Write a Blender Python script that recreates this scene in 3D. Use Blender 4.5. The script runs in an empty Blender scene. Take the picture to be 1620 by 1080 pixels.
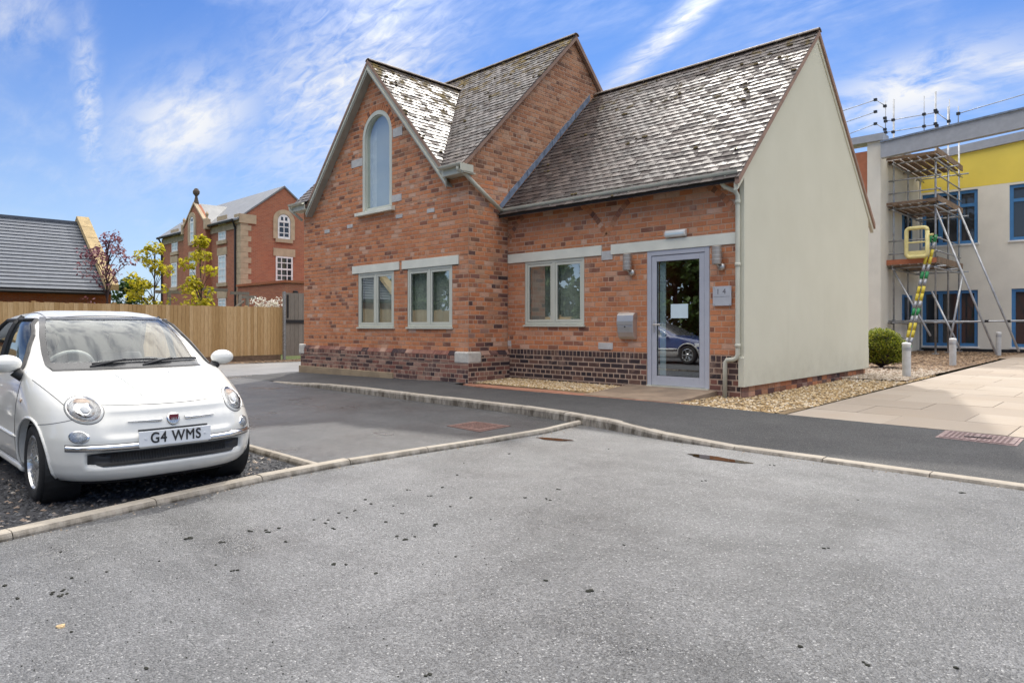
import bpy, bmesh, math, random
import numpy as np
from mathutils import Vector, Matrix, Euler
random.seed(7); RNG = np.random.default_rng(7)
R = math.radians
scene = bpy.context.scene
C = scene.collection

# ------------------------------------------------------------------ camera
CAM_H = 1.32; F = 1080.0; CX = 810.0; HY = 515.0
TH = math.atan2(1114, 1080)
FW = (-math.cos(TH), math.sin(TH)); RT = (math.sin(TH), math.cos(TH))
cam = bpy.data.cameras.new('camera'); camo = bpy.data.objects.new('camera', cam); C.objects.link(camo)
cam.sensor_width = 36; cam.lens = F / 1620 * 36; cam.shift_y = -(540 - HY) / 1620
cam.clip_start = 0.05; cam.clip_end = 5000
camo.location = (0, 0, CAM_H); camo.rotation_euler = (R(90), 0, math.atan2(-FW[0], FW[1]))
scene.camera = camo

# ------------------------------------------------------------------ light
SUN_EL = R(43.5); SUN_DIR = Vector((-0.56, 0.83, 0)).normalized() * math.cos(SUN_EL) + Vector((0, 0, math.sin(SUN_EL)))
SKY_STRENGTH = 0.15; EXPOSURE = 0.5
sun = bpy.data.lights.new('sun', 'SUN'); suno = bpy.data.objects.new('sun', sun); C.objects.link(suno)
sun.energy = 2.0; sun.angle = R(1.6); sun.color = (1.0, 0.95, 0.87)
suno.rotation_euler = (-SUN_DIR).to_track_quat('-Z', 'Y').to_euler(); suno.location = (-20, 30, 30)
scene.view_settings.view_transform = 'Standard'; scene.view_settings.look = 'None'
scene.view_settings.gamma = 1.0; scene.view_settings.exposure = EXPOSURE; scene.view_settings.use_curve_mapping = False
scene.cycles.max_bounces = 8; scene.cycles.transparent_max_bounces = 12
scene.cycles.use_denoising = True
scene.cycles.sample_clamp_indirect = 8.0

class NT:
    """short-hand for building node trees"""
    def __init__(s, tree): s.t = tree; s.n = tree.nodes; s.l = tree.links
    def node(s, typ, **kw):
        nd = s.n.new(typ)
        for k, v in kw.items(): setattr(nd, k, v)
        return nd
    def put(s, sock, v):
        if v is None: return
        if isinstance(v, bpy.types.NodeSocket): s.l.new(v, sock)
        elif isinstance(v, (tuple, list)):
            v = tuple(v)
            if sock.type == 'RGBA' and len(v) == 3: v = v + (1,)
            sock.default_value = v
        else: sock.default_value = v
    def m(s, op, a, b=None, c=None, clamp=False):
        nd = s.node('ShaderNodeMath', operation=op, use_clamp=clamp)
        for i, v in enumerate((a, b, c)): s.put(nd.inputs[i], v)
        return nd.outputs[0]
    def mix(s, fac, a, b, mode='MIX'):
        nd = s.node('ShaderNodeMix', data_type='RGBA', blend_type=mode)
        s.put(nd.inputs[0], fac); s.put(nd.inputs[6], a); s.put(nd.inputs[7], b)
        return nd.outputs[2]
    def noise(s, vec, scale, detail=3, rough=0.55, dist=0.0):
        nd = s.node('ShaderNodeTexNoise'); s.put(nd.inputs['Vector'], vec)
        nd.inputs['Scale'].default_value = scale; nd.inputs['Detail'].default_value = detail
        nd.inputs['Roughness'].default_value = rough; nd.inputs['Distortion'].default_value = dist
        return nd.outputs['Fac']
    def voro(s, vec, scale, feat='F1', out='Distance'):
        nd = s.node('ShaderNodeTexVoronoi', feature=feat); s.put(nd.inputs['Vector'], vec); nd.inputs['Scale'].default_value = scale
        return nd.outputs[out]
    def ramp(s, fac, stops, interp='LINEAR'):
        nd = s.node('ShaderNodeValToRGB'); s.put(nd.inputs[0], fac); cr = nd.color_ramp; cr.interpolation = interp
        while len(cr.elements) < len(stops): cr.elements.new(0.5)
        for e, (p, c) in zip(cr.elements, stops):
            e.position = p; e.color = (c, c, c, 1) if isinstance(c, (int, float)) else tuple(c) + (1,)
        return nd.outputs[0]
    def rng(s, v, a, b, c=0.0, d=1.0):
        nd = s.node('ShaderNodeMapRange'); s.put(nd.inputs[0], v)
        for i, q in enumerate((a, b, c, d)): nd.inputs[i + 1].default_value = q
        return nd.outputs[0]
    def mapping(s, vec, scale=(1, 1, 1), rot=(0, 0, 0)):
        nd = s.node('ShaderNodeMapping'); s.put(nd.inputs[0], vec); nd.inputs['Scale'].default_value = scale; nd.inputs['Rotation'].default_value = rot
        return nd.outputs[0]
    def bump(s, h, dist=0.01, strength=1.0):
        nd = s.node('ShaderNodeBump'); s.put(nd.inputs['Height'], h); nd.inputs['Distance'].default_value = dist; nd.inputs['Strength'].default_value = strength
        return nd.outputs[0]

# ------------------------------------------------------------------ sky
world = bpy.data.worlds.new('World'); scene.world = world; world.use_nodes = True
w = NT(world.node_tree); w.n.clear()
sky = w.node('ShaderNodeTexSky', sky_type='NISHITA'); sky.sun_disc = False
sky.sun_elevation = SUN_EL; sky.sun_rotation = math.atan2(SUN_DIR.x, SUN_DIR.y)
sky.air_density = 1.0; sky.dust_density = 0.15; sky.ozone_density = 3.0; sky.altitude = 50
tc = w.node('ShaderNodeTexCoord'); dirv = tc.outputs['Generated']
sep = w.node('ShaderNodeSeparateXYZ'); w.put(sep.inputs[0], dirv)
dx, dy, dz = sep.outputs
az = w.m('MULTIPLY', w.m('ARCTAN2', dx, dy), 180 / math.pi)          # compass angle, degrees
el = w.m('MULTIPLY', w.m('ARCSINE', w.m('MAXIMUM', w.m('MINIMUM', dz, 1.0), -1.0)), 180 / math.pi)
# cloud layer plane coordinates
den = w.m('ADD', w.m('MAXIMUM', dz, 0.0), 0.18)
comb = w.node('ShaderNodeCombineXYZ'); w.put(comb.inputs[0], w.m('DIVIDE', dx, den)); w.put(comb.inputs[1], w.m('DIVIDE', dy, den))
cpl = comb.outputs[0]
def blob(a0, e0, la, le, tilt):
    """soft elliptical patch of sky round compass angle a0, elevation e0"""
    da = w.m('SUBTRACT', az, a0); de = w.m('SUBTRACT', el, e0); ct, st = math.cos(R(tilt)), math.sin(R(tilt))
    p = w.m('ADD', w.m('MULTIPLY', da, ct / la), w.m('MULTIPLY', de, st / la))
    q = w.m('ADD', w.m('MULTIPLY', da, -st / le), w.m('MULTIPLY', de, ct / le))
    return w.m('EXPONENT', w.m('MULTIPLY', w.m('ADD', w.m('MULTIPLY', p, p), w.m('MULTIPLY', q, q)), -1.0))
n_big = w.noise(w.mapping(cpl, (1, 1, 1)), 1.6, 7, 0.58, 0.4)
n_fine = w.noise(w.mapping(cpl, (1.0, 3.2, 1), (0, 0, R(40))), 5.0, 6, 0.62, 0.3)
n_cum = w.noise(cpl, 6.5, 8, 0.6, 0.5)
n_rip = w.m('ADD', w.m('MULTIPLY', w.noise(w.mapping(cpl, (2.0, 6.0, 1), (0, 0, R(38))), 5.0, 5, 0.6, 0.8), 0.55), w.m('MULTIPLY', w.noise(cpl, 4.0, 6, 0.6, 0.5), 0.45))
def sm(v, a, b): return w.rng(v, a, b)
cl = None
def addc(x):
    global cl
    cl = x if cl is None else w.m('MAXIMUM', cl, x)
fill_cover = w.rng(el, 24, 46, 0.0, 0.34)                                                   # cloud thickened above the view as added fill light for the shaded walls
wisp = w.m('MULTIPLY', sm(w.m('ADD', n_big, fill_cover), 0.46, 0.74), w.m('ADD', sm(n_fine, 0.30, 0.66), fill_cover, clamp=True))
addc(w.m('MULTIPLY', wisp, w.rng(el, 8, 40, 0.22, 0.95)))                                                     # thin cloud all over the sky, denser overhead for the fill
soft = w.m('MULTIPLY', w.m('ADD', w.m('MULTIPLY', sm(n_fine, 0.36, 0.60), 0.65), w.m('MULTIPLY', sm(n_big, 0.36, 0.56), 0.6)), 0.85, clamp=True)
addc(w.m('MULTIPLY', blob(-69.5, 15, 5.5, 3.2, 40), soft))
addc(w.m('MULTIPLY', blob(-57, 19, 9, 5.5, 40), w.m('MULTIPLY', w.m('ADD', sm(n_rip, 0.38, 0.60), 0.22), 0.8)))
addc(w.m('MULTIPLY', blob(-75.9, 15.5, 0.8, 5.0, 4), w.m('ADD', w.m('MULTIPLY', sm(n_rip, 0.40, 0.58), 0.58), 0.08)))
addc(w.m('MULTIPLY', blob(-80, 20, 3.0, 2.0, 30), w.m('MULTIPLY', sm(n_fine, 0.35, 0.65), 0.5)))
addc(w.m('MULTIPLY', blob(-31.5, 22.3, 6.5, 0.95, 36), w.m('ADD', w.m('MULTIPLY', sm(n_rip, 0.36, 0.58), 0.75), 0.25)))
addc(w.m('MULTIPLY', blob(-13.5, 16.6, 6.5, 2.2, 8), sm(w.m('ADD', w.m('MULTIPLY', n_cum, 0.7), w.m('MULTIPLY', n_fine, 0.3)), 0.36, 0.54)))
addc(w.m('MULTIPLY', blob(-6, 17.0, 5.0, 1.2, -4), w.m('MULTIPLY', sm(n_fine, 0.3, 0.6), 0.9)))
haze = w.m('MULTIPLY', w.m('EXPONENT', w.m('MULTIPLY', w.m('MAXIMUM', el, 0.0), -0.082)), 0.97)   # pale haze towards the horizon, all round
cl = w.m('MINIMUM', cl, 1.0)
gam = w.node('ShaderNodeGamma'); w.put(gam.inputs[0], sky.outputs[0]); gam.inputs[1].default_value = 1.0
hsv = w.node('ShaderNodeHueSaturation'); w.put(hsv.inputs['Color'], gam.outputs[0]); hsv.inputs['Saturation'].default_value = 1.28; hsv.inputs['Hue'].default_value = 0.507
k_ = 2 ** -EXPOSURE / SKY_STRENGTH                                                     # 1.0 = white in the picture
blue = w.mix(1.0, hsv.outputs[0], (0.23, 0.44, 0.60), 'MULTIPLY')
hz = w.mix(haze, blue, (0.70 * k_, 0.80 * k_, 0.97 * k_))
# cloud brightens towards the sun; unseen overhead cloud is boosted to fill shaded walls
vd = w.node('ShaderNodeVectorMath', operation='DOT_PRODUCT'); w.put(vd.inputs[0], dirv); vd.inputs[1].default_value = SUN_DIR
cloud_boost = w.m('ADD', w.m('MULTIPLY', w.rng(vd.outputs['Value'], 0.2, 1.0, 0.0, 1.2), w.rng(el, 20, 40, 0.05, 1.0)), w.rng(el, 22, 46, 0.93, 3.1))
cb = w.node('ShaderNodeVectorMath', operation='SCALE'); w.put(cb.inputs[0], w.mix(w.rng(el, 20, 42), (0.965 * k_, 0.975 * k_, 0.995 * k_), (1.00 * k_, 0.965 * k_, 0.92 * k_))); w.put(cb.inputs['Scale'], cloud_boost)  # overhead cloud warmed so the added fill light is less blue
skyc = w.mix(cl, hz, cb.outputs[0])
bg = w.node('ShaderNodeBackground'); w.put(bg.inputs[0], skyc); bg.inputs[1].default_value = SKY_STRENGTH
wo = w.node('ShaderNodeOutputWorld'); w.put(wo.inputs[0], bg.outputs[0])

# ------------------------------------------------------------------ materials
MATS = {}
def mat(name, build):
    m = bpy.data.materials.new(name); m.use_nodes = True; t = NT(m.node_tree); t.n.clear()
    out = t.node('ShaderNodeOutputMaterial'); t.tc = t.node('ShaderNodeTexCoord'); t.obj = t.tc.outputs['Object']
    geo = t.node('ShaderNodeNewGeometry'); t.pos = geo.outputs['Position']; t.isl = geo.outputs['Random Per Island']
    t.oi = t.node('ShaderNodeObjectInfo').outputs['Random']
    sh = build(t); t.put(out.inputs[0], sh); MATS[name] = m
    return m
def bsdf(t, col, rough=0.6, spec=0.5, metal=0.0, normal=None, coat=0.0, coat_r=0.05, emit=None, emit_s=0.0):
    b = t.node('ShaderNodeBsdfPrincipled')
    t.put(b.inputs['Base Color'], col); t.put(b.inputs['Roughness'], rough); t.put(b.inputs['Specular IOR Level'], spec)
    t.put(b.inputs['Metallic'], metal); t.put(b.inputs['Normal'], normal); t.put(b.inputs['Coat Weight'], coat); t.put(b.inputs['Coat Roughness'], coat_r)
    if emit: t.put(b.inputs['Emission Color'], emit); b.inputs['Emission Strength'].default_value = emit_s
    return b.outputs[0]
def flat(name, col, rough=0.6, metal=0.0, var=0.12, nscale=6.0, bump=0.0, bscale=60, spec=0.5, coat=0.0):
    def f(t):
        n = t.noise(t.pos, nscale, 4); k = t.rng(n, 0.3, 0.7, 1 - var, 1 + var)
        c = t.mix(1.0, col, t.ramp(k, [(0, 0), (1, 1)]), 'MULTIPLY') if False else None
        mul = t.node('ShaderNodeVectorMath', operation='SCALE'); t.put(mul.inputs[0], col); t.put(mul.inputs['Scale'], k)
        nm = t.bump(t.noise(t.pos, bscale, 3), bump) if bump else None
        rr = t.rng(t.noise(t.pos, nscale * 2.3, 3), 0.3, 0.7, max(rough - 0.08, 0.02), min(rough + 0.08, 1))
        return bsdf(t, mul.outputs[0], rr, spec, metal, nm, coat)
    return mat(name, f)
def brickmat(name, stops, island, grime=0.5, patch=0.12):
    def f(t):
        r = t.isl if island else t.oi
        pn = t.noise(t.pos, 0.9, 4, 0.6)
        r2 = t.rng(t.m('ADD', t.m('MULTIPLY', r, 1 - patch), t.m('MULTIPLY', pn, patch), clamp=True), 0.06, 0.945)
        c = t.ramp(r2, stops)
        sp = t.noise(t.pos, 34, 4, 0.7); c = t.mix(t.rng(sp, 0.35, 0.75, 0.0, 0.5), c, t.mix(0.5, c, (0.10, 0.055, 0.04)))
        lime = t.rng(t.noise(t.pos, 2.3, 7, 0.72), 0.53, 0.72, 0.0, 0.58); c = t.mix(lime, c, (0.60, 0.40, 0.29))
        gr = t.rng(t.noise(t.mapping(t.pos, (1, 1, 0.35)), 1.4, 5, 0.65), 0.5, 0.75, 0.0, grime); c = t.mix(gr, c, (0.085, 0.062, 0.05))
        return bsdf(t, c, 0.85, 0.25, 0, t.bump(t.m('ADD', t.noise(t.pos, 55, 4, 0.7), t.m('MULTIPLY', t.noise(t.pos, 12, 3), 1.2)), 0.006))
    return mat(name, f)
RED = [(0.0, (0.21, 0.092, 0.06)), (0.07, (0.34, 0.14, 0.085)), (0.13, (0.52, 0.195, 0.090)), (0.4, (0.62, 0.24, 0.106)), (0.62, (0.68, 0.285, 0.134)), (0.82, (0.57, 0.215, 0.102)), (0.93, (0.64, 0.32, 0.19)), (1.0, (0.68, 0.45, 0.33))]
BROWN = [(0.0, (0.19, 0.095, 0.062)), (0.15, (0.30, 0.14, 0.082)), (0.4, (0.44, 0.195, 0.102)), (0.75, (0.54, 0.255, 0.135)), (1.0, (0.55, 0.33, 0.21))]
BLUE = [(0.0, (0.028, 0.025, 0.03)), (0.4, (0.05, 0.038, 0.042)), (0.7, (0.085, 0.05, 0.045)), (0.92, (0.12, 0.07, 0.055)), (1.0, (0.2, 0.11, 0.08))]
PLUM = [(0.0, (0.05, 0.035, 0.04)), (0.25, (0.12, 0.07, 0.065)), (0.5, (0.24, 0.10, 0.075)), (0.75, (0.30, 0.15, 0.11)), (1.0, (0.40, 0.25, 0.19))]
PAL = {'red': RED, 'brown': BROWN, 'blue': BLUE, 'plum': PLUM}
for k, st in PAL.items():
    brickmat('brick_' + k, st, True, 0.45 if k == 'brown' else 0.28)
    brickmat('brick_single_' + k, st, False, 0.45 if k == 'brown' else 0.28)
def mortarf(t):
    sz = t.node('ShaderNodeSeparateXYZ'); t.put(sz.inputs[0], t.pos)
    c = t.mix(t.rng(sz.outputs[2], 0.80, 0.83), (0.47, 0.34, 0.255), (0.55, 0.345, 0.23))            # the base was pointed in a paler mortar
    c = t.mix(t.rng(t.noise(t.pos, 1.6, 5, 0.65), 0.45, 0.7), c, (0.58, 0.43, 0.33)); c = t.mix(t.rng(t.noise(t.pos, 5, 4), 0.5, 0.8, 0, 0.4), c, (0.25, 0.17, 0.12))
    return bsdf(t, c, 0.95, 0.15, 0, t.bump(t.noise(t.pos, 120, 3), 0.004))
mat('mortar', mortarf)
flat('far_brick_base', (0.30, 0.13, 0.08), 0.9, var=0.15, spec=0.2)
def tilef(island):
    def f(t):
        r = t.isl if island else t.oi
        c = t.ramp(r, [(0, (0.026, 0.019, 0.018)), (0.35, (0.050, 0.036, 0.032)), (0.7, (0.072, 0.052, 0.046)), (1, (0.12, 0.095, 0.082))])
        sepz = t.node('ShaderNodeSeparateXYZ'); t.put(sepz.inputs[0], t.pos)
        mo = t.noise(t.pos, 3.2, 6, 0.72); hi = t.rng(sepz.outputs[2], 4.2, 8.0, -0.06, 0.10)
        moss = t.rng(t.m('ADD', mo, hi), 0.585, 0.68, 0.0, 1.0)
        lich = t.rng(t.noise(t.pos, 7.0, 5, 0.7), 0.60, 0.72, 0.0, 0.7)
        c = t.mix(lich, c, (0.17, 0.155, 0.125)); c = t.mix(moss, c, t.mix(t.noise(t.pos, 20, 3), (0.07, 0.052, 0.02), t.mix(t.rng(sepz.outputs[2], 6.2, 8.0), (0.12, 0.09, 0.035), (0.34, 0.23, 0.06))))
        ro = t.m('ADD', t.m('ADD', t.rng(t.noise(t.pos, 11, 4, 0.7), 0.3, 0.7, 0.40, 0.56), t.rng(t.m('FRACT', t.m('MULTIPLY', r, 7.31)), 0.55, 1.0, 0.0, 0.28)), t.m('MULTIPLY', moss, 0.5), clamp=True)
        h = t.m('ADD', t.noise(t.pos, 40, 4, 0.7), t.m('MULTIPLY', moss, 1.8))
        return bsdf(t, c, ro, 0.55, 0, t.bump(h, 0.0035))
    return f
mat('roof_tile', tilef(True)); mat('roof_tile_single', tilef(False))
flat('ridge_clay', (0.21, 0.165, 0.13), 0.7, var=0.3, nscale=7, bump=0.004); flat('roof_deck', (0.035, 0.03, 0.028), 0.8)
flat('sage_paint', (0.55, 0.54, 0.44), 0.5, var=0.07, nscale=3, bump=0.001)
flat('cream_lintel', (0.74, 0.735, 0.63), 0.6, var=0.08, nscale=3, bump=0.0015)
flat('frame_paint', (0.60, 0.605, 0.51), 0.42, var=0.05, nscale=3)
flat('stone_block', (0.56, 0.53, 0.47), 0.9, var=0.16, nscale=9, bump=0.004)
flat('grey_stone', (0.50, 0.49, 0.47), 0.9, var=0.14, nscale=9, bump=0.004)
flat('sandstone', (0.33, 0.25, 0.16), 0.9, var=0.2, nscale=3, bump=0.006)
flat('verge_mortar', (0.30, 0.19, 0.14), 0.85, var=0.2, nscale=5, bump=0.003)
flat('barge_paint', (0.37, 0.36, 0.30), 0.55, var=0.1, nscale=4)
flat('lead', (0.18, 0.22, 0.29), 0.45, var=0.3, nscale=8, bump=0.006, bscale=14)
flat('door_grey', (0.46, 0.47, 0.515), 0.35, var=0.04)
flat('steel', (0.60, 0.58, 0.55), 0.42, metal=0.8, var=0.06)
flat('brushed_sign', (0.58, 0.58, 0.59), 0.5, metal=0.45, var=0.05)
flat('black_ink', (0.02, 0.02, 0.022), 0.5)
flat('white_plastic', (0.75, 0.74, 0.70), 0.4)
flat('paper_blue', (0.62, 0.74, 0.78), 0.7, var=0.04)
flat('blind_fabric', (0.56, 0.58, 0.50), 0.85, var=0.08)
flat('dark_blind', (0.10, 0.095, 0.10), 0.8)
flat('room_dark', (0.06, 0.06, 0.06), 0.9)
def renderf(t):
    n = t.noise(t.pos, 0.8, 5, 0.6); k = t.rng(n, 0.3, 0.7, 0.0, 1.0)
    c = t.mix(k, (0.60, 0.58, 0.462), (0.645, 0.625, 0.505))
    st = t.rng(t.noise(t.mapping(t.pos, (2.5, 2.5, 0.25)), 2.0, 5, 0.6), 0.6, 0.85, 0, 0.22); c = t.mix(st, c, (0.49, 0.47, 0.375)); sz_ = t.node('ShaderNodeSeparateXYZ'); t.put(sz_.inputs[0], t.pos); spl = t.m('MULTIPLY', t.rng(sz_.outputs[2], 1.0, 0.35, 0.0, 0.32), t.rng(t.noise(t.pos, 4.5, 6, 0.7), 0.4, 0.7)); c = t.mix(spl, c, (0.40, 0.37, 0.27))
    return bsdf(t, c, 0.9, 0.2, 0, t.bump(t.noise(t.pos, 160, 3), 0.0025))
mat('render_cream', renderf)
def glassf(base, k):
    def f(t):
        lw = t.node('ShaderNodeLayerWeight'); fac = t.m('ADD', t.m('MULTIPLY', t.m('POWER', lw.outputs['Facing'], 4.0), k), base, clamp=True)
        g = t.node('ShaderNodeBsdfGlossy'); g.inputs['Roughness'].default_value = 0.0; g.inputs['Color'].default_value = (0.92, 0.96, 0.97, 1)
        t.put(g.inputs['Normal'], t.bump(t.noise(t.pos, 1.3, 2), 0.0006))
        tr = t.node('ShaderNodeBsdfTransparent'); tr.inputs[0].default_value = (0.90, 0.95, 0.93, 1)
        mx = t.node('ShaderNodeMixShader'); t.put(mx.inputs[0], fac); t.put(mx.inputs[1], tr.outputs[0]); t.put(mx.inputs[2], g.outputs[0])
        return mx.outputs[0]
    return f
mat('glass_window', glassf(0.36, 0.6)); mat('glass_door', glassf(0.44, 0.6)); mat('glass_car', glassf(0.075, 0.9)); mat('glass_sky', glassf(0.25, 0.6))
def asphaltf(c0, c1, chip, rough0, rough1, sheen_scale):
    def f(t):
        big = t.noise(t.pos, 0.42, 6, 0.62, 0.6); mid = t.noise(t.pos, 3.0, 4, 0.6)
        c = t.mix(t.rng(t.m('ADD', t.m('MULTIPLY', big, 0.7), t.m('MULTIPLY', mid, 0.3)), 0.36, 0.64), c0, c1)
        sn = t.rng(t.noise(t.mapping(t.pos, (0.30, 1.5, 1), (0, 0, R(28))), 1.0, 6, 0.65, 0.5), 0.50, 0.68, 0.0, 0.75); c = t.mix(sn, c, t.mix(0.6, c, (0.03, 0.031, 0.033)))
        vc = t.voro(t.pos, 125, out='Color'); sx = t.node('ShaderNodeSeparateXYZ'); t.put(sx.inputs[0], vc)
        g = t.rng(sx.outputs[0], 0, 1, 0.5, 1.5)
        sc = t.node('ShaderNodeVectorMath', operation='SCALE'); t.put(sc.inputs[0], c); t.put(sc.inputs['Scale'], g); c = sc.outputs[0]
        c = t.mix(t.rng(sx.outputs[1], 0.94, 0.99), c, chip)
        d = t.voro(t.pos, 125); fine = t.noise(t.pos, 240, 2)
        h = t.m('ADD', t.m('MULTIPLY', d, -1.0), t.m('MULTIPLY', fine, 0.5))
        ro = t.rng(t.noise(t.pos, sheen_scale, 4, 0.6), 0.35, 0.65, rough0, rough1)
        return bsdf(t, c, ro, 0.5, 0, t.bump(h, 0.006, 0.9))
    return f
mat('asphalt_worn', asphaltf((0.066, 0.068, 0.071), (0.150, 0.152, 0.157), (0.32, 0.32, 0.32), 0.25, 0.60, 0.6))
mat('asphalt_bay', asphaltf((0.034, 0.035, 0.037), (0.082, 0.083, 0.086), (0.17, 0.17, 0.17), 0.22, 0.62, 0.55))
mat('asphalt_new', asphaltf((0.040, 0.040, 0.041), (0.058, 0.058, 0.059), (0.14, 0.13, 0.12), 0.62, 0.8, 0.8))
flat('concrete_far', (0.19, 0.19, 0.19), 0.5, var=0.2, nscale=0.6, bump=0.004)
def kerbf(t):
    s = t.node('ShaderNodeSeparateXYZ'); t.put(s.inputs[0], t.pos)
    c = t.mix(t.noise(t.pos, 5, 5, 0.65), (0.27, 0.235, 0.19), (0.46, 0.42, 0.36))
    nrm = t.node('ShaderNodeNewGeometry'); s2 = t.node('ShaderNodeSeparateXYZ'); t.put(s2.inputs[0], nrm.outputs['True Normal'])
    dirt = t.m('MULTIPLY', t.rng(t.noise(t.mapping(t.pos, (3, 3, 1)), 3, 5, 0.7), 0.38, 0.62), t.rng(s2.outputs[2], 0.9, 0.2, 0.12, 0.9))
    c = t.mix(dirt, c, (0.075, 0.06, 0.042))
    return bsdf(t, c, 0.88, 0.25, 0, t.bump(t.noise(t.pos, 90, 4, 0.7), 0.004))
mat('kerb_concrete', kerbf)
def pavef(t):
    c = t.ramp(t.oi, [(0, (0.31, 0.26, 0.21)), (0.5, (0.35, 0.295, 0.24)), (1, (0.39, 0.335, 0.275))])
    c = t.mix(t.rng(t.noise(t.pos, 1.3, 6, 0.65), 0.45, 0.75, 0, 0.5), c, (0.33, 0.26, 0.19))
    return bsdf(t, c, 0.75, 0.3, 0, t.bump(t.noise(t.pos, 140, 3), 0.003))
mat('paving_slab', pavef)
flat('paving_joint', (0.24, 0.19, 0.145), 0.95)
flat('edging_brick', (0.34, 0.16, 0.10), 0.85, var=0.3, nscale=6, bump=0.005)
flat('doorstep', (0.25, 0.185, 0.13), 0.8, var=0.25, nscale=3, bump=0.003)
def stonef(stops):
    def f(t): return bsdf(t, t.ramp(t.isl, stops), 0.75, 0.35, 0, t.bump(t.noise(t.pos, 120, 2), 0.003))
    return f
mat('gravel_gold', stonef([(0, (0.24, 0.15, 0.06)), (0.4, (0.42, 0.29, 0.14)), (0.75, (0.55, 0.42, 0.25)), (1, (0.68, 0.60, 0.48))]))
mat('gravel_slate', stonef([(0, (0.025, 0.026, 0.03)), (0.6, (0.06, 0.062, 0.068)), (0.88, (0.13, 0.13, 0.135)), (0.95, (0.30, 0.22, 0.16)), (1, (0.42, 0.38, 0.33))]))
mat('gravel_pale', stonef([(0, (0.22, 0.165, 0.11)), (0.5, (0.36, 0.29, 0.215)), (1, (0.54, 0.47, 0.39))]))
mat('bark_mulch', stonef([(0, (0.10, 0.06, 0.035)), (0.5, (0.22, 0.14, 0.08)), (1, (0.34, 0.24, 0.15))]))
flat('soil_gold', (0.20, 0.14, 0.075), 0.95, var=0.3, nscale=14)
flat('soil_slate', (0.045, 0.045, 0.048), 0.9, var=0.35, nscale=14, bump=0.01)
flat('soil_brown', (0.17, 0.115, 0.075), 0.95, var=0.3, nscale=8)
def groundf(t):
    c = t.mix(t.rng(t.noise(t.pos, 0.25, 6, 0.65), 0.35, 0.65), (0.05, 0.075, 0.025), (0.10, 0.11, 0.045))
    return bsdf(t, c, 0.95, 0.1, 0, t.bump(t.noise(t.pos, 12, 5, 0.7), 0.05))
mat('grass_ground', groundf)
flat('moss_black', (0.012, 0.013, 0.008), 0.95)
def waterf(t): return bsdf(t, (0.030, 0.020, 0.012), 0.03, 0.5)
mat('puddle_water', waterf)
flat('cover_iron', (0.24, 0.17, 0.16), 0.6, var=0.25, nscale=20, bump=0.006, bscale=40)
flat('cover_red', (0.145, 0.08, 0.065), 0.75, var=0.25, nscale=20, bump=0.006, bscale=40)
def fencef(t):
    c = t.ramp(t.oi, [(0, (0.43, 0.28, 0.125)), (0.5, (0.53, 0.36, 0.175)), (1, (0.62, 0.445, 0.24))])
    gr = t.noise(t.mapping(t.pos, (14, 14, 0.9)), 4, 5, 0.65); c = t.mix(t.rng(gr, 0.45, 0.7, 0, 0.55), c, (0.24, 0.135, 0.05))
    return bsdf(t, c, 0.75, 0.25, 0, t.bump(gr, 0.004))
mat('fence_wood', fencef)
def greywoodf(t):
    c = t.ramp(t.oi, [(0, (0.20, 0.18, 0.15)), (1, (0.30, 0.27, 0.23))]); gr = t.noise(t.mapping(t.pos, (14, 14, 0.9)), 5, 5, 0.65)
    return bsdf(t, t.mix(t.rng(gr, 0.45, 0.7, 0, 0.6), c, (0.10, 0.09, 0.075)), 0.85, 0.2, 0, t.bump(gr, 0.004))
mat('grey_wood', greywoodf)

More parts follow.
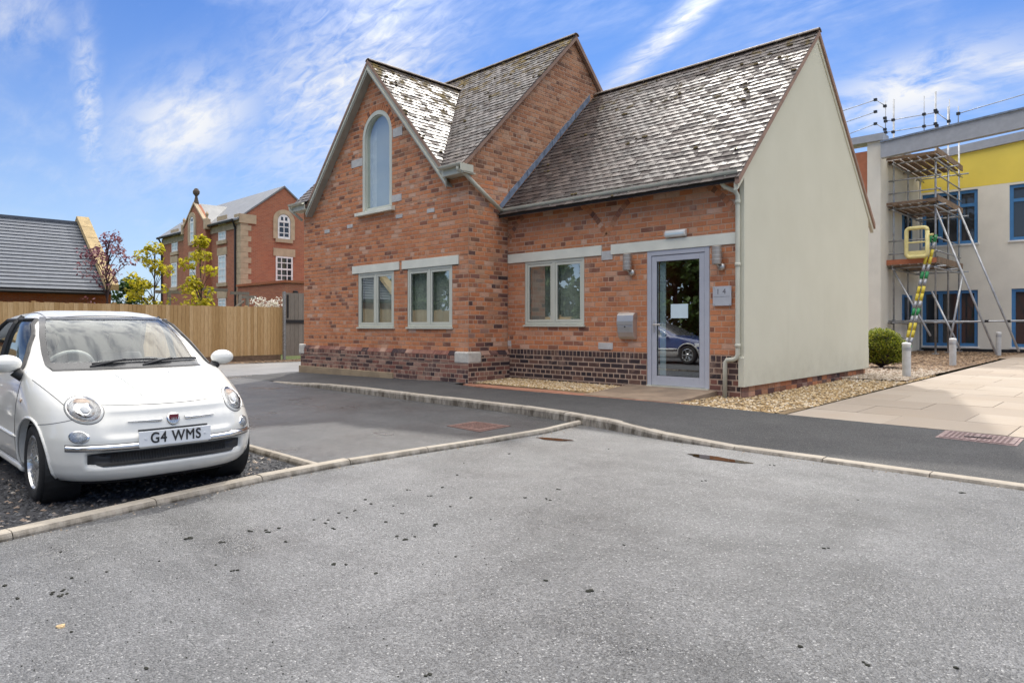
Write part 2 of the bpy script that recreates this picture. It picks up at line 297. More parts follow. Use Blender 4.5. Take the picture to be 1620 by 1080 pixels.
# ------------------------------------------------------------------ mesh helpers
class MB:
    def __init__(s): s.v = []; s.f = []; s.mi = []; s.cur = 0
    def add(s, vs, fs):
        k = len(s.v); s.v += [tuple(p) for p in vs]; s.f += [tuple(i + k for i in f) for f in fs]; s.mi += [s.cur] * len(fs); return s
    def box(s, x0, x1, y0, y1, z0, z1):
        return s.add([(x0, y0, z0), (x1, y0, z0), (x1, y1, z0), (x0, y1, z0), (x0, y0, z1), (x1, y0, z1), (x1, y1, z1), (x0, y1, z1)],
                     [(0, 3, 2, 1), (4, 5, 6, 7), (0, 1, 5, 4), (1, 2, 6, 5), (2, 3, 7, 6), (3, 0, 4, 7)])
    def prism(s, poly, d):
        """closed polygon of 3D points pushed along d"""
        n = len(poly); d = Vector(d); p = [Vector(q) for q in poly]
        return s.add(p + [q + d for q in p], [tuple(range(n))[::-1], tuple(range(n, 2 * n))] + [(i, (i + 1) % n, n + (i + 1) % n, n + i) for i in range(n)])
    def tube(s, pts, r, seg=8, cap=True):
        pts = [Vector(p) for p in pts]; rs = r if isinstance(r, (list, tuple)) else [r] * len(pts); base = len(s.v); up = None
        for i, p in enumerate(pts):
            d = (pts[min(i + 1, len(pts) - 1)] - pts[max(i - 1, 0)]).normalized()
            if up is None: up = d.orthogonal().normalized()
            up = (up - d * up.dot(d)); up = up.normalized() if up.length > 1e-6 else d.orthogonal().normalized(); sd = d.cross(up)
            for k in range(seg):
                a = 2 * math.pi * k / seg; s.v.append(tuple(p + (up * math.cos(a) + sd * math.sin(a)) * rs[i]))
        for i in range(len(pts) - 1):
            for k in range(seg):
                a = base + i * seg + k; b = base + i * seg + (k + 1) % seg; s.f.append((a, b, b + seg, a + seg)); s.mi.append(s.cur)
        if cap:
            s.f += [tuple(base + k for k in range(seg))[::-1], tuple(base + (len(pts) - 1) * seg + k for k in range(seg))]; s.mi += [s.cur] * 2
        return s
    def lathe(s, prof, c=(0, 0, 0), seg=24, axis='z'):
        base = len(s.v)
        for r, h in prof:
            for k in range(seg):
                a = 2 * math.pi * k / seg; q = (r * math.cos(a), r * math.sin(a), h)
                if axis == 'y': q = (q[0], q[2], q[1])
                if axis == 'x': q = (q[2], q[0], q[1])
                s.v.append((c[0] + q[0], c[1] + q[1], c[2] + q[2]))
        for i in range(len(prof) - 1):
            for k in range(seg):
                a = base + i * seg + k; b = base + i * seg + (k + 1) % seg; s.f.append((a, b, b + seg, a + seg)); s.mi.append(s.cur)
        return s
    def mesh(s, name, mats, smooth=False):
        me = bpy.data.meshes.new(name); me.from_pydata(s.v, [], s.f)
        for m in ([mats] if isinstance(mats, str) else mats): me.materials.append(MATS[m])
        if any(s.mi): me.polygons.foreach_set('material_index', s.mi)
        bm = bmesh.new(); bm.from_mesh(me); bmesh.ops.recalc_face_normals(bm, faces=bm.faces); bm.to_mesh(me); bm.free()
        if smooth: me.polygons.foreach_set('use_smooth', [True] * len(me.polygons))
        me.update(); return me
    def build(s, name, mats, parent=None, smooth=False, bevel=0.0, norecalc=False):
        me = s.mesh(name, mats, smooth); o = bpy.data.objects.new(name, me); C.objects.link(o)
        if parent: o.parent = parent
        if bevel:
            b = o.modifiers.new('bevel', 'BEVEL'); b.width = bevel; b.segments = 2; b.limit_method = 'ANGLE'
        return o
def raw_mesh(name, verts, faces, matn, smooth=False):
    me = bpy.data.meshes.new(name); me.from_pydata(verts, [], faces); me.materials.append(MATS[matn])
    if smooth: me.polygons.foreach_set('use_smooth', [True] * len(me.polygons))
    return me
def tag(o, label, cat, group=None, kind=None):
    o['label'] = label; o['category'] = cat
    if group: o['group'] = group
    if kind: o['kind'] = kind
    return o
def struct(o): o['kind'] = 'structure'; return o
def stuff(o): o['kind'] = 'stuff'; return o
def thing(name, label, cat, loc=(0, 0, 0), rz=0.0, group=None):
    e = bpy.data.objects.new(name, None); C.objects.link(e); e.location = loc; e.rotation_euler = (0, 0, rz); e.empty_display_size = 0.2
    return tag(e, label, cat, group)
def link(name, me, parent=None, loc=None):
    o = bpy.data.objects.new(name, me); C.objects.link(o)
    if parent: o.parent = parent
    if loc: o.location = loc
    return o
def copy_tree(o, parent=None):
    c = o.copy(); C.objects.link(c)
    if parent: c.parent = parent
    for ch in list(o.children): copy_tree(ch, c)
    return c
# pixel of the photograph -> point of the place, on a plane whose distance is known
def ray(x): l = (x - CX) / F; return (FW[0] + l * RT[0], FW[1] + l * RT[1])
def onY(x, y, Y): r = ray(x); t = Y / r[1]; return Vector((r[0] * t, Y, CAM_H + (HY - y) / F * t))
def onX(x, y, X): r = ray(x); t = X / r[0]; return Vector((X, r[1] * t, CAM_H + (HY - y) / F * t))
def onZ(x, y, z): d = F * (CAM_H - z) / (y - HY); r = ray(x); return Vector((r[0] * d, r[1] * d, z))
def proj(p):
    d = p[0] * FW[0] + p[1] * FW[1]; r = p[0] * RT[0] + p[1] * RT[1]
    return (CX + F * r / d, HY - F * (p[2] - CAM_H) / d, d)
def att(o, parent):
    """parent without moving: the geometry is given in world coordinates"""
    o.parent = parent
    if parent.type == 'EMPTY': o.matrix_parent_inverse = Matrix.LocRotScale(parent.location, parent.rotation_euler, None).inverted()
    return o
def wbuild(mb, name, mats, parent=None, **kw):
    o = mb.build(name, mats, None, **kw)
    if parent: att(o, parent)
    return o
def lerp_tab(tab, x):
    return float(np.interp(x, [p[0] for p in tab], [p[1] for p in tab]))

# ------------------------------------------------------------------ ground
g = MB(); N = 48
ringv = [(0, 0, -0.06)] + [(3000 * math.cos(2 * math.pi * k / N), 3000 * math.sin(2 * math.pi * k / N), -0.06) for k in range(N)]
g.add(ringv, [(0, 1 + k, 1 + (k + 1) % N) for k in range(N)]); struct(g.build('ground', 'grass_ground'))
PIN = [(-3.9, -5.4), (-4.75, -1.2), (-5.13, 0.81), (-5.34, 1.79), (-5.49, 2.46), (-5.60, 3.33), (-5.60, 3.92), (-5.56, 4.68), (-5.51, 5.57), (-5.50, 6.2), (-5.60, 6.85), (-5.68, 7.28)]
KER = [(-15.2, 7.58), (-14.5, 7.53), (-13.0, 7.47), (-11.5, 7.43), (-9.8, 7.39), (-8.1, 7.39), (-6.8, 7.38), (-5.9, 7.25), (-4.75, 6.98), (-4.1, 6.86), (-3.6, 6.85), (-2.75, 6.84), (-1.7, 6.81), (-0.86, 6.78), (3, 6.7), (9, 6.6)]
KTOP = [(-15.2, 0.012), (-13.9, 0.05), (-12.9, 0.11), (-11.5, 0.125), (-4.95, 0.125), (-3.75, 0.035), (9, 0.03)]
def kerY(x): return lerp_tab(KER, x)
def poly_sheet(name, outline, z, m, thick=0.0):
    mb = MB(); mb.add([(x, y, z) for x, y in outline], [tuple(range(len(outline)))])
    me = mb.mesh(name, m); bm = bmesh.new(); bm.from_mesh(me); bmesh.ops.triangulate(bm, faces=bm.faces); bm.to_mesh(me); bm.free()
    return struct(link(name, me))
poly_sheet('road', [(x - 0.03, y) for x, y in PIN] + [p for p in KER if p[0] > -5.5] + [(25, 6.4), (25, -6.5), (-3.9, -6.5)], 0.0, 'asphalt_worn')
poly_sheet('parking_bay_surface', [(-5.62, 3.25), (-5.62, 3.92), (-5.58, 4.68), (-5.53, 5.57), (-5.52, 6.2), (-5.62, 6.85), (-5.68, 7.3)] + [(x, y + 0.02) for x, y in KER[::-1] if x < -5.7] + [(-17.6, 8.2), (-17.6, 3.25)], 0.004, 'asphalt_bay')
poly_sheet('yard_surface', [(-17.6, 2.6), (-17.6, 19), (-24.2, 19), (-24.2, -5), (-17.6, -5)], 0.008, 'concrete_far')
poly_sheet('car_pad', [(-4.75, -1.2), (-5.16, 0.81), (-5.37, 1.79), (-5.52, 2.46), (-5.63, 3.25), (-17.6, 3.25), (-17.6, -5.4), (-3.9, -5.4)], -0.012, 'soil_slate')
# path: rows run from the kerb back to the building
PB = [(-16.9, 0.07), (-13, 0.125), (-10.3, 0.17), (-9.4, 0.135), (-7, 0.16), (-5, 0.165), (-2.5, 0.145), (-1, 0.12), (9, 0.10)]
def backY(x): return 9.31 if x < -10.26 else (8.93 if x < -9.3 else 9.0)
def path_z(x, y):
    y0 = kerY(x) + 0.1; t = min(max((y - y0) / (9.1 - y0), 0), 1)
    return (lerp_tab(KTOP, x) - 0.004) * (1 - t) + lerp_tab(PB, x) * t
def grid(name, xs, y0f, y1f, rows, zf, m):
    vs, fs = [], []
    for x in xs:
        for r in range(rows + 1):
            y = y0f(x) + (y1f(x) - y0f(x)) * r / rows; vs.append((x, y, zf(x, y)))
    for i in range(len(xs) - 1):
        for r in range(rows):
            a = i * (rows + 1) + r; fs.append((a, a + rows + 1, a + rows + 2, a + 1))
    mb = MB(); mb.add(vs, fs); return struct(mb.build(name, m))
grid('path', sorted(set(list(np.arange(-17.2, 9.0, 0.4)) + [-10.27, -10.255, -9.305, -9.295])), lambda x: kerY(x) + 0.10, backY, 6, path_z, 'asphalt_new')
# kerb stones, one by one
def along(poly, step, gap):
    out = []; pts = [Vector((x, y, 0)) for x, y in poly]; d = 0; segs = []
    for a, b in zip(pts, pts[1:]): segs.append((d, d + (b - a).length, a, b)); d += (b - a).length
    def at(t):
        for s0, s1, a, b in segs:
            if t <= s1 + 1e-6: return a + (b - a) * ((t - s0) / (s1 - s0))
        return segs[-1][3]
    t = 0
    while t < d - 0.05:
        out.append((at(t + gap), at(min(t + step - gap, d)))); t += step
    return out
kerb_root = bpy.data.objects.new('kerb', None); C.objects.link(kerb_root); struct(kerb_root)
def stone_between(a, b, za, zb, wid, name, parent, depth=0.15, r=0.022, side=1, m='kerb_concrete'):
    d = (b - a).normalized(); nrm = Vector((-d.y, d.x, 0)) * side
    mb = MB(); prof = [(0.0, -depth), (0.004, -0.035), (0.010, -r), (0.012 + r * 0.35, -r * 0.3), (0.014 + r, 0.0), (wid, 0.002), (wid, -depth)]
    n = len(prof); vs = []
    jit = random.uniform(-0.003, 0.003)
    for p, z in ((a, za), (b, zb)):
        for o, h in prof: q = p + nrm * (o + jit); vs.append((q.x, q.y, z + h + jit))
    mb.add(vs, [tuple(range(n)), tuple(range(n, 2 * n))[::-1]] + [(i, i + 1, n + i + 1, n + i) for i in range(n - 1)] + [(n - 1, 0, n, 2 * n - 1)])
    o = mb.build(name, m, parent); return o
for a, b in along(KER, 0.915, 0.004):
    stone_between(a, b, lerp_tab(KTOP, a.x), lerp_tab(KTOP, b.x), 0.125, 'kerb_stone', kerb_root)
pin_root = bpy.data.objects.new('edging_kerb', None); C.objects.link(pin_root); struct(pin_root)
for a, b in along(PIN, 0.915, 0.003): stone_between(a, b, 0.052, 0.052, 0.075 if a.y > 2.9 else 0.105, 'edging_stone', pin_root)
for a, b in along([(-5.66, 3.24), (-12.0, 3.27)], 0.915, 0.003): stone_between(a, b, 0.045, 0.045, 0.055, 'edging_stone', pin_root, side=-1)
# paving slabs to the right of the building
def pave_z(x, y): return 0.135 + 0.0095 * (y - 9.0) - 0.008 * max(x + 2.0, 0)
pav = bpy.data.objects.new('paving', None); C.objects.link(pav); struct(pav)
pj = MB(); pj.add([(-3.75, 9.02, 0.105), (9, 9.02, 0.03), (9, 27, 0.19), (-3.75, 27, 0.27)], [(0, 1, 2, 3)]); wbuild(pj, 'joint_bed', 'paving_joint', pav)
sx, sy = 0.90, 0.90
for j in range(20):
    y0 = 9.03 + j * sy; x = -3.72
    first = 1.18 if j % 2 == 0 else 0.62
    while x < 6.5:
        x1 = min(x + first, 6.5); first = 1.25 if j % 1 == 0 else sx
        mb = MB(); e = random.uniform(-0.002, 0.002); q = 0.004
        vs = [(x + q, y0 + q), (x1 - q, y0 + q), (x1 - q, y0 + sy - q), (x + q, y0 + sy - q)]
        mb.add([(u, v, pave_z(u, v) - 0.05 + e) for u, v in vs] + [(u, v, pave_z(u, v) + e) for u, v in vs], [(4, 5, 6, 7), (0, 1, 5, 4), (1, 2, 6, 5), (2, 3, 7, 6), (3, 0, 4, 7)])
        wbuild(mb, 'slab', 'paving_slab', pav); x = x1
# gravel beds
def stones(name, n, xy, zf, size, m, flatn=0.6):
    vs, fs = [], []
    base = np.array([(1, 0, 0), (0.31, 0.95, 0), (-0.81, 0.59, 0), (-0.81, -0.59, 0), (0.31, -0.95, 0), (0, 0, 0.9)])
    for i in range(n):
        x, y = xy(); s = random.uniform(*size); a = random.uniform(0, 6.28); ca, sa = math.cos(a), math.sin(a)
        p = base * (s, s * random.uniform(0.55, 1), s * flatn * random.uniform(0.7, 1.3)) * np.array([[random.uniform(0.8, 1.2)] for _ in range(6)])
        k = len(vs); z = zf(x, y) - 0.1 * s
        tl = random.uniform(-0.35, 0.35)
        for q in p: vs.append((x + q[0] * ca - q[1] * sa, y + q[0] * sa + q[1] * ca, z + q[2] + tl * q[0]))
        fs += [(k + j, k + (j + 1) % 5, k + 5) for j in range(5)]
    o = link(name, raw_mesh(name, vs, fs, m)); return stuff(o)
def rect(x0, x1, y0, y1): return lambda: (random.uniform(x0, x1), random.uniform(y0, y1))
def pad_xy():
    while True:
        x, y = random.uniform(-9.5, -4.6), random.uniform(-1.5, 3.2)
        if x < float(np.interp(y, [p[1] for p in PIN], [p[0] for p in PIN])) - 0.1 and random.random() < 0.35 + 0.65 * (x > -7): return x, y
tag(stones('slate_chippings', 9000, pad_xy, lambda x, y: -0.008, (0.012, 0.028), 'gravel_slate'), 'dark slate chippings under and around the parked white car', 'gravel')
# ------------------------------------------------------------------ the brick building
XC, YD, YG, XL, XR = -10.245, 10.44, 9.30, -16.822, -4.93
bld = thing('brick_building', 'old red brick office building with steep tiled roofs and cream rendered end wall', 'building', (-10.2, 11, 0.1))
WG = dict(o=Vector((0, YG, 0)), u=Vector((1, 0, 0)), n=Vector((0, -1, 0)))
WD = dict(o=Vector((0, YD, 0)), u=Vector((1, 0, 0)), n=Vector((0, -1, 0)))
WE = dict(o=Vector((XC, 0, 0)), u=Vector((0, 1, 0)), n=Vector((1, 0, 0)))
def wp(W, u, z, d=0.0): return W['o'] + W['u'] * u + W['n'] * d + Vector((0, 0, z))
BR = []                                   # every brick: wall, polygon in (u, z), palette, how proud
def clip_poly(poly, clip):
    out = poly
    for i in range(len(clip)):
        a, b = clip[i], clip[(i + 1) % len(clip)]; src, out = out, []
        ins = lambda p: (b[0] - a[0]) * (p[1] - a[1]) - (b[1] - a[1]) * (p[0] - a[0]) >= -1e-9
        for j in range(len(src)):
            p, q = src[j], src[(j + 1) % len(src)]
            if ins(p): out.append(p)
            if ins(p) != ins(q):
                d1 = (b[0] - a[0]) * (p[1] - a[1]) - (b[1] - a[1]) * (p[0] - a[0]); d2 = (b[0] - a[0]) * (q[1] - a[1]) - (b[1] - a[1]) * (q[0] - a[0])
                t = d1 / (d1 - d2); out.append((p[0] + (q[0] - p[0]) * t, p[1] + (q[1] - p[1]) * t))
        if not out: return []
    return out
def lay(W, z0, z1, u0, u1, pal, openings=(), clip=None, arch=None, keep=None, course=0.0934, L=0.26, proud=0.0, wallmb=None):
    row = 0; z = z0
    while z < z1 - 0.02:
        zt = min(z + course, z1); cuts = {z, zt}
        for (a, b, c, d) in openings:
            for e in (c, d):
                if z + 0.012 < e < zt - 0.012: cuts.add(e)
        cuts = sorted(cuts)
        for s0, s1 in zip(cuts, cuts[1:]):
            mid = (s0 + s1) / 2; iv = [(u0, u1)]; ops = [(a, b) for (a, b, c, d) in openings if c < mid < d]
            if arch and arch[2] < mid < arch[2] + arch[1]:
                h = math.sqrt(max(arch[1] ** 2 - (mid - arch[2]) ** 2, 0)); ops.append((arch[0] - h, arch[0] + h))
            for a, b in ops:
                nx = []
                for p, q in iv:
                    if b <= p or a >= q: nx.append((p, q)); continue
                    if a > p: nx.append((p, a))
                    if b < q: nx.append((b, q))
                iv = nx
            hdr = (row % 4 == 2); step = L / 2 if hdr else L; off = (row % 2) * L / 2 + (L / 4 if hdr else 0)
            for p, q in iv:
                if wallmb is not None:
                    pl = [(p, s0), (q, s0), (q, s1), (p, s1)]
                    if clip: pl = clip_poly(pl, clip)
                    if len(pl) > 2: wallmb.add([wp(W, a, b, -0.003 + proud) for a, b in pl], [tuple(range(len(pl)))])
                k = math.floor((p - off) / step); u = p
                while u < q - 0.015:
                    e = min(off + (k + 1) * step + random.uniform(-0.008, 0.008), q)
                    if q - e < 0.05: e = q
                    if e - u > 0.02:
                        j = 0.0085 if (pal == 'blue' or callable(pal) and course and z1 < 0.8) else 0.0068
                        r = [(u + j, s0 + j + random.uniform(0, 0.002)), (e - j, s0 + j), (e - j, s1 - j), (u + j, s1 - j - random.uniform(0, 0.002))]
                        cp = clip_poly(r, clip) if clip else r
                        if len(cp) > 2 and (keep is None or keep((u + e) / 2, mid)):
                            BR.append((W, cp, pal(u, mid) if callable(pal) else pal, proud + random.uniform(-0.001, 0.002), len(cp) == 4 and cp == r))
                    u = e; k += 1
        z = zt; row += 1
arcx, arcr, arcs = -13.43, 0.588, 5.772
g_open = [(-14.215, -12.765, 1.25, 2.575), (-12.262, -10.742, 1.25, 2.575), (-14.46, -12.555, 2.575, 2.765), (-12.449, -10.534, 2.575, 2.770), (arcx - arcr, arcx + arcr, 4.03, arcs)]
wall_g, wall_d, wall_e = MB(), MB(), MB()
lay(WG, 0.79, 4.46, XL, XC, lambda u, z: 'red', g_open, wallmb=wall_g)
lay(WG, 4.46, 7.5, XL, XC, lambda u, z: 'red' if random.random() < 0.7 else 'brown', g_open, clip=[(-16.30, 4.4), (-10.81, 4.4), (-13.556, 7.42)], arch=(arcx, arcr, arcs), wallmb=wall_g)
d_open = [(-9.745, -8.178, 1.30, 2.64), (-10.245, -7.754, 2.64, 2.836), (-7.542, -5.02, 2.64, 2.83), (-6.756, -5.545, 0.0, 2.64)]
lay(WD, 0.835, 3.86, XC, -4.99, 'red', d_open, wallmb=wall_d)
# blue brick base: stretchers and headers under one row of bricks on edge
lay(WD, 0.25 - 0.0934, 0.717, XC, -4.99, lambda u, z: 'blue' if (u < -7 or random.random() < 0.62) else 'plum', d_open, proud=0.012, wallmb=wall_d)
u = XC
while u < -5.02:
    if not (-6.79 < u < -5.55): BR.append((WD, [(u + 0.008, 0.726), (min(u + 0.087, -5.0), 0.726), (min(u + 0.087, -5.0), 0.827), (u + 0.008, 0.827)], 'blue', 0.016, True))
    u += 0.0945
wall_d.add([wp(WD, a, b, 0.009) for a, b in ((XC, 0.717), (-6.756, 0.717), (-6.756, 0.835), (XC, 0.835))], [(0, 1, 2, 3)])
wall_d.add([wp(WD, a, b, 0.009) for a, b in ((-5.545, 0.717), (-4.99, 0.717), (-4.99, 0.835), (-5.545, 0.835))], [(0, 1, 2, 3)])
# main gable end, its narrow return down to the ground
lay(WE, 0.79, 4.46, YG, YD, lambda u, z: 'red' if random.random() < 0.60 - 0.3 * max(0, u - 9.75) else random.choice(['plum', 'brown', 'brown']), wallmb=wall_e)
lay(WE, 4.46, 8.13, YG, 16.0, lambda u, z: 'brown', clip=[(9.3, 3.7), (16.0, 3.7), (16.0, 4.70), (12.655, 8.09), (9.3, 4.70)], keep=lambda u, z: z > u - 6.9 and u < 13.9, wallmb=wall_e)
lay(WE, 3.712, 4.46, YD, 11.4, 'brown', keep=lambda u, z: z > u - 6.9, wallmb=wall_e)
# moulded base of the gable wall, proud of the wall above
PGY = YG - 0.065; WGP = dict(o=Vector((0, PGY, 0)), u=WG['u'], n=WG['n']); WEP = dict(o=Vector((XC + 0.065, 0, 0)), u=WE['u'], n=WE['n'])
lay(WGP, 0.06, 0.715, XL - 0.06, XC + 0.065, 'plum', [(-17.0, -16.70, 0.56, 0.85), (-10.60, -10.0, 0.555, 0.85), (-17.0, -12.70, -0.1, 0.255)], wallmb=wall_g)
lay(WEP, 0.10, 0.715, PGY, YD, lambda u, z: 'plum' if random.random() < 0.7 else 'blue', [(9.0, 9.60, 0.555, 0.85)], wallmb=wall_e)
wall_g.add([(XL - 0.06, PGY + 0.008, 0.715), (XC + 0.06, PGY + 0.008, 0.715), (XC, YG + 0.008, 0.80), (XL, YG + 0.008, 0.80)], [(0, 1, 2, 3)])
wall_e.add([(XC + 0.058, PGY, 0.715), (XC + 0.058, YD, 0.715), (XC - 0.008, YD, 0.80), (XC - 0.008, YG, 0.80)], [(0, 1, 2, 3)])
# sloping cap bricks on the base
def cap_brick(W2, p0, p1, base_d):
    return [wp(W2, p0, 0.718, base_d + 0.068), wp(W2, p1, 0.718, base_d + 0.068), wp(W2, p1, 0.802, base_d + 0.004), wp(W2, p0, 0.802, base_d + 0.004)]
CAPS = []
u = XL + 0.13
while u < -10.62: CAPS.append((WG, u + 0.005, min(u + 0.24, -10.6))); u += 0.245
u = 9.62
while u < YD - 0.05: CAPS.append((WE, u + 0.005, min(u + 0.24, YD))); u += 0.245
# voussoirs round the arched window and the relieving arches over the ground-floor openings
def arch_ring(W, cu, cz, r0, r1, a0, a1, pal, step, pr):
    n = max(1, int((a1 - a0) * r1 / step))
    for i in range(n):
        b0 = a0 + (a1 - a0) * i / n; b1 = a0 + (a1 - a0) * (i + 1) / n; gp = 0.006 / r1
        pl = [(cu + r * math.cos(b), cz + r * math.sin(b)) for r, b in ((r0, b0 + gp), (r1, b0 + gp), (r1, b1 - gp), (r0, b1 - gp))]
        if max(p[1] for p in pl) < 3.70 or W is WG: BR.append((W, pl[::-1], pal(), pr, False))
arch_ring(WG, arcx, arcs, arcr + 0.004, arcr + 0.135, 0.0, math.pi, lambda: 'red', 0.095, 0.008)
for cu in (-8.98, -6.32):
    arch_ring(WD, cu, 2.42, 1.38, 1.49, R(24), R(156), lambda: random.choice(['red', 'red', 'brown']), 0.10, 0.004)
# the bricks that show largest become objects of their own, the rest one mass of brickwork
def area_of(W, pl):
    q = [proj(wp(W, a, b)) for a, b in pl]
    return 0.5 * abs(sum(q[i][0] * q[(i + 1) % len(q)][1] - q[(i + 1) % len(q)][0] * q[i][1] for i in range(len(q))))
order = sorted([i for i, b in enumerate(BR) if b[4]], key=lambda i: -area_of(BR[i][0], BR[i][1])); single = set(order[:300])
UNIT = {}
for pal in PAL:
    mb = MB(); c, cz = 0.018, 0.045
    mb.add([(0, 0, 0), (1, 0, 0), (1, 0, 1), (0, 0, 1), (c, 1, cz), (1 - c, 1, cz), (1 - c, 1, 1 - cz), (c, 1, 1 - cz)], [(4, 5, 6, 7), (0, 1, 5, 4), (1, 2, 6, 5), (2, 3, 7, 6), (3, 0, 4, 7)])
    me = bpy.data.meshes.new('brick'); me.from_pydata(mb.v, [], mb.f); me.materials.append(MATS['brick_single_' + pal]); UNIT[pal] = me
walls = {}
for nm, mb, W in (('gable_wall', wall_g, WG), ('entrance_wall', wall_d, WD), ('gable_end_wall', wall_e, WE)):
    me = bpy.data.meshes.new(nm); me.from_pydata(mb.v, [], mb.f); me.materials.append(MATS['mortar'])
    walls[id(W)] = att(link(nm, me), bld)
walls[id(WGP)] = walls[id(WG)]; walls[id(WEP)] = walls[id(WE)]
bw = MB(); PK = list(PAL)
for i, (W, pl, pal, pr, rectq) in enumerate(BR):
    if i in single:
        (ua, za), (ub, zb) = pl[0], pl[2]; o = link('brick', UNIT[pal], walls[id(W)])
        M = Matrix.Identity(4); cols = (W['u'] * (ub - ua), W['n'] * (0.010 + pr), Vector((0, 0, zb - za)))
        for c, v in enumerate(cols):
            for r in range(3): M[r][c] = v[r]
        org = wp(W, ua, za, -0.008)
        for r in range(3): M[r][3] = org[r]
        o.matrix_basis = M
    else:
        n = len(pl); cu = sum(p[0] for p in pl) / n; cz = sum(p[1] for p in pl) / n; bw.cur = PK.index(pal)
        ins = [(p[0] + (0.004 if p[0] < cu else -0.004), p[1] + (0.004 if p[1] < cz else -0.004)) for p in pl]
        bw.add([wp(W, a, b, -0.008) for a, b in pl] + [wp(W, a, b, 0.002 + pr) for a, b in ins], [tuple(range(n, 2 * n))] + [(k, (k + 1) % n, n + (k + 1) % n, n + k) for k in range(n)])
bw.cur = PK.index('plum')
for W, a, b in CAPS:
    f = cap_brick(W, a, b, 0.0); k = Vector((0, 0, -0.02)) - W['n'] * 0.01
    bw.add(f + [p + k for p in f], [(0, 1, 2, 3), (0, 1, 5, 4), (1, 2, 6, 5), (2, 3, 7, 6), (3, 0, 4, 7)])
me = bpy.data.meshes.new('brickwork'); me.from_pydata(bw.v, [], bw.f)
for p in PK: me.materials.append(MATS['brick_' + p])
me.polygons.foreach_set('material_index', bw.mi); me.update()
stuff(att(link('brickwork', me), bld))
# plain walls round the back, closing the building
bk = MB()
bk.box(XL, XL + 0.25, YG + 0.03, 16.0, 0, 4.6); bk.box(XL, XC, 15.8, 16.0, 0, 4.6); bk.box(XC, XR - 0.1, 16.4, 16.55, 0, 3.7)
bk.prism([(XL + 0.1, 9.4, 4.5), (XL + 0.1, 15.9, 4.5), (XL + 0.1, 12.655, 7.9)], (0.15, 0, 0)); bk.box(XC - 0.25, XC - 0.06, YG + 0.1, 16, 0, 3.6)
wbuild(bk, 'rear_wall', 'far_brick_base', bld)
fl = MB(); fl.box(XL + 0.25, XC - 0.3, YG + 0.4, 15.8, 0.15, 0.3); fl.box(XL + 0.25, XC - 0.3, YG + 0.4, 15.8, 3.2, 3.4); fl.box(XC, XR - 0.2, YD + 0.4, 16.4, 0.15, 0.26)
wbuild(fl, 'floor', 'room_dark', bld)
# stone pieces
def part(name, m, *boxes, bevel=0.0, parent=bld):
    mb = MB()
    for b in boxes: mb.box(*b)
    return wbuild(mb, name, m, parent, bevel=bevel)
part('sandstone_base', 'sandstone', (XL - 0.10, -12.70, YG - 0.10, YG, -0.02, 0.257), bevel=0.01)
for b in ((-10.605, XC + 0.072, YG - 0.073, YG, 0.553, 0.79), (-16.98, -16.70, YG - 0.073, YG + 0.2, 0.56, 0.83)): part('corner_stone', 'stone_block', b, bevel=0.03)
part('corner_stone', 'stone_block', (XC - 0.05, XC + 0.073, YG - 0.06, 9.60, 0.556, 0.788), bevel=0.03)
for a, b, c, d in ((-12.80, -12.44, 5.60, 5.80), (-14.50, -14.03, 5.17, 5.36), (-12.835, -12.47, 4.13, 4.29)): part('window_stone', 'grey_stone', (a, b, YG - 0.012, YG, c, d), bevel=0.006)
for x, y in ((518, 366), (554, 358), (632, 342), (682, 333)):
    p = onY(x, y, YG); part('airbrick', 'grey_stone', (p.x - 0.13, p.x + 0.12, YG - 0.012, YG, p.z - 0.045, p.z + 0.045), bevel=0.005)
for a, b, c, d in ((-7.76, -7.505, 2.55, 2.72), (-7.835, -7.50, 0.875, 1.0), (-10.24, -10.14, 0.885, 1.0)): part('padstone', 'grey_stone', (a, b, YD - 0.014, YD, c, d), bevel=0.006)
for a, b, c, d, Yv in ((-14.456, -12.558, 2.58, 2.764, YG), (-12.447, -10.536, 2.58, 2.769, YG), (-10.23, -7.757, 2.645, 2.834, YD), (-7.54, -5.03, 2.642, 2.828, YD)):
    part('lintel', 'cream_lintel', (a, b, Yv - 0.022, Yv + 0.1, c, d), bevel=0.004)
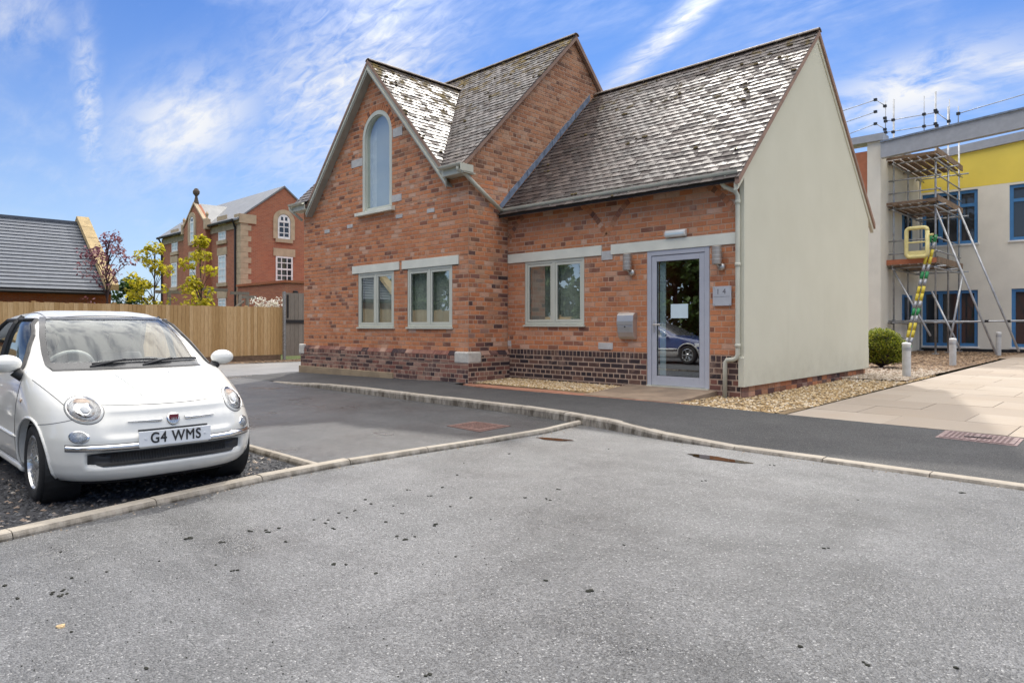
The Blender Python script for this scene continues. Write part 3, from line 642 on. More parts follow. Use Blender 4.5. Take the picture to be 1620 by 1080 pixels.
# windows
def window(x0, x1, z0, z1, Yv, blind, sill_over=0.03):
    rec = 0.035; y = Yv + rec; fw_ = 0.055
    f = MB(); f.box(x0, x0 + fw_, y - 0.03, y + 0.05, z0 + 0.045, z1); f.box(x1 - fw_, x1, y - 0.03, y + 0.05, z0 + 0.045, z1)
    f.box(x0 + fw_, x1 - fw_, y - 0.03, y + 0.05, z1 - fw_, z1); f.box(x0 + fw_, x1 - fw_, y - 0.03, y + 0.05, z0 + 0.045, z0 + 0.09)
    xm = (x0 + x1) / 2; f.box(xm - 0.035, xm + 0.035, y - 0.032, y + 0.05, z0 + 0.09, z1 - fw_)
    wd = wbuild(f, 'window', 'frame_paint', bld, bevel=0.004)
    s = MB(); s.prism([(x0 - sill_over, y - 0.075, z0), (x0 - sill_over, y - 0.075, z0 + 0.032), (x0 - sill_over, y + 0.03, z0 + 0.047), (x0 - sill_over, y + 0.03, z0)], (x1 - x0 + 2 * sill_over, 0, 0)); s.build('sill', 'frame_paint', wd)
    for a, b in ((x0 + fw_ + 0.006, xm - 0.041), (xm + 0.041, x1 - fw_ - 0.006)):
        c = MB(); t = 0.05; za, zb = z0 + 0.096, z1 - fw_ - 0.006
        c.box(a, a + t, y - 0.022, y + 0.03, za, zb); c.box(b - t, b, y - 0.022, y + 0.03, za, zb); c.box(a + t, b - t, y - 0.022, y + 0.03, zb - t, zb); c.box(a + t, b - t, y - 0.022, y + 0.03, za, za + t)
        c.build('casement', 'frame_paint', wd, bevel=0.003)
        gl = MB(); gl.add([(a + t, y, za + t), (b - t, y, za + t), (b - t, y, zb - t), (a + t, y, zb - t)], [(0, 1, 2, 3)]); gl.build('pane', 'glass_window', wd)
        rb = MB(); rb.box(a + t, a + t + 0.006, y - 0.012, y - 0.003, za + t, zb - t); rb.box(b - t - 0.006, b - t, y - 0.012, y - 0.003, za + t, zb - t); rb.build('glazing_bead', 'black_ink', wd)
    bl = MB(); u = x0 + 0.06; k = 0
    while u < x1 - 0.1:
        an = blind(k, u) if callable(blind) else blind
        if an is not None:
            dx, dy = 0.044 * math.cos(an), 0.044 * math.sin(an)
            bl.add([(u - dx + 0.04, y + 0.14 - dy, z0 + 0.08), (u + dx + 0.04, y + 0.14 + dy, z0 + 0.08), (u + dx + 0.04, y + 0.14 + dy, z1 - 0.03), (u - dx + 0.04, y + 0.14 - dy, z1 - 0.03)], [(0, 1, 2, 3)])
        u += 0.078; k += 1
    if bl.v: bl.build('blind', 'blind_fabric', wd)
    rv = MB(); d0, d1 = y + 0.05, y + 0.30
    rv.add([(x0, d0, z0), (x0, d1, z0), (x0, d1, z1), (x0, d0, z1), (x1, d0, z0), (x1, d1, z0), (x1, d1, z1), (x1, d0, z1)], [(0, 1, 2, 3), (4, 5, 6, 7), (0, 1, 5, 4), (3, 2, 6, 7)]); rv.build('reveal', 'white_plastic', wd)
    rm = MB(); rm.add([(x0, Yv, z0), (x0, y + 0.0, z0), (x0, y, z1), (x0, Yv, z1)], [(0, 1, 2, 3)]); rm.add([(x1, Yv, z0), (x1, y, z0), (x1, y, z1), (x1, Yv, z1)], [(0, 1, 2, 3)]); rm.build('brick_reveal', 'far_brick_base', wd)
    return wd
window(-14.212, -12.768, 1.25, 2.578, YG, lambda k, u: 0.62 + 0.08 * math.sin(k))
window(-12.259, -10.745, 1.25, 2.578, YG, lambda k, u: 0.55 + 0.08 * math.sin(k * 2))
window(-9.742, -8.181, 1.30, 2.643, YD, lambda k, u: 0.75 if u > -9.05 else 1.15)
# tall arched window
def arc_pts(r, n=24, z0=4.06): return [(arcx - r, z0)] + [(arcx - r * math.cos(math.pi * i / n), arcs + r * math.sin(math.pi * i / n)) for i in range(n + 1)] + [(arcx + r, z0)]
def arch_band(r0, r1, y0, y1, name, m, parent, z0=4.06, zb=None):
    A, B = arc_pts(r0, z0=z0), arc_pts(r1, z0=z0); mb = MB(); n = len(A); vs = []
    for y in (y0, y1): vs += [(p[0], y, p[1]) for p in A] + [(p[0], y, p[1]) for p in B]
    fs = []
    for i in range(n - 1):
        fs += [(i, i + 1, n + i + 1, n + i), (2 * n + i, 2 * n + i + 1, 3 * n + i + 1, 3 * n + i), (i, i + 1, 2 * n + i + 1, 2 * n + i), (n + i, n + i + 1, 3 * n + i + 1, 3 * n + i)]
    mb.add(vs, fs); return wbuild(mb, name, m, parent) if parent is bld else mb.build(name, m, parent)
flat('blind_sky_tone', (0.47, 0.50, 0.51), 0.85, var=0.05, nscale=1.5)  # pale sky reflection put into the blind's colour
aw = arch_band(0.497, 0.59, YG - 0.005, YG + 0.10, 'arched_window', 'frame_paint', bld)
aw['label'] = 'tall round-headed window in the gable, reflecting pale sky'
arch_band(0.475, 0.497, YG + 0.035, YG + 0.12, 'inner_frame', 'frame_paint', aw)
pp = arc_pts(0.48); gm = MB(); gm.add([(a, YG + 0.075, b) for a, b in pp], [tuple(range(len(pp)))]); gm.build('pane', 'glass_sky', aw)
bm_ = MB(); bm_.box(arcx - 0.47, arcx + 0.47, YG + 0.03, YG + 0.1, 4.06, 4.115); bm_.build('bottom_rail', 'frame_paint', aw)
rvl = MB(); rvl.box(arcx - 0.52, arcx - 0.47, YG + 0.12, YG + 0.5, 4.0, 6.3); rvl.box(arcx + 0.47, arcx + 0.52, YG + 0.12, YG + 0.5, 4.0, 6.3); rvl.build('reveal', 'white_plastic', aw)
bb = MB(); bb.box(arcx - 0.24, arcx + 0.5, YG + 0.16, YG + 0.17, 4.0, 6.4); bb.build('sky_tone_blind', 'blind_sky_tone', aw); bb = MB(); bb.box(arcx - 0.5, arcx - 0.245, YG + 0.19, YG + 0.20, 4.0, 6.4); bb.build('reveal_strip', 'white_plastic', aw)  # blind coloured as the pale sky reflection; strip stands for the lighter reveal
sl = MB(); a, b = onY(561, 343, YG - 0.10), onY(619.5, 336, YG - 0.10)
sl.prism([(a.x, YG - 0.11, 3.945), (a.x, YG - 0.11, 4.02), (a.x, YG + 0.06, 4.065), (a.x, YG + 0.06, 3.945)], (b.x - a.x, 0, 0)); sl.build('sill', 'cream_lintel', aw, bevel=0.006)
# door
dr = MB(); x0, x1, z0, z1 = -6.754, -5.547, 0.262, 2.64; y = YD - 0.005; fo = 0.085
dr.box(x0, x0 + fo, y, y + 0.10, z0, z1); dr.box(x1 - fo, x1, y, y + 0.10, z0, z1); dr.box(x0 + fo, x1 - fo, y, y + 0.10, z1 - fo, z1)
door = wbuild(dr, 'door', 'door_grey', bld, bevel=0.004); door['label'] = 'grey metal framed glass entrance door'
lf = MB(); a, b, c, d = x0 + fo + 0.006, x1 - fo - 0.006, z0 + 0.012, z1 - fo - 0.008; st = 0.098
lf.box(a, a + st, y + 0.012, y + 0.075, c, d); lf.box(b - st, b, y + 0.012, y + 0.075, c, d); lf.box(a + st, b - st, y + 0.012, y + 0.075, d - st, d); lf.box(a + st, b - st, y + 0.012, y + 0.075, c, c + 0.165)
lf.build('door_leaf', 'door_grey', door, bevel=0.004)
gl = MB(); gl.add([(a + st, y + 0.036, c + 0.165), (b - st, y + 0.036, c + 0.165), (b - st, y + 0.036, d - st), (a + st, y + 0.036, d - st)], [(0, 1, 2, 3)]); gl.build('pane', 'glass_door', door)
gk = MB(); gz0, gz1 = c + 0.165, d - st
for q in ((a + st, a + st + 0.008, gz0, gz1), (b - st - 0.008, b - st, gz0, gz1), (a + st, b - st, gz1 - 0.008, gz1), (a + st, b - st, gz0, gz0 + 0.008)): gk.box(q[0], q[1], y + 0.018, y + 0.034, q[2], q[3])
gk.build('gasket', 'black_ink', door)
h = MB(); hx = a + 0.05; h.box(hx - 0.016, hx + 0.016, y + 0.002, y + 0.012, 1.21, 1.42); h.tube([(hx, y + 0.012, 1.335), (hx, y - 0.05, 1.335), (hx + 0.02, y - 0.056, 1.335), (hx + 0.16, y - 0.056, 1.338)], 0.011); h.build('handle', 'steel', door, smooth=False)
hb = MB(); hb.box(a + st + 0.01, a + st + 0.125, y + 0.1, y + 0.12, gz0, gz1); hb.build('glazing_strip', 'paper_blue', door)
pa, pb = onY(1060, 481, YD), onY(1087, 503, YD); nt = MB(); nt.box(pa.x, pb.x, y + 0.030, y + 0.0345, pb.z, pa.z); nt.build('notice', 'paper_blue', door)
th = MB(); th.box(x0, x1, y - 0.04, y + 0.12, z0 - 0.05, z0 + 0.008); th.build('threshold', 'sage_paint', door)
# rendered end wall with its bellmouth, brick foot below
rw = MB(); rw.prism([(XR - 0.085, YD - 0.02, 0.34), (XR - 0.085, 16.60, 0.375), (XR - 0.085, 16.60, 3.70), (XR - 0.085, 13.52, 6.86), (XR - 0.085, YD - 0.02, 3.70)], (0.085, 0, 0)); wbuild(rw, 'rendered_wall', 'render_cream', bld, bevel=0.008)
rb = MB(); rb.prism([(XR - 0.09, YD - 0.045, 0.338), (XR - 0.09, 16.62, 0.373), (XR - 0.09, 16.62, 0.80), (XR - 0.09, 16.6, 0.826), (XR - 0.09, YD - 0.024, 0.826), (XR - 0.09, YD - 0.045, 0.80)], (0.0915, 0, 0)); wbuild(rb, 'render_plinth', 'render_cream', bld)
for j in range(3):
    yy = YD - 0.0
    while yy < 16.5:
        e = min(yy + 0.25, 16.55); part('foot_brick', 'brick_single_' + random.choice(['red', 'plum', 'brown']), (XR - 0.12, XR - 0.055 + random.uniform(-0.004, 0.004), yy + 0.005, e - 0.005, 0.34 - 0.0934 * (j + 1) + 0.005, 0.336 - 0.0934 * j), bevel=0.004); yy = e + (0.0 if j else 0.0)
part('foot_mortar', 'mortar', (XR - 0.14, XR - 0.066, YD + 0.002, 16.55, 0.0, 0.345))
# ------------------------------------------------------------------ roofs
M_R = dict(y=12.655, z=8.165, s=1.01); G_R = dict(x=-13.556, z=7.505, s=1.09); W_R = dict(y=13.52, z=6.965, s=0.985)
def zmain(y): return M_R['z'] - M_R['s'] * abs(y - M_R['y'])
def valley_x(y): return (G_R['z'] - zmain(y)) / G_R['s']            # half-width of the front gable roof where it meets the main slope
XM0, XM1, XW1 = XL - 0.13, XC + 0.11, XR + 0.055
YE, YE2 = 9.10, 10.16                                              # front eaves of main roof and of the wing
y_top = M_R['y'] - (M_R['z'] - G_R['z']) / M_R['s']
def deck(name, pts, th=0.07):
    mb = MB(); mb.prism(pts, (0, 0, -th)); o = wbuild(mb, name, 'roof_deck', bld); return o
roof_m = deck('main_roof', [(XM0, y_top, zmain(y_top)), (XM1 - 0.02, y_top, zmain(y_top)), (XM1 - 0.02, M_R['y'], M_R['z']), (XM0, M_R['y'], M_R['z'])])
for xa, xb in ((G_R['x'] + 2.78, XM1 - 0.02), (G_R['x'] - 2.78, XM0)): deck('main_roof_eave', [(xa, YE, zmain(YE)), (xb, YE, zmain(YE)), (xb, y_top, zmain(y_top)), (G_R['x'], y_top, zmain(y_top))])
deck('main_roof_back', [(XM0, 16.2, zmain(16.2)), (XM1 - 0.02, 16.2, zmain(16.2)), (XM1 - 0.02, M_R['y'], M_R['z']), (XM0, M_R['y'], M_R['z'])])
YGF = 9.12
gz = lambda d: G_R['z'] - G_R['s'] * d
roof_g = deck('front_gable_roof', [(G_R['x'], YGF, gz(0)), (G_R['x'] + 2.76, YGF, gz(2.76)), (G_R['x'] + 2.76, 9.16, gz(2.76)), (G_R['x'], y_top + 0.05, gz(0))])
deck('front_gable_roof_left', [(G_R['x'], YGF, gz(0)), (G_R['x'] - 2.76, YGF, gz(2.76)), (G_R['x'] - 2.76, 9.16, gz(2.76)), (G_R['x'], y_top + 0.05, gz(0))])
zw = lambda y: W_R['z'] - W_R['s'] * abs(y - W_R['y'])
roof_w = deck('wing_roof', [(XC, YE2, zw(YE2)), (XW1 - 0.02, YE2, zw(YE2)), (XW1 - 0.02, W_R['y'], W_R['z']), (XC, W_R['y'], W_R['z'])])
deck('wing_roof_back', [(XC, 16.9, zw(16.9)), (XW1 - 0.02, 16.9, zw(16.9)), (XW1 - 0.02, W_R['y'], W_R['z']), (XC, W_R['y'], W_R['z'])])
TILES = []                                 # origin of lower edge, axes, width, length, roof
def tile_plane(org, e, s, total, gauge, tw, iv, roof, length=0.245):
    e, s, org = Vector(e).normalized(), Vector(s).normalized(), Vector(org); n = e.cross(s)
    if n.z < 0: n = -n
    k = 0; v = -0.05
    while v < total - 0.03:
        u0, u1 = iv(max(v, 0) + gauge * 0.4)
        if u1 - u0 > 0.05:
            off = (k % 2) * tw / 2 + random.uniform(-0.008, 0.008); i = math.floor((u0 - off) / tw); u = u0
            while u < u1 - 0.01:
                ue = min(off + (i + 1) * tw, u1)
                if u1 - ue < 0.04: ue = u1
                if ue - u > 0.03 and random.random() > 0.002:
                    ln = min(length, total - v + 0.02)
                    tilt = math.atan2(0.021, ln) * -1 + random.gauss(0, 0.015); tw_ = random.gauss(0, 0.014)
                    s2 = (s * math.cos(tilt) + n * math.sin(tilt)).normalized(); n2 = e.cross(s2); n2 = n2 if n2.z > 0 else -n2
                    e2 = (e + n2 * tw_).normalized(); n3 = e2.cross(s2); n3 = n3 if n3.z > 0 else -n3
                    TILES.append((org + e * u + s * (v + random.uniform(-0.005, 0.005)) + n * 0.022, e2 * (ue - u - 0.004), s2 * ln, n3 * 0.0105, roof))
                u = ue; i += 1
        v += gauge; k += 1
GA, TW = 0.142, 0.205
cs = lambda s: math.sqrt(1 + s * s)
Lw = (W_R['y'] - YE2) * cs(W_R['s'])
tile_plane((0, YE2, zw(YE2)), (1, 0, 0), (0, 1, W_R['s']), Lw, GA, TW, lambda v: (XC + 0.02, XW1), roof_w)
Lm = (M_R['y'] - YE) * cs(M_R['s'])
def iv_main(v):
    y = YE + v / cs(M_R['s']); d = valley_x(y)
    return (G_R['x'] + d - 0.02, XM1) if d > 0 else (XM0, XM1)
tile_plane((0, YE, zmain(YE)), (1, 0, 0), (0, 1, M_R['s']), Lm, GA, TW, iv_main, roof_m)
tile_plane((0, YE, zmain(YE)), (1, 0, 0), (0, 1, M_R['s']), Lm, GA, TW, lambda v: (XM0, G_R['x'] - max(valley_x(YE + v / cs(M_R['s'])), 0)) if valley_x(YE + v / cs(M_R['s'])) > 0 else (0, 0), roof_m)
Lg = 2.76 * cs(G_R['s'])
def iv_g(v):
    d = 2.76 - v / cs(G_R['s']); yv = M_R['y'] - (M_R['z'] - gz(d)) / M_R['s']; return (YGF, yv + 0.05)
tile_plane((G_R['x'] + 2.76, 0, gz(2.76)), (0, 1, 0), (-1, 0, G_R['s']), Lg, GA, TW, iv_g, roof_g)
tile_plane((G_R['x'] - 2.76, 0, gz(2.76)), (0, 1, 0), (1, 0, G_R['s']), Lg, GA, TW, iv_g, roof_g)
def t_area(t):
    o, e, s, n, _ = t; s = s * 0.62; q = [proj(p) for p in (o, o + e, o + e + s, o + s)]
    return 0.5 * abs(sum(q[i][0] * q[(i + 1) % 4][1] - q[(i + 1) % 4][0] * q[i][1] for i in range(4)))
order = sorted(range(len(TILES)), key=lambda i: -t_area(TILES[i])); single = set(order[:300])
tv = [(0, 0, 0), (1, 0, 0), (1, 1, 0), (0, 1, 0), (0, 0, 1), (0.33, 0, 1.25), (0.67, 0, 1.25), (1, 0, 1), (1, 1, 1), (0.67, 1, 1.25), (0.33, 1, 1.25), (0, 1, 1)]
tf = [(0, 1, 7, 6, 5, 4), (4, 5, 10, 11), (5, 6, 9, 10), (6, 7, 8, 9), (1, 2, 8, 7), (3, 0, 4, 11)]
tme = bpy.data.meshes.new('roof_tile'); tme.from_pydata(tv, [], tf); tme.materials.append(MATS['roof_tile_single'])
tv_, tf_ = [], []
for i, (o, e, s, n, roof) in enumerate(TILES):
    if i in single:
        ob = link('roof_tile', tme, roof); M = Matrix.Identity(4)
        for c, vv in enumerate((e, s, n)):
            for r in range(3): M[r][c] = vv[r]
        for r in range(3): M[r][3] = o[r]
        ob.matrix_basis = M
    else:
        k = len(tv_); tv_ += [tuple(o + e * a + s * b + n * c) for a, b, c in tv]; tf_ += [tuple(k + j for j in f) for f in tf]
stuff(att(link('roof_tiling', raw_mesh('roof_tiling', tv_, tf_, 'roof_tile')), bld))
# ridge tiles
def ridge(a, b, parent, r=0.085, step=0.45):
    a, b = Vector(a), Vector(b); L = (b - a).length; d = (b - a) / L; sd = Vector((-d.y, d.x, 0)); t = 0
    while t < L - 0.05:
        t1 = min(t + step - 0.006, L); mb = MB(); vs = []
        for tt in (t, t1):
            for rr in (r, r - 0.014):
                for k in range(7):
                    an = math.pi * (0.04 + 0.92 * k / 6); p = a + d * tt + sd * math.cos(an) * rr * 1.15 + Vector((0, 0, math.sin(an) * rr * 0.85 + random.uniform(-.002, .002))); vs.append(tuple(p))
        fs = [(k, k + 1, 14 + k + 1, 14 + k) for k in range(6)] + [(k, k + 1, 7 + k + 1, 7 + k) for k in range(6)] + [(14 + k, 14 + k + 1, 21 + k + 1, 21 + k) for k in range(6)]
        mb.add(vs, fs); mb.build('ridge_tile', 'ridge_clay', parent, smooth=False); t += step
ridge((XM0, M_R['y'], M_R['z'] + 0.0), (XM1, M_R['y'], M_R['z'] + 0.0), roof_m)
ridge((XC + 0.02, W_R['y'], W_R['z']), (XW1, W_R['y'], W_R['z']), roof_w)
ridge((G_R['x'], YGF, G_R['z']), (G_R['x'], y_top + 0.1, G_R['z']), roof_g)
# cushions of moss lying on the tiles
mv, mf = [], []
flat('moss_brown', (0.12, 0.088, 0.036), 0.95, var=0.4, nscale=20, bump=0.01)
cand = [t for t in TILES]; random.shuffle(cand); cnt = 0
for o, e, s_, n, roof in cand:
    zq = (o.z - 4.2) / 4.0; dens = 0.022 + (0.10 * max(0, zq) if roof is roof_g else 0.035 * max(0, zq))
    cl_ = 0.5 + 0.5 * math.sin(o.x * 2.3 + o.y * 1.1) * math.sin(o.y * 2.9 + 1.3 + o.z)
    if random.random() > dens * 1.6 * cl_: continue
    for _ in range(random.choice((1, 1, 2, 3))):
        c_ = o + e * random.random() + s_ * random.uniform(0.0, 0.12) + n.normalized() * 0.004; r_ = random.uniform(0.014, 0.038); k = len(mv); nn = n.normalized(); e1, s1 = e.normalized(), s_.normalized(); mv.append(tuple(c_ + nn * r_ * 0.7 + nn * 0.014))
        for rr_, hh in ((0.65, 0.5), (1.0, 0.0)):
            for i in range(7): a = 6.283 * i / 7; q_ = rr_ * r_ * random.uniform(0.8, 1.25); mv.append(tuple(c_ + e1 * q_ * math.cos(a) * 1.3 + s1 * q_ * math.sin(a) + nn * (hh * r_ + 0.012)))
        mf += [(k, k + 1 + i, k + 1 + (i + 1) % 7) for i in range(7)] + [(k + 1 + i, k + 8 + i, k + 8 + (i + 1) % 7, k + 1 + (i + 1) % 7) for i in range(7)]
stuff(att(link('roof_moss', raw_mesh('roof_moss', mv, mf, 'moss_brown', True)), bld))
# verges: mortared edge strips
def strip(name, m, a, b, d1, d2, parent=bld):
    """bar from a to b with section spanned by d1, d2"""
    a, b, d1, d2 = map(Vector, (a, b, d1, d2)); mb = MB(); mb.prism([a, a + d1, a + d1 + d2, a + d2], b - a); return wbuild(mb, name, m, parent)
for yy in (YE2 - 0.03, 16.93): strip('verge', 'verge_mortar', (XW1 - 0.075, yy, zw(yy) - 0.085), (XW1 - 0.075, W_R['y'], W_R['z'] - 0.085), (0.072, 0, 0), (0, 0, 0.108))
for yy in (YE2 - 0.0, 16.9): strip('verge_board', 'render_cream', (XR - 0.05, yy, zw(yy) - 0.20), (XR - 0.05, W_R['y'], W_R['z'] - 0.20), (0.068, 0, 0), (0, 0, 0.112))
for yy in (YE - 0.03, 16.2): strip('verge', 'verge_mortar', (XM1 - 0.09, yy, zmain(yy) - 0.10), (XM1 - 0.09, M_R['y'], M_R['z'] - 0.10), (0.08, 0, 0), (0, 0, 0.125))
for sgn in (1, -1):
    xe = G_R['x'] + sgn * 2.83; ze = gz(2.83)
    strip('verge', 'verge_mortar', (xe, YGF - 0.012, ze - 0.06), (G_R['x'], YGF - 0.012, G_R['z'] - 0.06), (0, 0.06, 0), (0, 0, 0.085))
    strip('bargeboard', 'barge_paint', (xe, YGF - 0.002, ze - 0.255), (G_R['x'], YGF - 0.002, G_R['z'] - 0.255), (0, 0.03, 0), (0, 0, 0.195))
    strip('bargeboard_bead', 'sage_paint', (xe, YGF - 0.020, ze - 0.20), (G_R['x'], YGF - 0.020, G_R['z'] - 0.20), (0, 0.02, 0), (0, 0, 0.05))
    strip('soffit', 'barge_paint', (xe, YGF + 0.03, ze - 0.245), (G_R['x'], YGF + 0.03, G_R['z'] - 0.245), (0, YG - YGF - 0.02, 0), (0, 0, 0.02))
# lead flashing along the wing roof
fls = MB(); y = YD - 0.25
while y < W_R['y'] - 0.35:
    y1 = y + 0.30; zz = lambda q: zw(q) + 0.06
    fls.prism([(XC, y, zz(y)), (XC, y1 - 0.01, zz(y1)), (XC, y1 - 0.01, zz(y1) + 0.15), (XC, y, zz(y) + 0.15 + random.uniform(-.02, .02))], (0.022, 0, 0)); y = y1 - 0.02
wbuild(fls, 'lead_flashing', 'lead', bld)
# gutters and pipes
def halfround(name, a, b, r, parent=bld, m='sage_paint'):
    a, b = Vector(a), Vector(b); d = (b - a).normalized(); sd = Vector((-d.y, d.x, 0)); mb = MB(); vs = []; n = 10
    for p in (a, b):
        for rr in (r, r - 0.008):
            for k in range(n + 1): an = math.pi + math.pi * k / n; vs.append(tuple(p + sd * math.cos(an) * rr + Vector((0, 0, math.sin(an) * rr))))
    m1 = n + 1; fs = []
    for k in range(n): fs += [(k, k + 1, 2 * m1 + k + 1, 2 * m1 + k), (m1 + k, m1 + k + 1, 3 * m1 + k + 1, 3 * m1 + k), (k, k + 1, m1 + k + 1, m1 + k), (2 * m1 + k, 2 * m1 + k + 1, 3 * m1 + k + 1, 3 * m1 + k)]
    fs += [(0, m1, 3 * m1, 2 * m1), (n, m1 + n, 3 * m1 + n, 2 * m1 + n)]; mb.add(vs, fs); return wbuild(mb, name, m, parent, smooth=False)
GUT = halfround('gutter', (XC + 0.03, 10.235, 3.775), (XR + 0.0, 10.235, 3.775), 0.072)
for k in range(6):
    x = XC + 0.5 + k * 0.92; part('gutter_bracket', 'sage_paint', (x, x + 0.025, 10.16, 10.42, 3.692, 3.702))
part('fascia', 'barge_paint', (XC + 0.01, XR - 0.02, 10.315, 10.345, 3.68, 3.86))
part('eave_soffit', 'barge_paint', (XC + 0.01, XR - 0.05, 10.345, YD + 0.02, 3.80, 3.815))
# boxed eaves at the feet of the front gable
for xa, xb in ((G_R['x'] + 2.78, XC + 0.16), (XL - 0.22, G_R['x'] - 2.78)):
    part('box_eave', 'sage_paint', (xa, xb, YE - 0.03, YG + 0.05, 4.36, 4.385), (xa, xb, YE - 0.055, YE - 0.03, 4.36, 4.50))
    halfround('gutter', (xa + 0.02, YE - 0.11, 4.545), (xb, YE - 0.11, 4.545), 0.06)
def pipe(pts, r=0.036, name='downpipe'):
    mb = MB(); mb.tube(pts, r, 12); return wbuild(mb, name, 'sage_paint', bld, smooth=True)
pipe([(XC + 0.02, YE - 0.10, 4.49), (XC + 0.02, YE - 0.10, 4.43), (XC + 0.06, YE + 0.06, 4.36), (XC + 0.075, 9.45, 4.16), (XC + 0.075, 10.16, 3.74)], 0.045)
part('eave_cap', 'sage_paint', (XC + 0.16, XC + 0.172, YE - 0.165, YG - 0.02, 4.385, 4.53))
pipe([(XL - 0.20, YE - 0.10, 4.49), (XL - 0.20, YE - 0.10, 4.42), (XL + 0.02, YG - 0.06, 4.14)])
px_ = -5.02
pipe([(-5.22, 10.235, 3.71), (-5.22, 10.235, 3.60), (-5.19, 10.28, 3.55), (-5.05, YD - 0.075, 3.47), (px_ + 0.0, YD - 0.065, 3.40), (px_ + 0.0, YD - 0.065, 0.86), (px_ - 0.02, YD - 0.072, 0.80), (px_ - 0.07, YD - 0.085, 0.775), (-5.19, YD - 0.085, 0.765), (-5.225, YD - 0.085, 0.72), (-5.23, YD - 0.085, 0.13)], 0.037)
for z in (3.3, 2.3, 1.0):
    mb = MB(); mb.lathe([(0.037, -0.03), (0.046, -0.028), (0.046, 0.028), (0.037, 0.03)], (px_, YD - 0.065, z), 14); wbuild(mb, 'pipe_collar', 'sage_paint', bld, smooth=True)
mb = MB(); mb.lathe([(0.037, -0.04), (0.05, -0.038), (0.05, 0.04), (0.037, 0.042)], (-5.22, 10.235, 3.66), 14); wbuild(mb, 'gutter_outlet', 'sage_paint', bld, smooth=True)
# ------------------------------------------------------------------ things fixed to the entrance wall
flat('bronze_steel', (0.42, 0.37, 0.32), 0.45, metal=0.6, var=0.08)
def wall_lamp(x, label):
    e = thing('wall_lamp', label, 'wall lamp', (x, YD, 2.25), group='steel wall lamps by the entrance')
    zc = 2.45; yc = YD - 0.115
    mb = MB(); mb.lathe([(0.0, 0.172), (0.070, 0.17), (0.078, 0.16), (0.078, -0.12), (0.072, -0.135), (0.0, -0.135)], (x, yc, zc), 20); wbuild(mb, 'lamp_body', 'bronze_steel', e, smooth=False)
    for z in (-0.05, 0.02, 0.09):
        mb = MB(); mb.lathe([(0.078, -0.004), (0.0815, 0), (0.078, 0.004)], (x, yc, zc + z), 20); wbuild(mb, 'ring', 'brushed_sign', e)
    mb = MB(); mb.lathe([(0.0, -0.06), (0.058, -0.058), (0.062, 0.0), (0.03, 0.012), (0.0, 0.012)], (x + 0.045, YD - 0.014, zc - 0.17), 16, 'y'); wbuild(mb, 'back_plate', 'steel', e, smooth=True)
    mb = MB(); mb.tube([(x + 0.03, YD - 0.02, zc - 0.16), (x + 0.01, YD - 0.09, zc - 0.155), (x, yc, zc - 0.13)], 0.016, 8); wbuild(mb, 'bracket', 'steel', e, smooth=True)
wall_lamp(-7.105, 'cylindrical steel wall lamp left of the door, above the letterbox')
wall_lamp(-5.355, 'cylindrical steel wall lamp right of the door, above the number plate')
e = thing('letterbox', 'curved stainless steel letterbox on the brick wall left of the door', 'letterbox', (-7.1, YD, 1.05))
x0, x1 = -7.31, -6.97; prof = [(0.0, 1.075), (0.06, 1.075), (0.105, 1.12), (0.13, 1.20), (0.138, 1.30), (0.13, 1.39), (0.115, 1.44), (0.0, 1.455)]
mb = MB(); mb.prism([(x0, YD - a, b) for a, b in prof], (x1 - x0, 0, 0)); wbuild(mb, 'box', 'steel', e, bevel=0.004)
mb = MB(); mb.prism([(x0 - 0.006, YD - a, b) for a, b in [(0.0, 1.46), (0.12, 1.445), (0.142, 1.33), (0.149, 1.33), (0.150, 1.40), (0.132, 1.51), (0.08, 1.555), (0.0, 1.56)]], (x1 - x0 + 0.012, 0, 0)); wbuild(mb, 'flap', 'steel', e, bevel=0.004)
mb = MB(); mb.lathe([(0.0, -0.012), (0.012, -0.01), (0.012, 0.01)], (x0 + 0.17, YD - 0.142, 1.30), 12, 'y'); wbuild(mb, 'lock', 'black_ink', e)
e = thing('number_plaque', 'brushed metal plaque reading 14 right of the glass door', 'sign', (-5.305, YD, 1.64))
mb = MB(); mb.box(-5.468, -5.142, YD - 0.038, YD - 0.030, 1.645, 1.965); wbuild(mb, 'plate', 'brushed_sign', e, bevel=0.002)
for sx_ in (-5.445, -5.165):
    for sz in (1.668, 1.942):
        mb = MB(); mb.lathe([(0, -0.046), (0.010, -0.045), (0.010, -0.004), (0, -0.004)], (sx_, YD, sz), 10, 'y'); wbuild(mb, 'standoff', 'steel', e)
def text(body, size, loc, rot, m, name, parent, ext=0.001, align='CENTER', xs=1.0, world=True, bev=0.0, sp=1.0):
    cu = bpy.data.curves.new(name, 'FONT'); cu.body = body; cu.size = size; cu.extrude = ext; cu.align_x = align; cu.align_y = 'CENTER'; cu.bevel_depth = bev; cu.bevel_resolution = 0; cu.space_character = sp
    tmp = bpy.data.objects.new('tmp', cu); C.objects.link(tmp); dg = bpy.context.evaluated_depsgraph_get(); me = bpy.data.meshes.new_from_object(tmp.evaluated_get(dg)); bpy.data.objects.remove(tmp)
    me.materials.clear(); me.materials.append(MATS[m]); o = bpy.data.objects.new(name, me); C.objects.link(o)
    M = Matrix.LocRotScale(Vector(loc), Euler(rot), Vector((xs, 1, 1)))
    if world: att(o, parent)
    else: o.parent = parent
    o.matrix_basis = M
    return o
flat('sign_ink', (0.13, 0.12, 0.13), 0.5)
text('1', 0.125, (-5.375, YD - 0.0395, 1.875), (R(90), 0, 0), 'sign_ink', 'numeral', e); text('4', 0.125, (-5.265, YD - 0.0395, 1.875), (R(90), 0, 0), 'sign_ink', 'numeral', e)
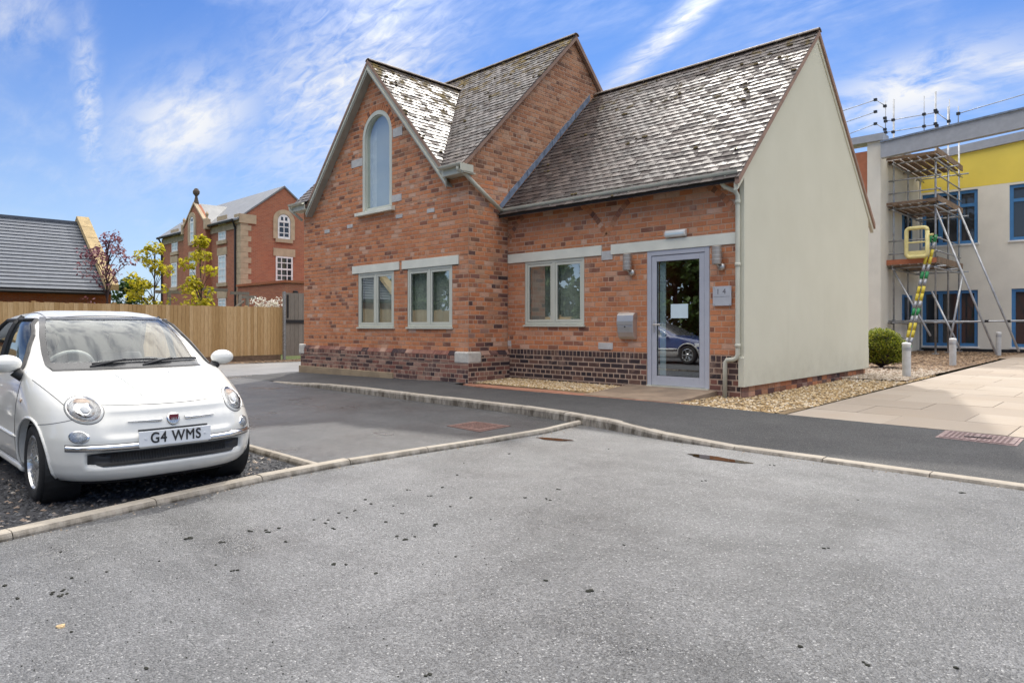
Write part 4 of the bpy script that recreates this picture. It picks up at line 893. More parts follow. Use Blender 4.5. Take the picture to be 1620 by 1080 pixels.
mb = MB(); mb.box(-5.45, -5.17, YD - 0.040, YD - 0.0385, 1.792, 1.796); wbuild(mb, 'rule_line', 'sign_ink', e)
e = thing('door_light', 'small white bulkhead light above the lintel over the door', 'light', (-6.16, YD, 2.85))
mb = MB(); mb.prism([(-6.36, YD - a, b) for a, b in [(0, 2.845), (0.07, 2.85), (0.085, 2.875), (0.085, 2.93), (0.06, 2.965), (0, 2.97)]], (0.40, 0, 0)); wbuild(mb, 'housing', 'white_plastic', e, bevel=0.012)
mb = MB(); mb.box(-6.33, -5.99, YD - 0.0885, YD - 0.084, 2.885, 2.915); wbuild(mb, 'diffuser', 'paper_blue', e)
# ------------------------------------------------------------------ bed, edging and step before the entrance wall
def bed_z(x, y): return 0.145 + 0.055 * min(max((y - 9.1) / 1.3, 0), 1)
sb = MB(); sb.add([(-10.2, 9.05, 0.13), (-7.15, 9.05, 0.15), (-7.15, YD, 0.20), (-10.2, YD, 0.20)], [(0, 1, 2, 3)]); struct(wbuild(sb, 'gravel_bed', 'soil_gold'))
tag(stones('golden_gravel', 3800, rect(-10.15, -7.2, 9.42, YD - 0.03), lambda x, y: bed_z(x, y) + 0.012, (0.014, 0.032), 'gravel_gold'), 'golden gravel strip below the blue brick base', 'gravel')
ed = bpy.data.objects.new('brick_edging', None); C.objects.link(ed); struct(ed)
def edge_brick(x0, x1, y0, y1, z): 
    mb = MB(); mb.box(x0, x1, y0, y1, z - 0.1, z + random.uniform(-0.003, 0.003)); wbuild(mb, 'edging_brick', 'edging_brick', ed, bevel=0.005)
x = -9.95
while x < -5.25: edge_brick(x + 0.004, x + 0.236, 8.99, 9.10, 0.155 + 0.0 * x); x += 0.24
y = 8.99
while y < 9.22: edge_brick(-10.07, -9.96, y + 0.004, y + 0.11, 0.165); y += 0.115
for k in range(12):
    x = -9.93 + k * 0.235; edge_brick(x, x + 0.227, 9.106, 9.34, 0.150 + 0.008)
st_ = MB(); st_.prism([(-7.15, 9.105, 0.05), (-7.15, 9.105, 0.165), (-7.15, YD, 0.252), (-7.15, YD, 0.05)], (1.75, 0, 0)); o = wbuild(st_, 'doorstep', 'doorstep', None, bevel=0.008); struct(o)
sb = MB(); sb.add([(-5.4, 9.01, 0.140), (-3.74, 9.01, 0.135), (-3.78, 17.0, 0.215), (-4.95, 17.0, 0.215), (-4.95, YD, 0.152), (-5.4, YD, 0.152)], [(0, 1, 2, 3, 4, 5)]); struct(wbuild(sb, 'corner_gravel_bed', 'soil_gold'))
def corner_xy():
    while True:
        x, y = random.uniform(-5.4, -3.74), random.uniform(9.02, 17.2)
        if (x > -4.93 or y < YD - 0.03) and x - 0.1 < -3.74 - 0.0 and not (y < 9.9 and x > -3.85): return x, y
tag(stones('corner_gravel', 4600, corner_xy, lambda x, y: 0.148 + 0.0095 * (y - 9), (0.014, 0.034), 'gravel_gold'), 'golden gravel round the foot of the rendered wall', 'gravel')
# ------------------------------------------------------------------ cars
def paintf(col, flake=0.0):
    def f(t):
        n = t.noise(t.obj, 3, 3); c = t.mix(t.rng(n, 0.3, 0.7), col, tuple(min(1, q * 0.93) for q in col))
        sp = t.node('ShaderNodeSeparateXYZ'); t.put(sp.inputs[0], t.obj)
        dirt = t.m('MULTIPLY', t.rng(sp.outputs[2], 0.55, 0.2, 0.0, 0.35), t.noise(t.obj, 9, 4)); c = t.mix(dirt, c, (0.35, 0.31, 0.26))
        return bsdf(t, c, 0.35, 0.5, 0, None, 1.0, 0.04)
    return f
mat('paint_white', paintf((0.76, 0.755, 0.71))); mat('paint_blue', paintf((0.018, 0.035, 0.13))); mat('paint_silver', paintf((0.42, 0.41, 0.39)))
flat('black_trim', (0.018, 0.018, 0.019), 0.5, var=0.2); flat('tyre', (0.016, 0.016, 0.017), 0.85, var=0.2, bump=0.004); flat('shut_line', (0.10, 0.10, 0.10), 0.8)
flat('chrome', (0.80, 0.80, 0.80), 0.08, metal=1.0, var=0.03); flat('alloy', (0.62, 0.62, 0.61), 0.28, metal=0.85, var=0.06); flat('frit', (0.035, 0.037, 0.04), 0.25)
flat('roof_sky_sheen', (0.42, 0.43, 0.44), 0.35, var=0.05, spec=0.3); flat('seat_cloth', (0.13, 0.13, 0.135), 0.9); flat('seat_pale', (0.45, 0.44, 0.41), 0.7); flat('plate_white', (0.68, 0.70, 0.72), 0.35, var=0.04); flat('lamp_reflector', (0.72, 0.72, 0.71), 0.25, metal=0.35, var=0.25, nscale=40); flat('amber', (0.60, 0.42, 0.30), 0.3)  # car roof panel's grey has the sky reflection painted in
flat('badge_red', (0.16, 0.02, 0.035), 0.3); flat('lamp_grey', (0.30, 0.30, 0.30), 0.25, metal=0.3)
def lensf(t):
    g = t.node('ShaderNodeBsdfGlossy'); g.inputs['Roughness'].default_value = 0.02; tr = t.node('ShaderNodeBsdfTransparent'); tr.inputs[0].default_value = (0.95, 0.96, 0.97, 1)
    fr = t.node('ShaderNodeFresnel'); fr.inputs[0].default_value = 1.5; mx = t.node('ShaderNodeMixShader'); t.put(mx.inputs[0], t.m('ADD', fr.outputs[0], 0.04)); t.put(mx.inputs[1], tr.outputs[0]); t.put(mx.inputs[2], g.outputs[0]); return mx.outputs[0]
mat('lens_clear', lensf)

class Body:
    """closed car shell: rings of constant height; nose at x=0 looking along +x, y to the car's left"""
    def __init__(s, tab, nf=2.35, nr=2.6, recess=None):
        a = np.array(tab, float); s.z = a[:, 0]; s.a = a; s.nf, s.nr, s.recess = nf, nr, recess
        zs = np.linspace(s.z[0], s.z[-1], 400); s.zs = zs; s.c = []
        for k in (1, 2, 3):
            v = np.interp(zs, s.z, a[:, k]); ker = np.hanning(15); ker /= ker.sum(); v = np.convolve(np.pad(v, 7, mode='edge'), ker, 'valid'); s.c.append(v)
    def par(s, z):
        xf, xr, b = (float(np.interp(z, s.zs, c)) for c in s.c); xcf = min(-1.10, xf - 0.34); xcr = max(-2.7, xr + 0.30)
        if xcr > xcf: xcr = xcf = (xf + xr) / 2
        return xf, xr, b, xcf, xcr
    def nz(s, z): return s.nf if not s.recess else float(np.interp(z, [0.2, 0.5, 0.7, 0.85, 0.95], [3.3, 3.2, 2.7, 2.45, 2.35]))
    def front(s, y, z):
        xf, xr, b, xcf, xcr = s.par(z); q = min(abs(y) / b, 1.0); nf = s.nz(z); x = xcf + (xf - xcf) * (1 - q ** nf) ** (1 / nf)
        if s.recess: x -= s.recess(y, z)
        return x
    def side(s, x, z):
        xf, xr, b, xcf, xcr = s.par(z)
        if x > xcf: q = min((x - xcf) / max(xf - xcf, 1e-6), 1); nf = s.nz(z); return b * (1 - q ** nf) ** (1 / nf)
        if x < xcr: q = min((xcr - x) / max(xcr - xr, 1e-6), 1); return b * (1 - q ** s.nr) ** (1 / s.nr)
        return b
    def fn(s, y, z, e=0.004):
        dy = Vector((s.front(y + e, z) - s.front(y - e, z), 2 * e, 0)); dz = Vector((s.front(y, z + e) - s.front(y, z - e), 0, 2 * e)); n = dy.cross(dz).normalized()
        return n if n.x > 0 else -n
    def fp(s, y, z, off=0.0): return Vector((s.front(y, z), y, z)) + s.fn(y, z) * off
    def sp(s, x, z, off=0.0, sg=1):
        e = 0.004; dx = Vector((2 * e, s.side(x + e, z) - s.side(x - e, z), 0)); dz = Vector((0, s.side(x, z + e) - s.side(x, z - e), 2 * e)); n = dx.cross(dz).normalized(); n = n if n.y > 0 else -n
        p = Vector((x, s.side(x, z), z)) + n * off; return Vector((p.x, p.y * sg, p.z))
    def shell(s, nz=72, nt=56, nm=22):
        vs, fs = [], []; zz = np.concatenate([np.linspace(s.z[0], s.z[-1] - 0.03, nz - 12), np.linspace(s.z[-1] - 0.028, s.z[-1], 12)])
        for z in zz:
            xf, xr, b, xcf, xcr = s.par(z); ring = []; nf = s.nz(z)
            for k in range(nt + 1):
                t = -math.pi / 2 + math.pi * k / nt; y = b * math.copysign(abs(math.sin(t)) ** (2 / nf), math.sin(t)); x = xcf + (xf - xcf) * abs(math.cos(t)) ** (2 / nf)
                if s.recess and k not in (0, nt): x -= s.recess(y, z)
                ring.append((x, y, z))
            for k in range(1, nm): ring.append((xcf + (xcr - xcf) * k / nm, b, z))
            for k in range(nt + 1):
                t = math.pi / 2 - math.pi * k / nt; ring.append((xcr - (xcr - xr) * abs(math.cos(t)) ** (2 / s.nr), b * math.copysign(abs(math.sin(t)) ** (2 / s.nr), math.sin(t)), z))
            for k in range(1, nm): ring.append((xcr + (xcf - xcr) * k / nm, -b, z))
            vs += ring
        m = len(ring)
        for i in range(len(zz) - 1):
            for k in range(m): fs.append((i * m + k, i * m + (k + 1) % m, (i + 1) * m + (k + 1) % m, (i + 1) * m + k))
        fs += [tuple(range(m))[::-1], tuple((len(zz) - 1) * m + k for k in range(m))]
        return vs, fs
def cut_arches(vs, fs, axles, rad, wz, mname):
    me = bpy.data.meshes.new('shell'); me.from_pydata(vs, [], fs); bm = bmesh.new(); bm.from_mesh(me); bmesh.ops.remove_doubles(bm, verts=bm.verts, dist=1e-5); bmesh.ops.recalc_face_normals(bm, faces=bm.faces); bm.to_mesh(me); bm.free()
    o = bpy.data.objects.new('shell', me); C.objects.link(o); cut = []
    for ax in axles:
        for sg in (1, -1):
            mb = MB(); n = 40; ya, yb = 0.50 * sg, 1.1 * sg
            mb.prism([(ax + rad * math.cos(2 * math.pi * k / n), ya, wz + rad * math.sin(2 * math.pi * k / n)) for k in range(n)], (0, yb - ya, 0)); c = link('cut', mb.mesh('cut', mname)); cut.append(c)
            md = o.modifiers.new('b', 'BOOLEAN'); md.operation = 'DIFFERENCE'; md.object = c; md.solver = 'EXACT'
    dg = bpy.context.evaluated_depsgraph_get(); me2 = bpy.data.meshes.new_from_object(o.evaluated_get(dg))
    for x in cut + [o]: bpy.data.objects.remove(x)
    return me2
def patch(pts):
    """grid of points -> verts, faces"""
    r, c = len(pts), len(pts[0]); return [p for row in pts for p in row], [(i * c + j, i * c + j + 1, (i + 1) * c + j + 1, (i + 1) * c + j) for i in range(r - 1) for j in range(c - 1)]
def make_wheel(name, parent, loc, sg, R_=0.292, W=0.185, spokes=10, rim=0.205):
    """tyre with rim and spokes; outer face towards sg*y"""
    mb = MB(); y = lambda q: q * sg
    mb.lathe([(rim, y(W / 2 - 0.012)), (R_ - 0.045, y(W / 2 + 0.004)), (R_ - 0.015, y(W / 2 - 0.006)), (R_, y(W / 2 - 0.03)), (R_, y(-W / 2 + 0.03)), (R_ - 0.02, y(-W / 2)), (rim, y(-W / 2 + 0.01))], (0, 0, 0), 48, 'y')
    t = mb.build(name, 'tyre', parent, smooth=True); t.location = loc
    mb = MB(); mb.lathe([(rim + 0.002, y(W / 2 - 0.010)), (rim - 0.012, y(W / 2 - 0.006)), (rim - 0.020, y(W / 2 - 0.022)), (rim - 0.03, y(0.0)), (rim - 0.03, y(-W / 2 + 0.02))], (0, 0, 0), 48, 'y')
    for k in range(spokes):
        for dlt in (-0.10, 0.10):
            a = 2 * math.pi * k / spokes + dlt; a0 = 2 * math.pi * k / spokes + dlt * 1.5; p0 = Vector((0.045 * math.cos(a0), y(W / 2 - 0.030), 0.045 * math.sin(a0))); p1 = Vector(((rim - 0.012) * math.cos(a), y(W / 2 - 0.020), (rim - 0.012) * math.sin(a)))
            tn = Vector((-math.sin(a), 0, math.cos(a))) * 0.0085; dp = Vector((0, -0.028 * sg, 0)); mb.prism([p0 - tn, p0 + tn, p1 + tn, p1 - tn], dp)
    mb.lathe([(0.0, y(W / 2 - 0.012)), (0.03, y(W / 2 - 0.014)), (0.058, y(W / 2 - 0.026)), (0.058, y(W / 2 - 0.06))], (0, 0, 0), 20, 'y')
    mb.build('rim', 'alloy', t)
    mb = MB(); mb.lathe([(0.0, y(0.02)), (0.135, y(0.02)), (0.135, y(0.0))], (0, 0, 0), 24, 'y'); mb.build('brake_disc', 'lamp_grey', t)
    return t
TAB = [(.165, -.13, -3.40, .69), (.19, -.075, -3.45, .745), (.24, -.032, -3.49, .785), (.32, -.008, -3.53, .805), (.42, 0, -3.545, .812), (.52, -.004, -3.55, .814), (.60, -.022, -3.55, .813), (.67, -.055, -3.545, .808), (.72, -.10, -3.535, .802), (.77, -.185, -3.525, .794),
       (.82, -.305, -3.51, .785), (.87, -.47, -3.485, .773), (.91, -.65, -3.46, .760), (.94, -.82, -3.44, .750), (.962, -.955, -3.42, .742), (.985, -1.015, -3.40, .735), (1.05, -1.11, -3.36, .720), (1.15, -1.255, -3.28, .697), (1.25, -1.41, -3.19, .668), (1.33, -1.56, -3.10, .632), (1.385, -1.70, -3.0, .59), (1.425, -1.85, -2.87, .535), (1.45, -2.02, -2.70, .45), (1.462, -2.2, -2.5, .34)]
def rec(y, z):
    q = lambda v, a, b: min(max((v - a) / (b - a), 0), 1) ** 2 * (3 - 2 * min(max((v - a) / (b - a), 0), 1))
    up = q(z, 0.50, 0.53) * (1 - q(z, 0.665, 0.70)) * (1 - q(abs(y), 0.40, 0.50)) * 0.022
    lo = q(z, 0.30, 0.315) * (1 - q(z, 0.395, 0.41)) * (1 - q(abs(y), 0.545, 0.575)) * 0.05
    return up + lo
bodyw = Body(TAB, recess=rec)
car = thing('small_car', 'small white hatchback with round headlights and plate G4 WMS parked on slate chippings', 'car', (-5.475, 1.955, -0.004))
AX = (-0.72, -3.02); WZ = 0.288
me = cut_arches(*bodyw.shell(84, 96, 64), AX, 0.338, WZ, 'paint_white')
bm = bmesh.new(); bm.from_mesh(me); kill = []
def ws_half(z): return float(np.interp(z, [0.97, 1.0, 1.1, 1.25, 1.36, 1.42], [0.575, 0.605, 0.60, 0.57, 0.525, 0.48]))
def sidewin(x, z):
    if not (0.957 < z < 1.37): return False
    xa = float(np.interp(z, [0.96, 1.10, 1.25, 1.37], [-1.25, -1.39, -1.57, -1.82])); xb = float(np.interp(z, [0.96, 1.1, 1.25, 1.37], [-3.0, -2.95, -2.82, -2.62]))
    return xb < x < xa
for f in bm.faces:
    c = f.calc_center_median()
    if 0.99 < c.z < 1.385 and abs(c.y) < ws_half(c.z) - 0.018 and c.x > -1.9 and abs(c.x - bodyw.front(c.y, c.z)) < 0.01: kill.append(f)
    elif sidewin(c.x, c.z) and abs(abs(c.y) - bodyw.side(c.x, c.z)) < 0.01: kill.append(f)
bmesh.ops.delete(bm, geom=kill, context='FACES')
for f in bm.faces: f.smooth = True
bm.to_mesh(me); bm.free(); me.materials.clear(); me.materials.append(MATS['paint_white'])
body = link('body', me, car)
md = body.modifiers.new('w', 'WEIGHTED_NORMAL')
def cmesh(name, vs, fs, m, parent, smooth=True, solid=0.0):
    mb = MB(); mb.add(vs, fs); o = mb.build(name, m, parent, smooth=smooth)
    if solid: s_ = o.modifiers.new('s', 'SOLIDIFY'); s_.thickness = solid; s_.offset = 0
    return o
# windscreen with its dark border
zz = list(np.linspace(0.965, 1.395, 14))
cmesh('windscreen', *patch([[bodyw.fp(q * ws_half(z), z, 0.004) for q in np.linspace(-1, 1, 21)] for z in zz]), 'glass_car', car)
def border(w0, w1, za, zb, zc, zd, off):
    """dark band between two nested outlines on the windscreen"""
    vs, fs = [], []; per = [(-1, t) for t in np.linspace(0, 1, 12)] + [(t, 1) for t in np.linspace(-1, 1, 16)[1:-1]] + [(1, t) for t in np.linspace(1, 0, 12)] + [(t, 0) for t in np.linspace(1, -1, 16)[1:-1]]
    for s_, t in per:
        zo = za + (zb - za) * t; zi = zc + (zd - zc) * t; vs += [bodyw.fp(s_ * (ws_half(zo) + w0), zo, off), bodyw.fp(s_ * (ws_half(zi) - w1), zi, off)]
    n = len(per); fs = [(2 * i, 2 * i + 1, 2 * ((i + 1) % n) + 1, 2 * ((i + 1) % n)) for i in range(n)]; return vs, fs
cmesh('windscreen_border', *border(0.0, 0.042, 0.963, 1.398, 1.012, 1.375, 0.0065), 'frit', car)
# glass roof panel, sky reflection painted in as pale grey
rz = lambda x, y: None
vs, fs = [], []
def roof_z(x, y):
    lo, hi = 1.2, 1.462
    for _ in range(24):
        m_ = (lo + hi) / 2; xf, xr, b, xcf, xcr = bodyw.par(m_)
        if bodyw.front(min(abs(y), b * 0.999), m_) > x and abs(y) < bodyw.side(x, m_): lo = m_
        else: hi = m_
    return lo
cmesh('glass_roof', *patch([[Vector((x, y, roof_z(x, y) + 0.006)) for y in np.linspace(-0.46, 0.46, 13)] for x in np.linspace(-2.45, -1.80, 10)]), 'roof_sky_sheen', car)
# side windows and mirrors
for sg in (1, -1):
    pts = []
    for z in np.linspace(0.955, 1.372, 10):
        xa = float(np.interp(z, [0.96, 1.10, 1.25, 1.37], [-1.25, -1.39, -1.57, -1.82])); xb = float(np.interp(z, [0.96, 1.1, 1.25, 1.37], [-3.0, -2.95, -2.82, -2.62])); pts.append([bodyw.sp(x, z, 0.003, sg) for x in np.linspace(xa, xb, 14)])
    cmesh('side_window', *patch(pts), 'glass_car', car)
    per = [p for p in pts[0]] + [r[-1] for r in pts[1:]] + pts[-1][::-1][1:] + [r[0] for r in pts[::-1][1:]]
    mb = MB(); mb.tube(per, 0.019, 6); mb.build('window_seal', 'black_trim', car)
    mb = MB(); mb.tube([bodyw.sp(-2.12, z, 0.004, sg) for z in np.linspace(0.95, 1.40, 8)], 0.03, 6); mb.build('door_pillar', 'black_trim', car)
    mb = MB(); mb.tube([bodyw.sp(x, 0.945 + 0.0 * x, 0.004, sg) for x in np.linspace(-1.22, -3.0, 14)], 0.008, 6); mb.build('waist_strip', 'black_trim', car)
    # mirror
    mx, my, mz = -1.20, 0.86 * sg, 1.02
    mb = MB(); n1, n2 = 14, 20; rows = []
    for i in range(n1 + 1):
        t = math.pi * i / n1; rr = math.sin(t); rows.append([(mx + 0.075 * rr * math.cos(2 * math.pi * k / n2) * (1.0 if math.cos(2 * math.pi * k / n2) > 0 else 0.45), my - 0.108 * math.cos(t) * sg, mz + 0.072 * rr * math.sin(2 * math.pi * k / n2)) for k in range(n2 + 1)])
    mm = cmesh('door_mirror', *patch(rows), 'paint_white', car)
    mb = MB(); mb.tube([(mx + 0.0, my - 0.06 * sg, mz - 0.06), (mx + 0.01, my - 0.10 * sg, mz - 0.10), (mx + 0.01, 0.71 * sg, mz - 0.13)], [0.045, 0.04, 0.05], 10); mb.build('mirror_stalk', 'black_trim', mm, smooth=True)
    # wheels, arch lips, door lines
    for nm, ax in (('front_wheel', AX[0]), ('rear_wheel', AX[1])):
        make_wheel('wheel', car, (ax, 0.688 * sg, WZ), sg, W=0.178)
        lip = [Vector((ax + 0.342 * math.cos(a), sg * (bodyw.side(ax + 0.342 * math.cos(a), WZ + 0.342 * math.sin(a)) + 0.001), WZ + 0.342 * math.sin(a))) for a in np.linspace(-0.22, math.pi + 0.22, 30)]
        mb = MB(); mb.tube(lip, 0.011, 8); mb.build('arch_lip', 'paint_white', car, smooth=True)
        mb = MB(); mb.lathe([(0.335, 0.52 * sg), (0.335, 0.76 * sg)], (ax, 0, WZ), 40, 'y'); mb.lathe([(0.0, 0.52 * sg), (0.335, 0.52 * sg)], (ax, 0, WZ), 40, 'y'); mb.build('wheel_arch_liner', 'black_trim', car)
    for x in (-1.12, -2.14):
        mb = MB(); mb.tube([bodyw.sp(x + 0.10 * max(z - 0.6, 0) * (-1 if x < -2 else -0.3), z, 0.0, sg) for z in np.linspace(0.26, 0.95, 16)], 0.0035, 5); mb.build('door_gap', 'shut_line', car)
    mb = MB(); mb.tube([bodyw.sp(x, 0.255, 0.0, sg) for x in np.linspace(-1.12, -2.14, 12)], 0.0035, 5); mb.build('door_gap', 'shut_line', car)
    mb = MB(); mb.tube([bodyw.sp(x, 0.46 - 0.012 * abs(x + 1.9), 0.002, sg) for x in np.linspace(-1.09, -2.66, 16)], [0.004] + [0.014] * 14 + [0.004], 8); mb.build('rubbing_strip', 'paint_white', car, smooth=True)
    mb = MB(); mb.tube([bodyw.sp(x, 0.20, 0.006, sg) for x in np.linspace(-1.07, -2.66, 16)], 0.03, 8); mb.build('side_sill', 'paint_white', car, smooth=True)
    mb = MB(); mb.tube([bodyw.sp(x, 0.80, 0.028, sg) for x in np.linspace(-1.98, -2.10, 5)], 0.012, 8); mb.build('door_handle', 'chrome', car, smooth=True)
    mb = MB(); p = bodyw.sp(-0.98, 0.74, 0.003, sg); mb.lathe([(0, 0.006 * sg), (0.014, 0.004 * sg), (0.016, 0)], p, 12, 'y'); mb.build('side_repeater', 'amber', car)
# helpers for round lamps on the nose
def lamp(yc, zc, ry, rz, name, parts, parent=car):
    """parts: list of (scale0, scale1, off0, off1, material) rings round the centre, laid on the nose"""
    n = 36; root = None
    for nm, s0, s1, o0, o1, m in parts:
        vs, fs = [], []; steps = 4
        for i in range(steps + 1):
            s_ = s0 + (s1 - s0) * i / steps; o_ = o0 + (o1 - o0) * math.sin(0.5 * math.pi * i / steps)
            for k in range(n): a = 2 * math.pi * k / n; vs.append(bodyw.fp(yc + ry * s_ * math.cos(a), zc + rz * s_ * math.sin(a), o_))
        for i in range(steps):
            for k in range(n): fs.append((i * n + k, i * n + (k + 1) % n, (i + 1) * n + (k + 1) % n, (i + 1) * n + k))
        if s1 < 0.02: fs.append(tuple(steps * n + k for k in range(n)))
        o = cmesh(nm, vs, fs, m, root or parent)
        root = root or o
    return root
for sg in (1, -1):
    yc = 0.545 * sg
    hl = lamp(yc, 0.705, 0.094, 0.086, 'headlight', [('headlight', 1.10, 0.93, 0.0, 0.014, 'paint_white'), ('chrome_ring', 0.95, 0.86, 0.016, 0.010, 'chrome'), ('reflector', 0.90, 0.55, 0.007, 0.004, 'lamp_reflector'), ('bowl', 0.58, 0.25, 0.009, 0.004, 'chrome'), ('bulb', 0.25, 0.0, 0.010, 0.016, 'plate_white'), ('lens', 0.93, 0.0, 0.014, 0.045, 'lens_clear')])
    mb = MB(); mb.tube([bodyw.fp(yc + 0.094 * 1.10 * math.cos(a), 0.705 + 0.086 * 1.10 * math.sin(a), 0.001) for a in np.linspace(0, 2 * math.pi, 40)], 0.0028, 5); mb.build('lamp_gap', 'shut_line', hl)
    cmesh('indicator', *patch([[bodyw.fp(yc + q * 0.048 * (1 - 0.4 * t), 0.705 + 0.044 + 0.024 * t, 0.013) for q in np.linspace(-1, 1, 7)] for t in (0, 0.5, 1)]), 'amber', hl)
    fl_ = lamp(0.600 * sg, 0.522, 0.050, 0.043, 'fog_light', [('fog_light', 1.08, 0.9, 0.001, 0.008, 'chrome'), ('bowl', 0.92, 0.35, 0.007, 0.002, 'lamp_reflector'), ('bulb', 0.36, 0.0, 0.003, 0.010, 'plate_white'), ('lens', 0.94, 0.0, 0.008, 0.020, 'lens_clear')])
    # chrome bumper strip and whiskers
    ys = np.linspace(0.255, 0.665, 22); pts = []
    for t in np.linspace(-1, 1, 7): pts.append([bodyw.fp(sg * y, 0.443 + 0.020 * t * (1 if y < 0.6 else 0.85), 0.004 + 0.016 * math.sqrt(max(1 - t * t, 0)) * (1 - 0.3 * (y > 0.64))) for y in ys])
    cmesh('bumper_strip', *patch(pts), 'chrome', car)
    cmesh('bumper_strip_back', *patch([[bodyw.fp(sg * y, z, 0.003) for y in np.linspace(0.25, 0.672, 14)] for z in (0.418, 0.468)]), 'shut_line', car)
    pts = [[bodyw.fp(sg * (0.085 + 0.225 * u), 0.612 + 0.015 * t * (1 - 0.7 * u), 0.004 + 0.015 * math.sqrt(max(1 - t * t, 0))) for u in np.linspace(0, 1, 14)] for t in np.linspace(-1, 1, 5)]
    cmesh('whisker', *patch(pts), 'chrome', car)
    cmesh('grille_end', *patch([[bodyw.fp(sg * y, 0.352 + t * (0.043 - 0.022 * max(0, (y - 0.49) / 0.06)), 0.012 if 0.43 < y < 0.53 else 0.004) for y in np.linspace(0.415, 0.548, 8)] for t in (-1, -0.85, 0, 0.85, 1)]), 'black_trim', car)
# grille with vertical bars
cmesh('lower_grille', *patch([[bodyw.fp(y, 0.355 + t * 0.052 * (1 - 0.35 * max(0, (abs(y) - 0.47) / 0.085)), 0.003) for y in np.linspace(-0.555, 0.555, 40)] for t in np.linspace(-1, 1, 5)]), 'black_trim', car)
mb = MB()
for y in np.linspace(-0.41, 0.41, 44): mb.tube([bodyw.fp(y, z, 0.010) for z in (0.312, 0.355, 0.398)], 0.003, 4)
mb.build('grille_bars', 'black_trim', car)
mb = MB(); mb.tube([bodyw.fp(y, 0.545, 0.006) for y in np.linspace(-0.25, 0.25, 12)], 0.006, 6); mb.build('intake_slot', 'black_trim', car)
# front splitter
cmesh('front_lip', *patch([[bodyw.fp(y, z, 0.004) for y in np.linspace(-0.66, 0.66, 30)] for z in (0.168, 0.178, 0.195)]), 'black_trim', car)
# badge: round chrome with a dark red shield
bd = lamp(0.0, 0.612, 0.048, 0.048, 'badge', [('badge', 1.0, 0.80, 0.004, 0.014, 'chrome'), ('badge_face', 0.82, 0.0, 0.013, 0.015, 'alloy')])
nb = bodyw.fn(0, 0.612); sh = [(-0.034, 0.026), (0.034, 0.026), (0.031, -0.006), (0.020, -0.030), (-0.020, -0.030), (-0.031, -0.006)]
mb = MB(); mb.prism([bodyw.fp(0, 0.612, 0.017) + Vector((0, a, b)) for a, b in sh], nb * 0.003); mb.build('shield', 'badge_red', bd)
mb = MB()
for y in (-0.016, -0.006, 0.005, 0.016): mb.box(bodyw.front(0, 0.612) + 0.019, bodyw.front(0, 0.612) + 0.0225, y - 0.0022, y + 0.0022, 0.601, 0.622)
mb.build('badge_letters', 'chrome', bd)
# number plate
px0 = bodyw.front(0, 0.49) + 0.022
pl = MB(); pl.prism([(px0, -0.26, 0.430), (px0, 0.26, 0.430), (px0 - 0.006, 0.26, 0.541), (px0 - 0.006, -0.26, 0.541)], (-0.012, 0, 0)); plo = pl.build('number_plate', 'plate_white', car, bevel=0.003)
plo['label'] = 'white plate with black characters G4 WMS'
text('G4 WMS', 0.112, (px0 - 0.0015, 0.0, 0.486), (R(90) - 0.0, 0, R(90)), 'black_ink', 'plate_lettering', plo, ext=0.0012, xs=0.80, world=False, bev=0.0022, sp=1.12)
for y in (-0.215, 0.215):
    mb = MB(); mb.lathe([(0, 0.005), (0.008, 0.004), (0.009, 0)], (px0 - 0.003, y, 0.487), 10, 'x'); mb.build('plate_screw', 'plate_white', plo)
# bonnet shut lines
ys = np.linspace(-0.44, 0.44, 30)
mb = MB(); mb.tube([bodyw.fp(y, 0.742 - 0.016 * (1 - (y / 0.455) ** 2), 0.0003) for y in ys], 0.0032, 5); mb.build('bonnet_gap', 'shut_line', car)
for sg in (1, -1):
    mb = MB(); pts = [bodyw.fp(sg * y, z, 0.0003) for y, z in zip(np.linspace(0.640, 0.735, 12), np.linspace(0.735, 0.90, 12))]; mb.tube(pts, 0.0032, 5); mb.build('bonnet_gap', 'shut_line', car)
    mb = MB(); pts = [bodyw.fp(sg * y, z, 0.0003) for y, z in zip(np.linspace(0.61, 0.80, 12), np.linspace(0.645, 0.585, 12))]; mb.tube(pts, 0.0026, 5); mb.build('bumper_gap', 'shut_line', car)
    mb = MB(); pts = [bodyw.fp(sg * float(np.interp(z, [0.78, 0.93], [0.16, 0.21])), z, 0.0005) for z in np.linspace(0.78, 0.93, 12)]; mb.tube(pts, [0.002] + [0.006] * 10 + [0.002], 6); mb.build('bonnet_crease', 'paint_white', car, smooth=True)
# wipers and scuttle
cmesh('scuttle', *patch([[bodyw.fp(q * 0.585, z, 0.005) for q in np.linspace(-1, 1, 24)] for z in (0.955, 0.966, 0.978)]), 'black_trim', car)
for ya, yb, za, zb in ((-0.30, 0.22, 0.985, 1.012), (0.10, 0.58, 0.985, 1.008)):
    mb = MB(); mb.tube([bodyw.fp(ya + (yb - ya) * t, za + (zb - za) * math.sin(t * 2.2), 0.022) for t in np.linspace(0, 1, 10)], 0.009, 6); wi = mb.build('wiper', 'black_trim', car)
    mb = MB(); mb.tube([bodyw.fp(ya - 0.02, 0.972, 0.012), bodyw.fp(ya + (yb - ya) * 0.3, 0.99, 0.034), bodyw.fp((ya + yb) / 2, za + (zb - za) * 0.9, 0.03)], 0.010, 6); mb.build('wiper_arm', 'black_trim', wi)
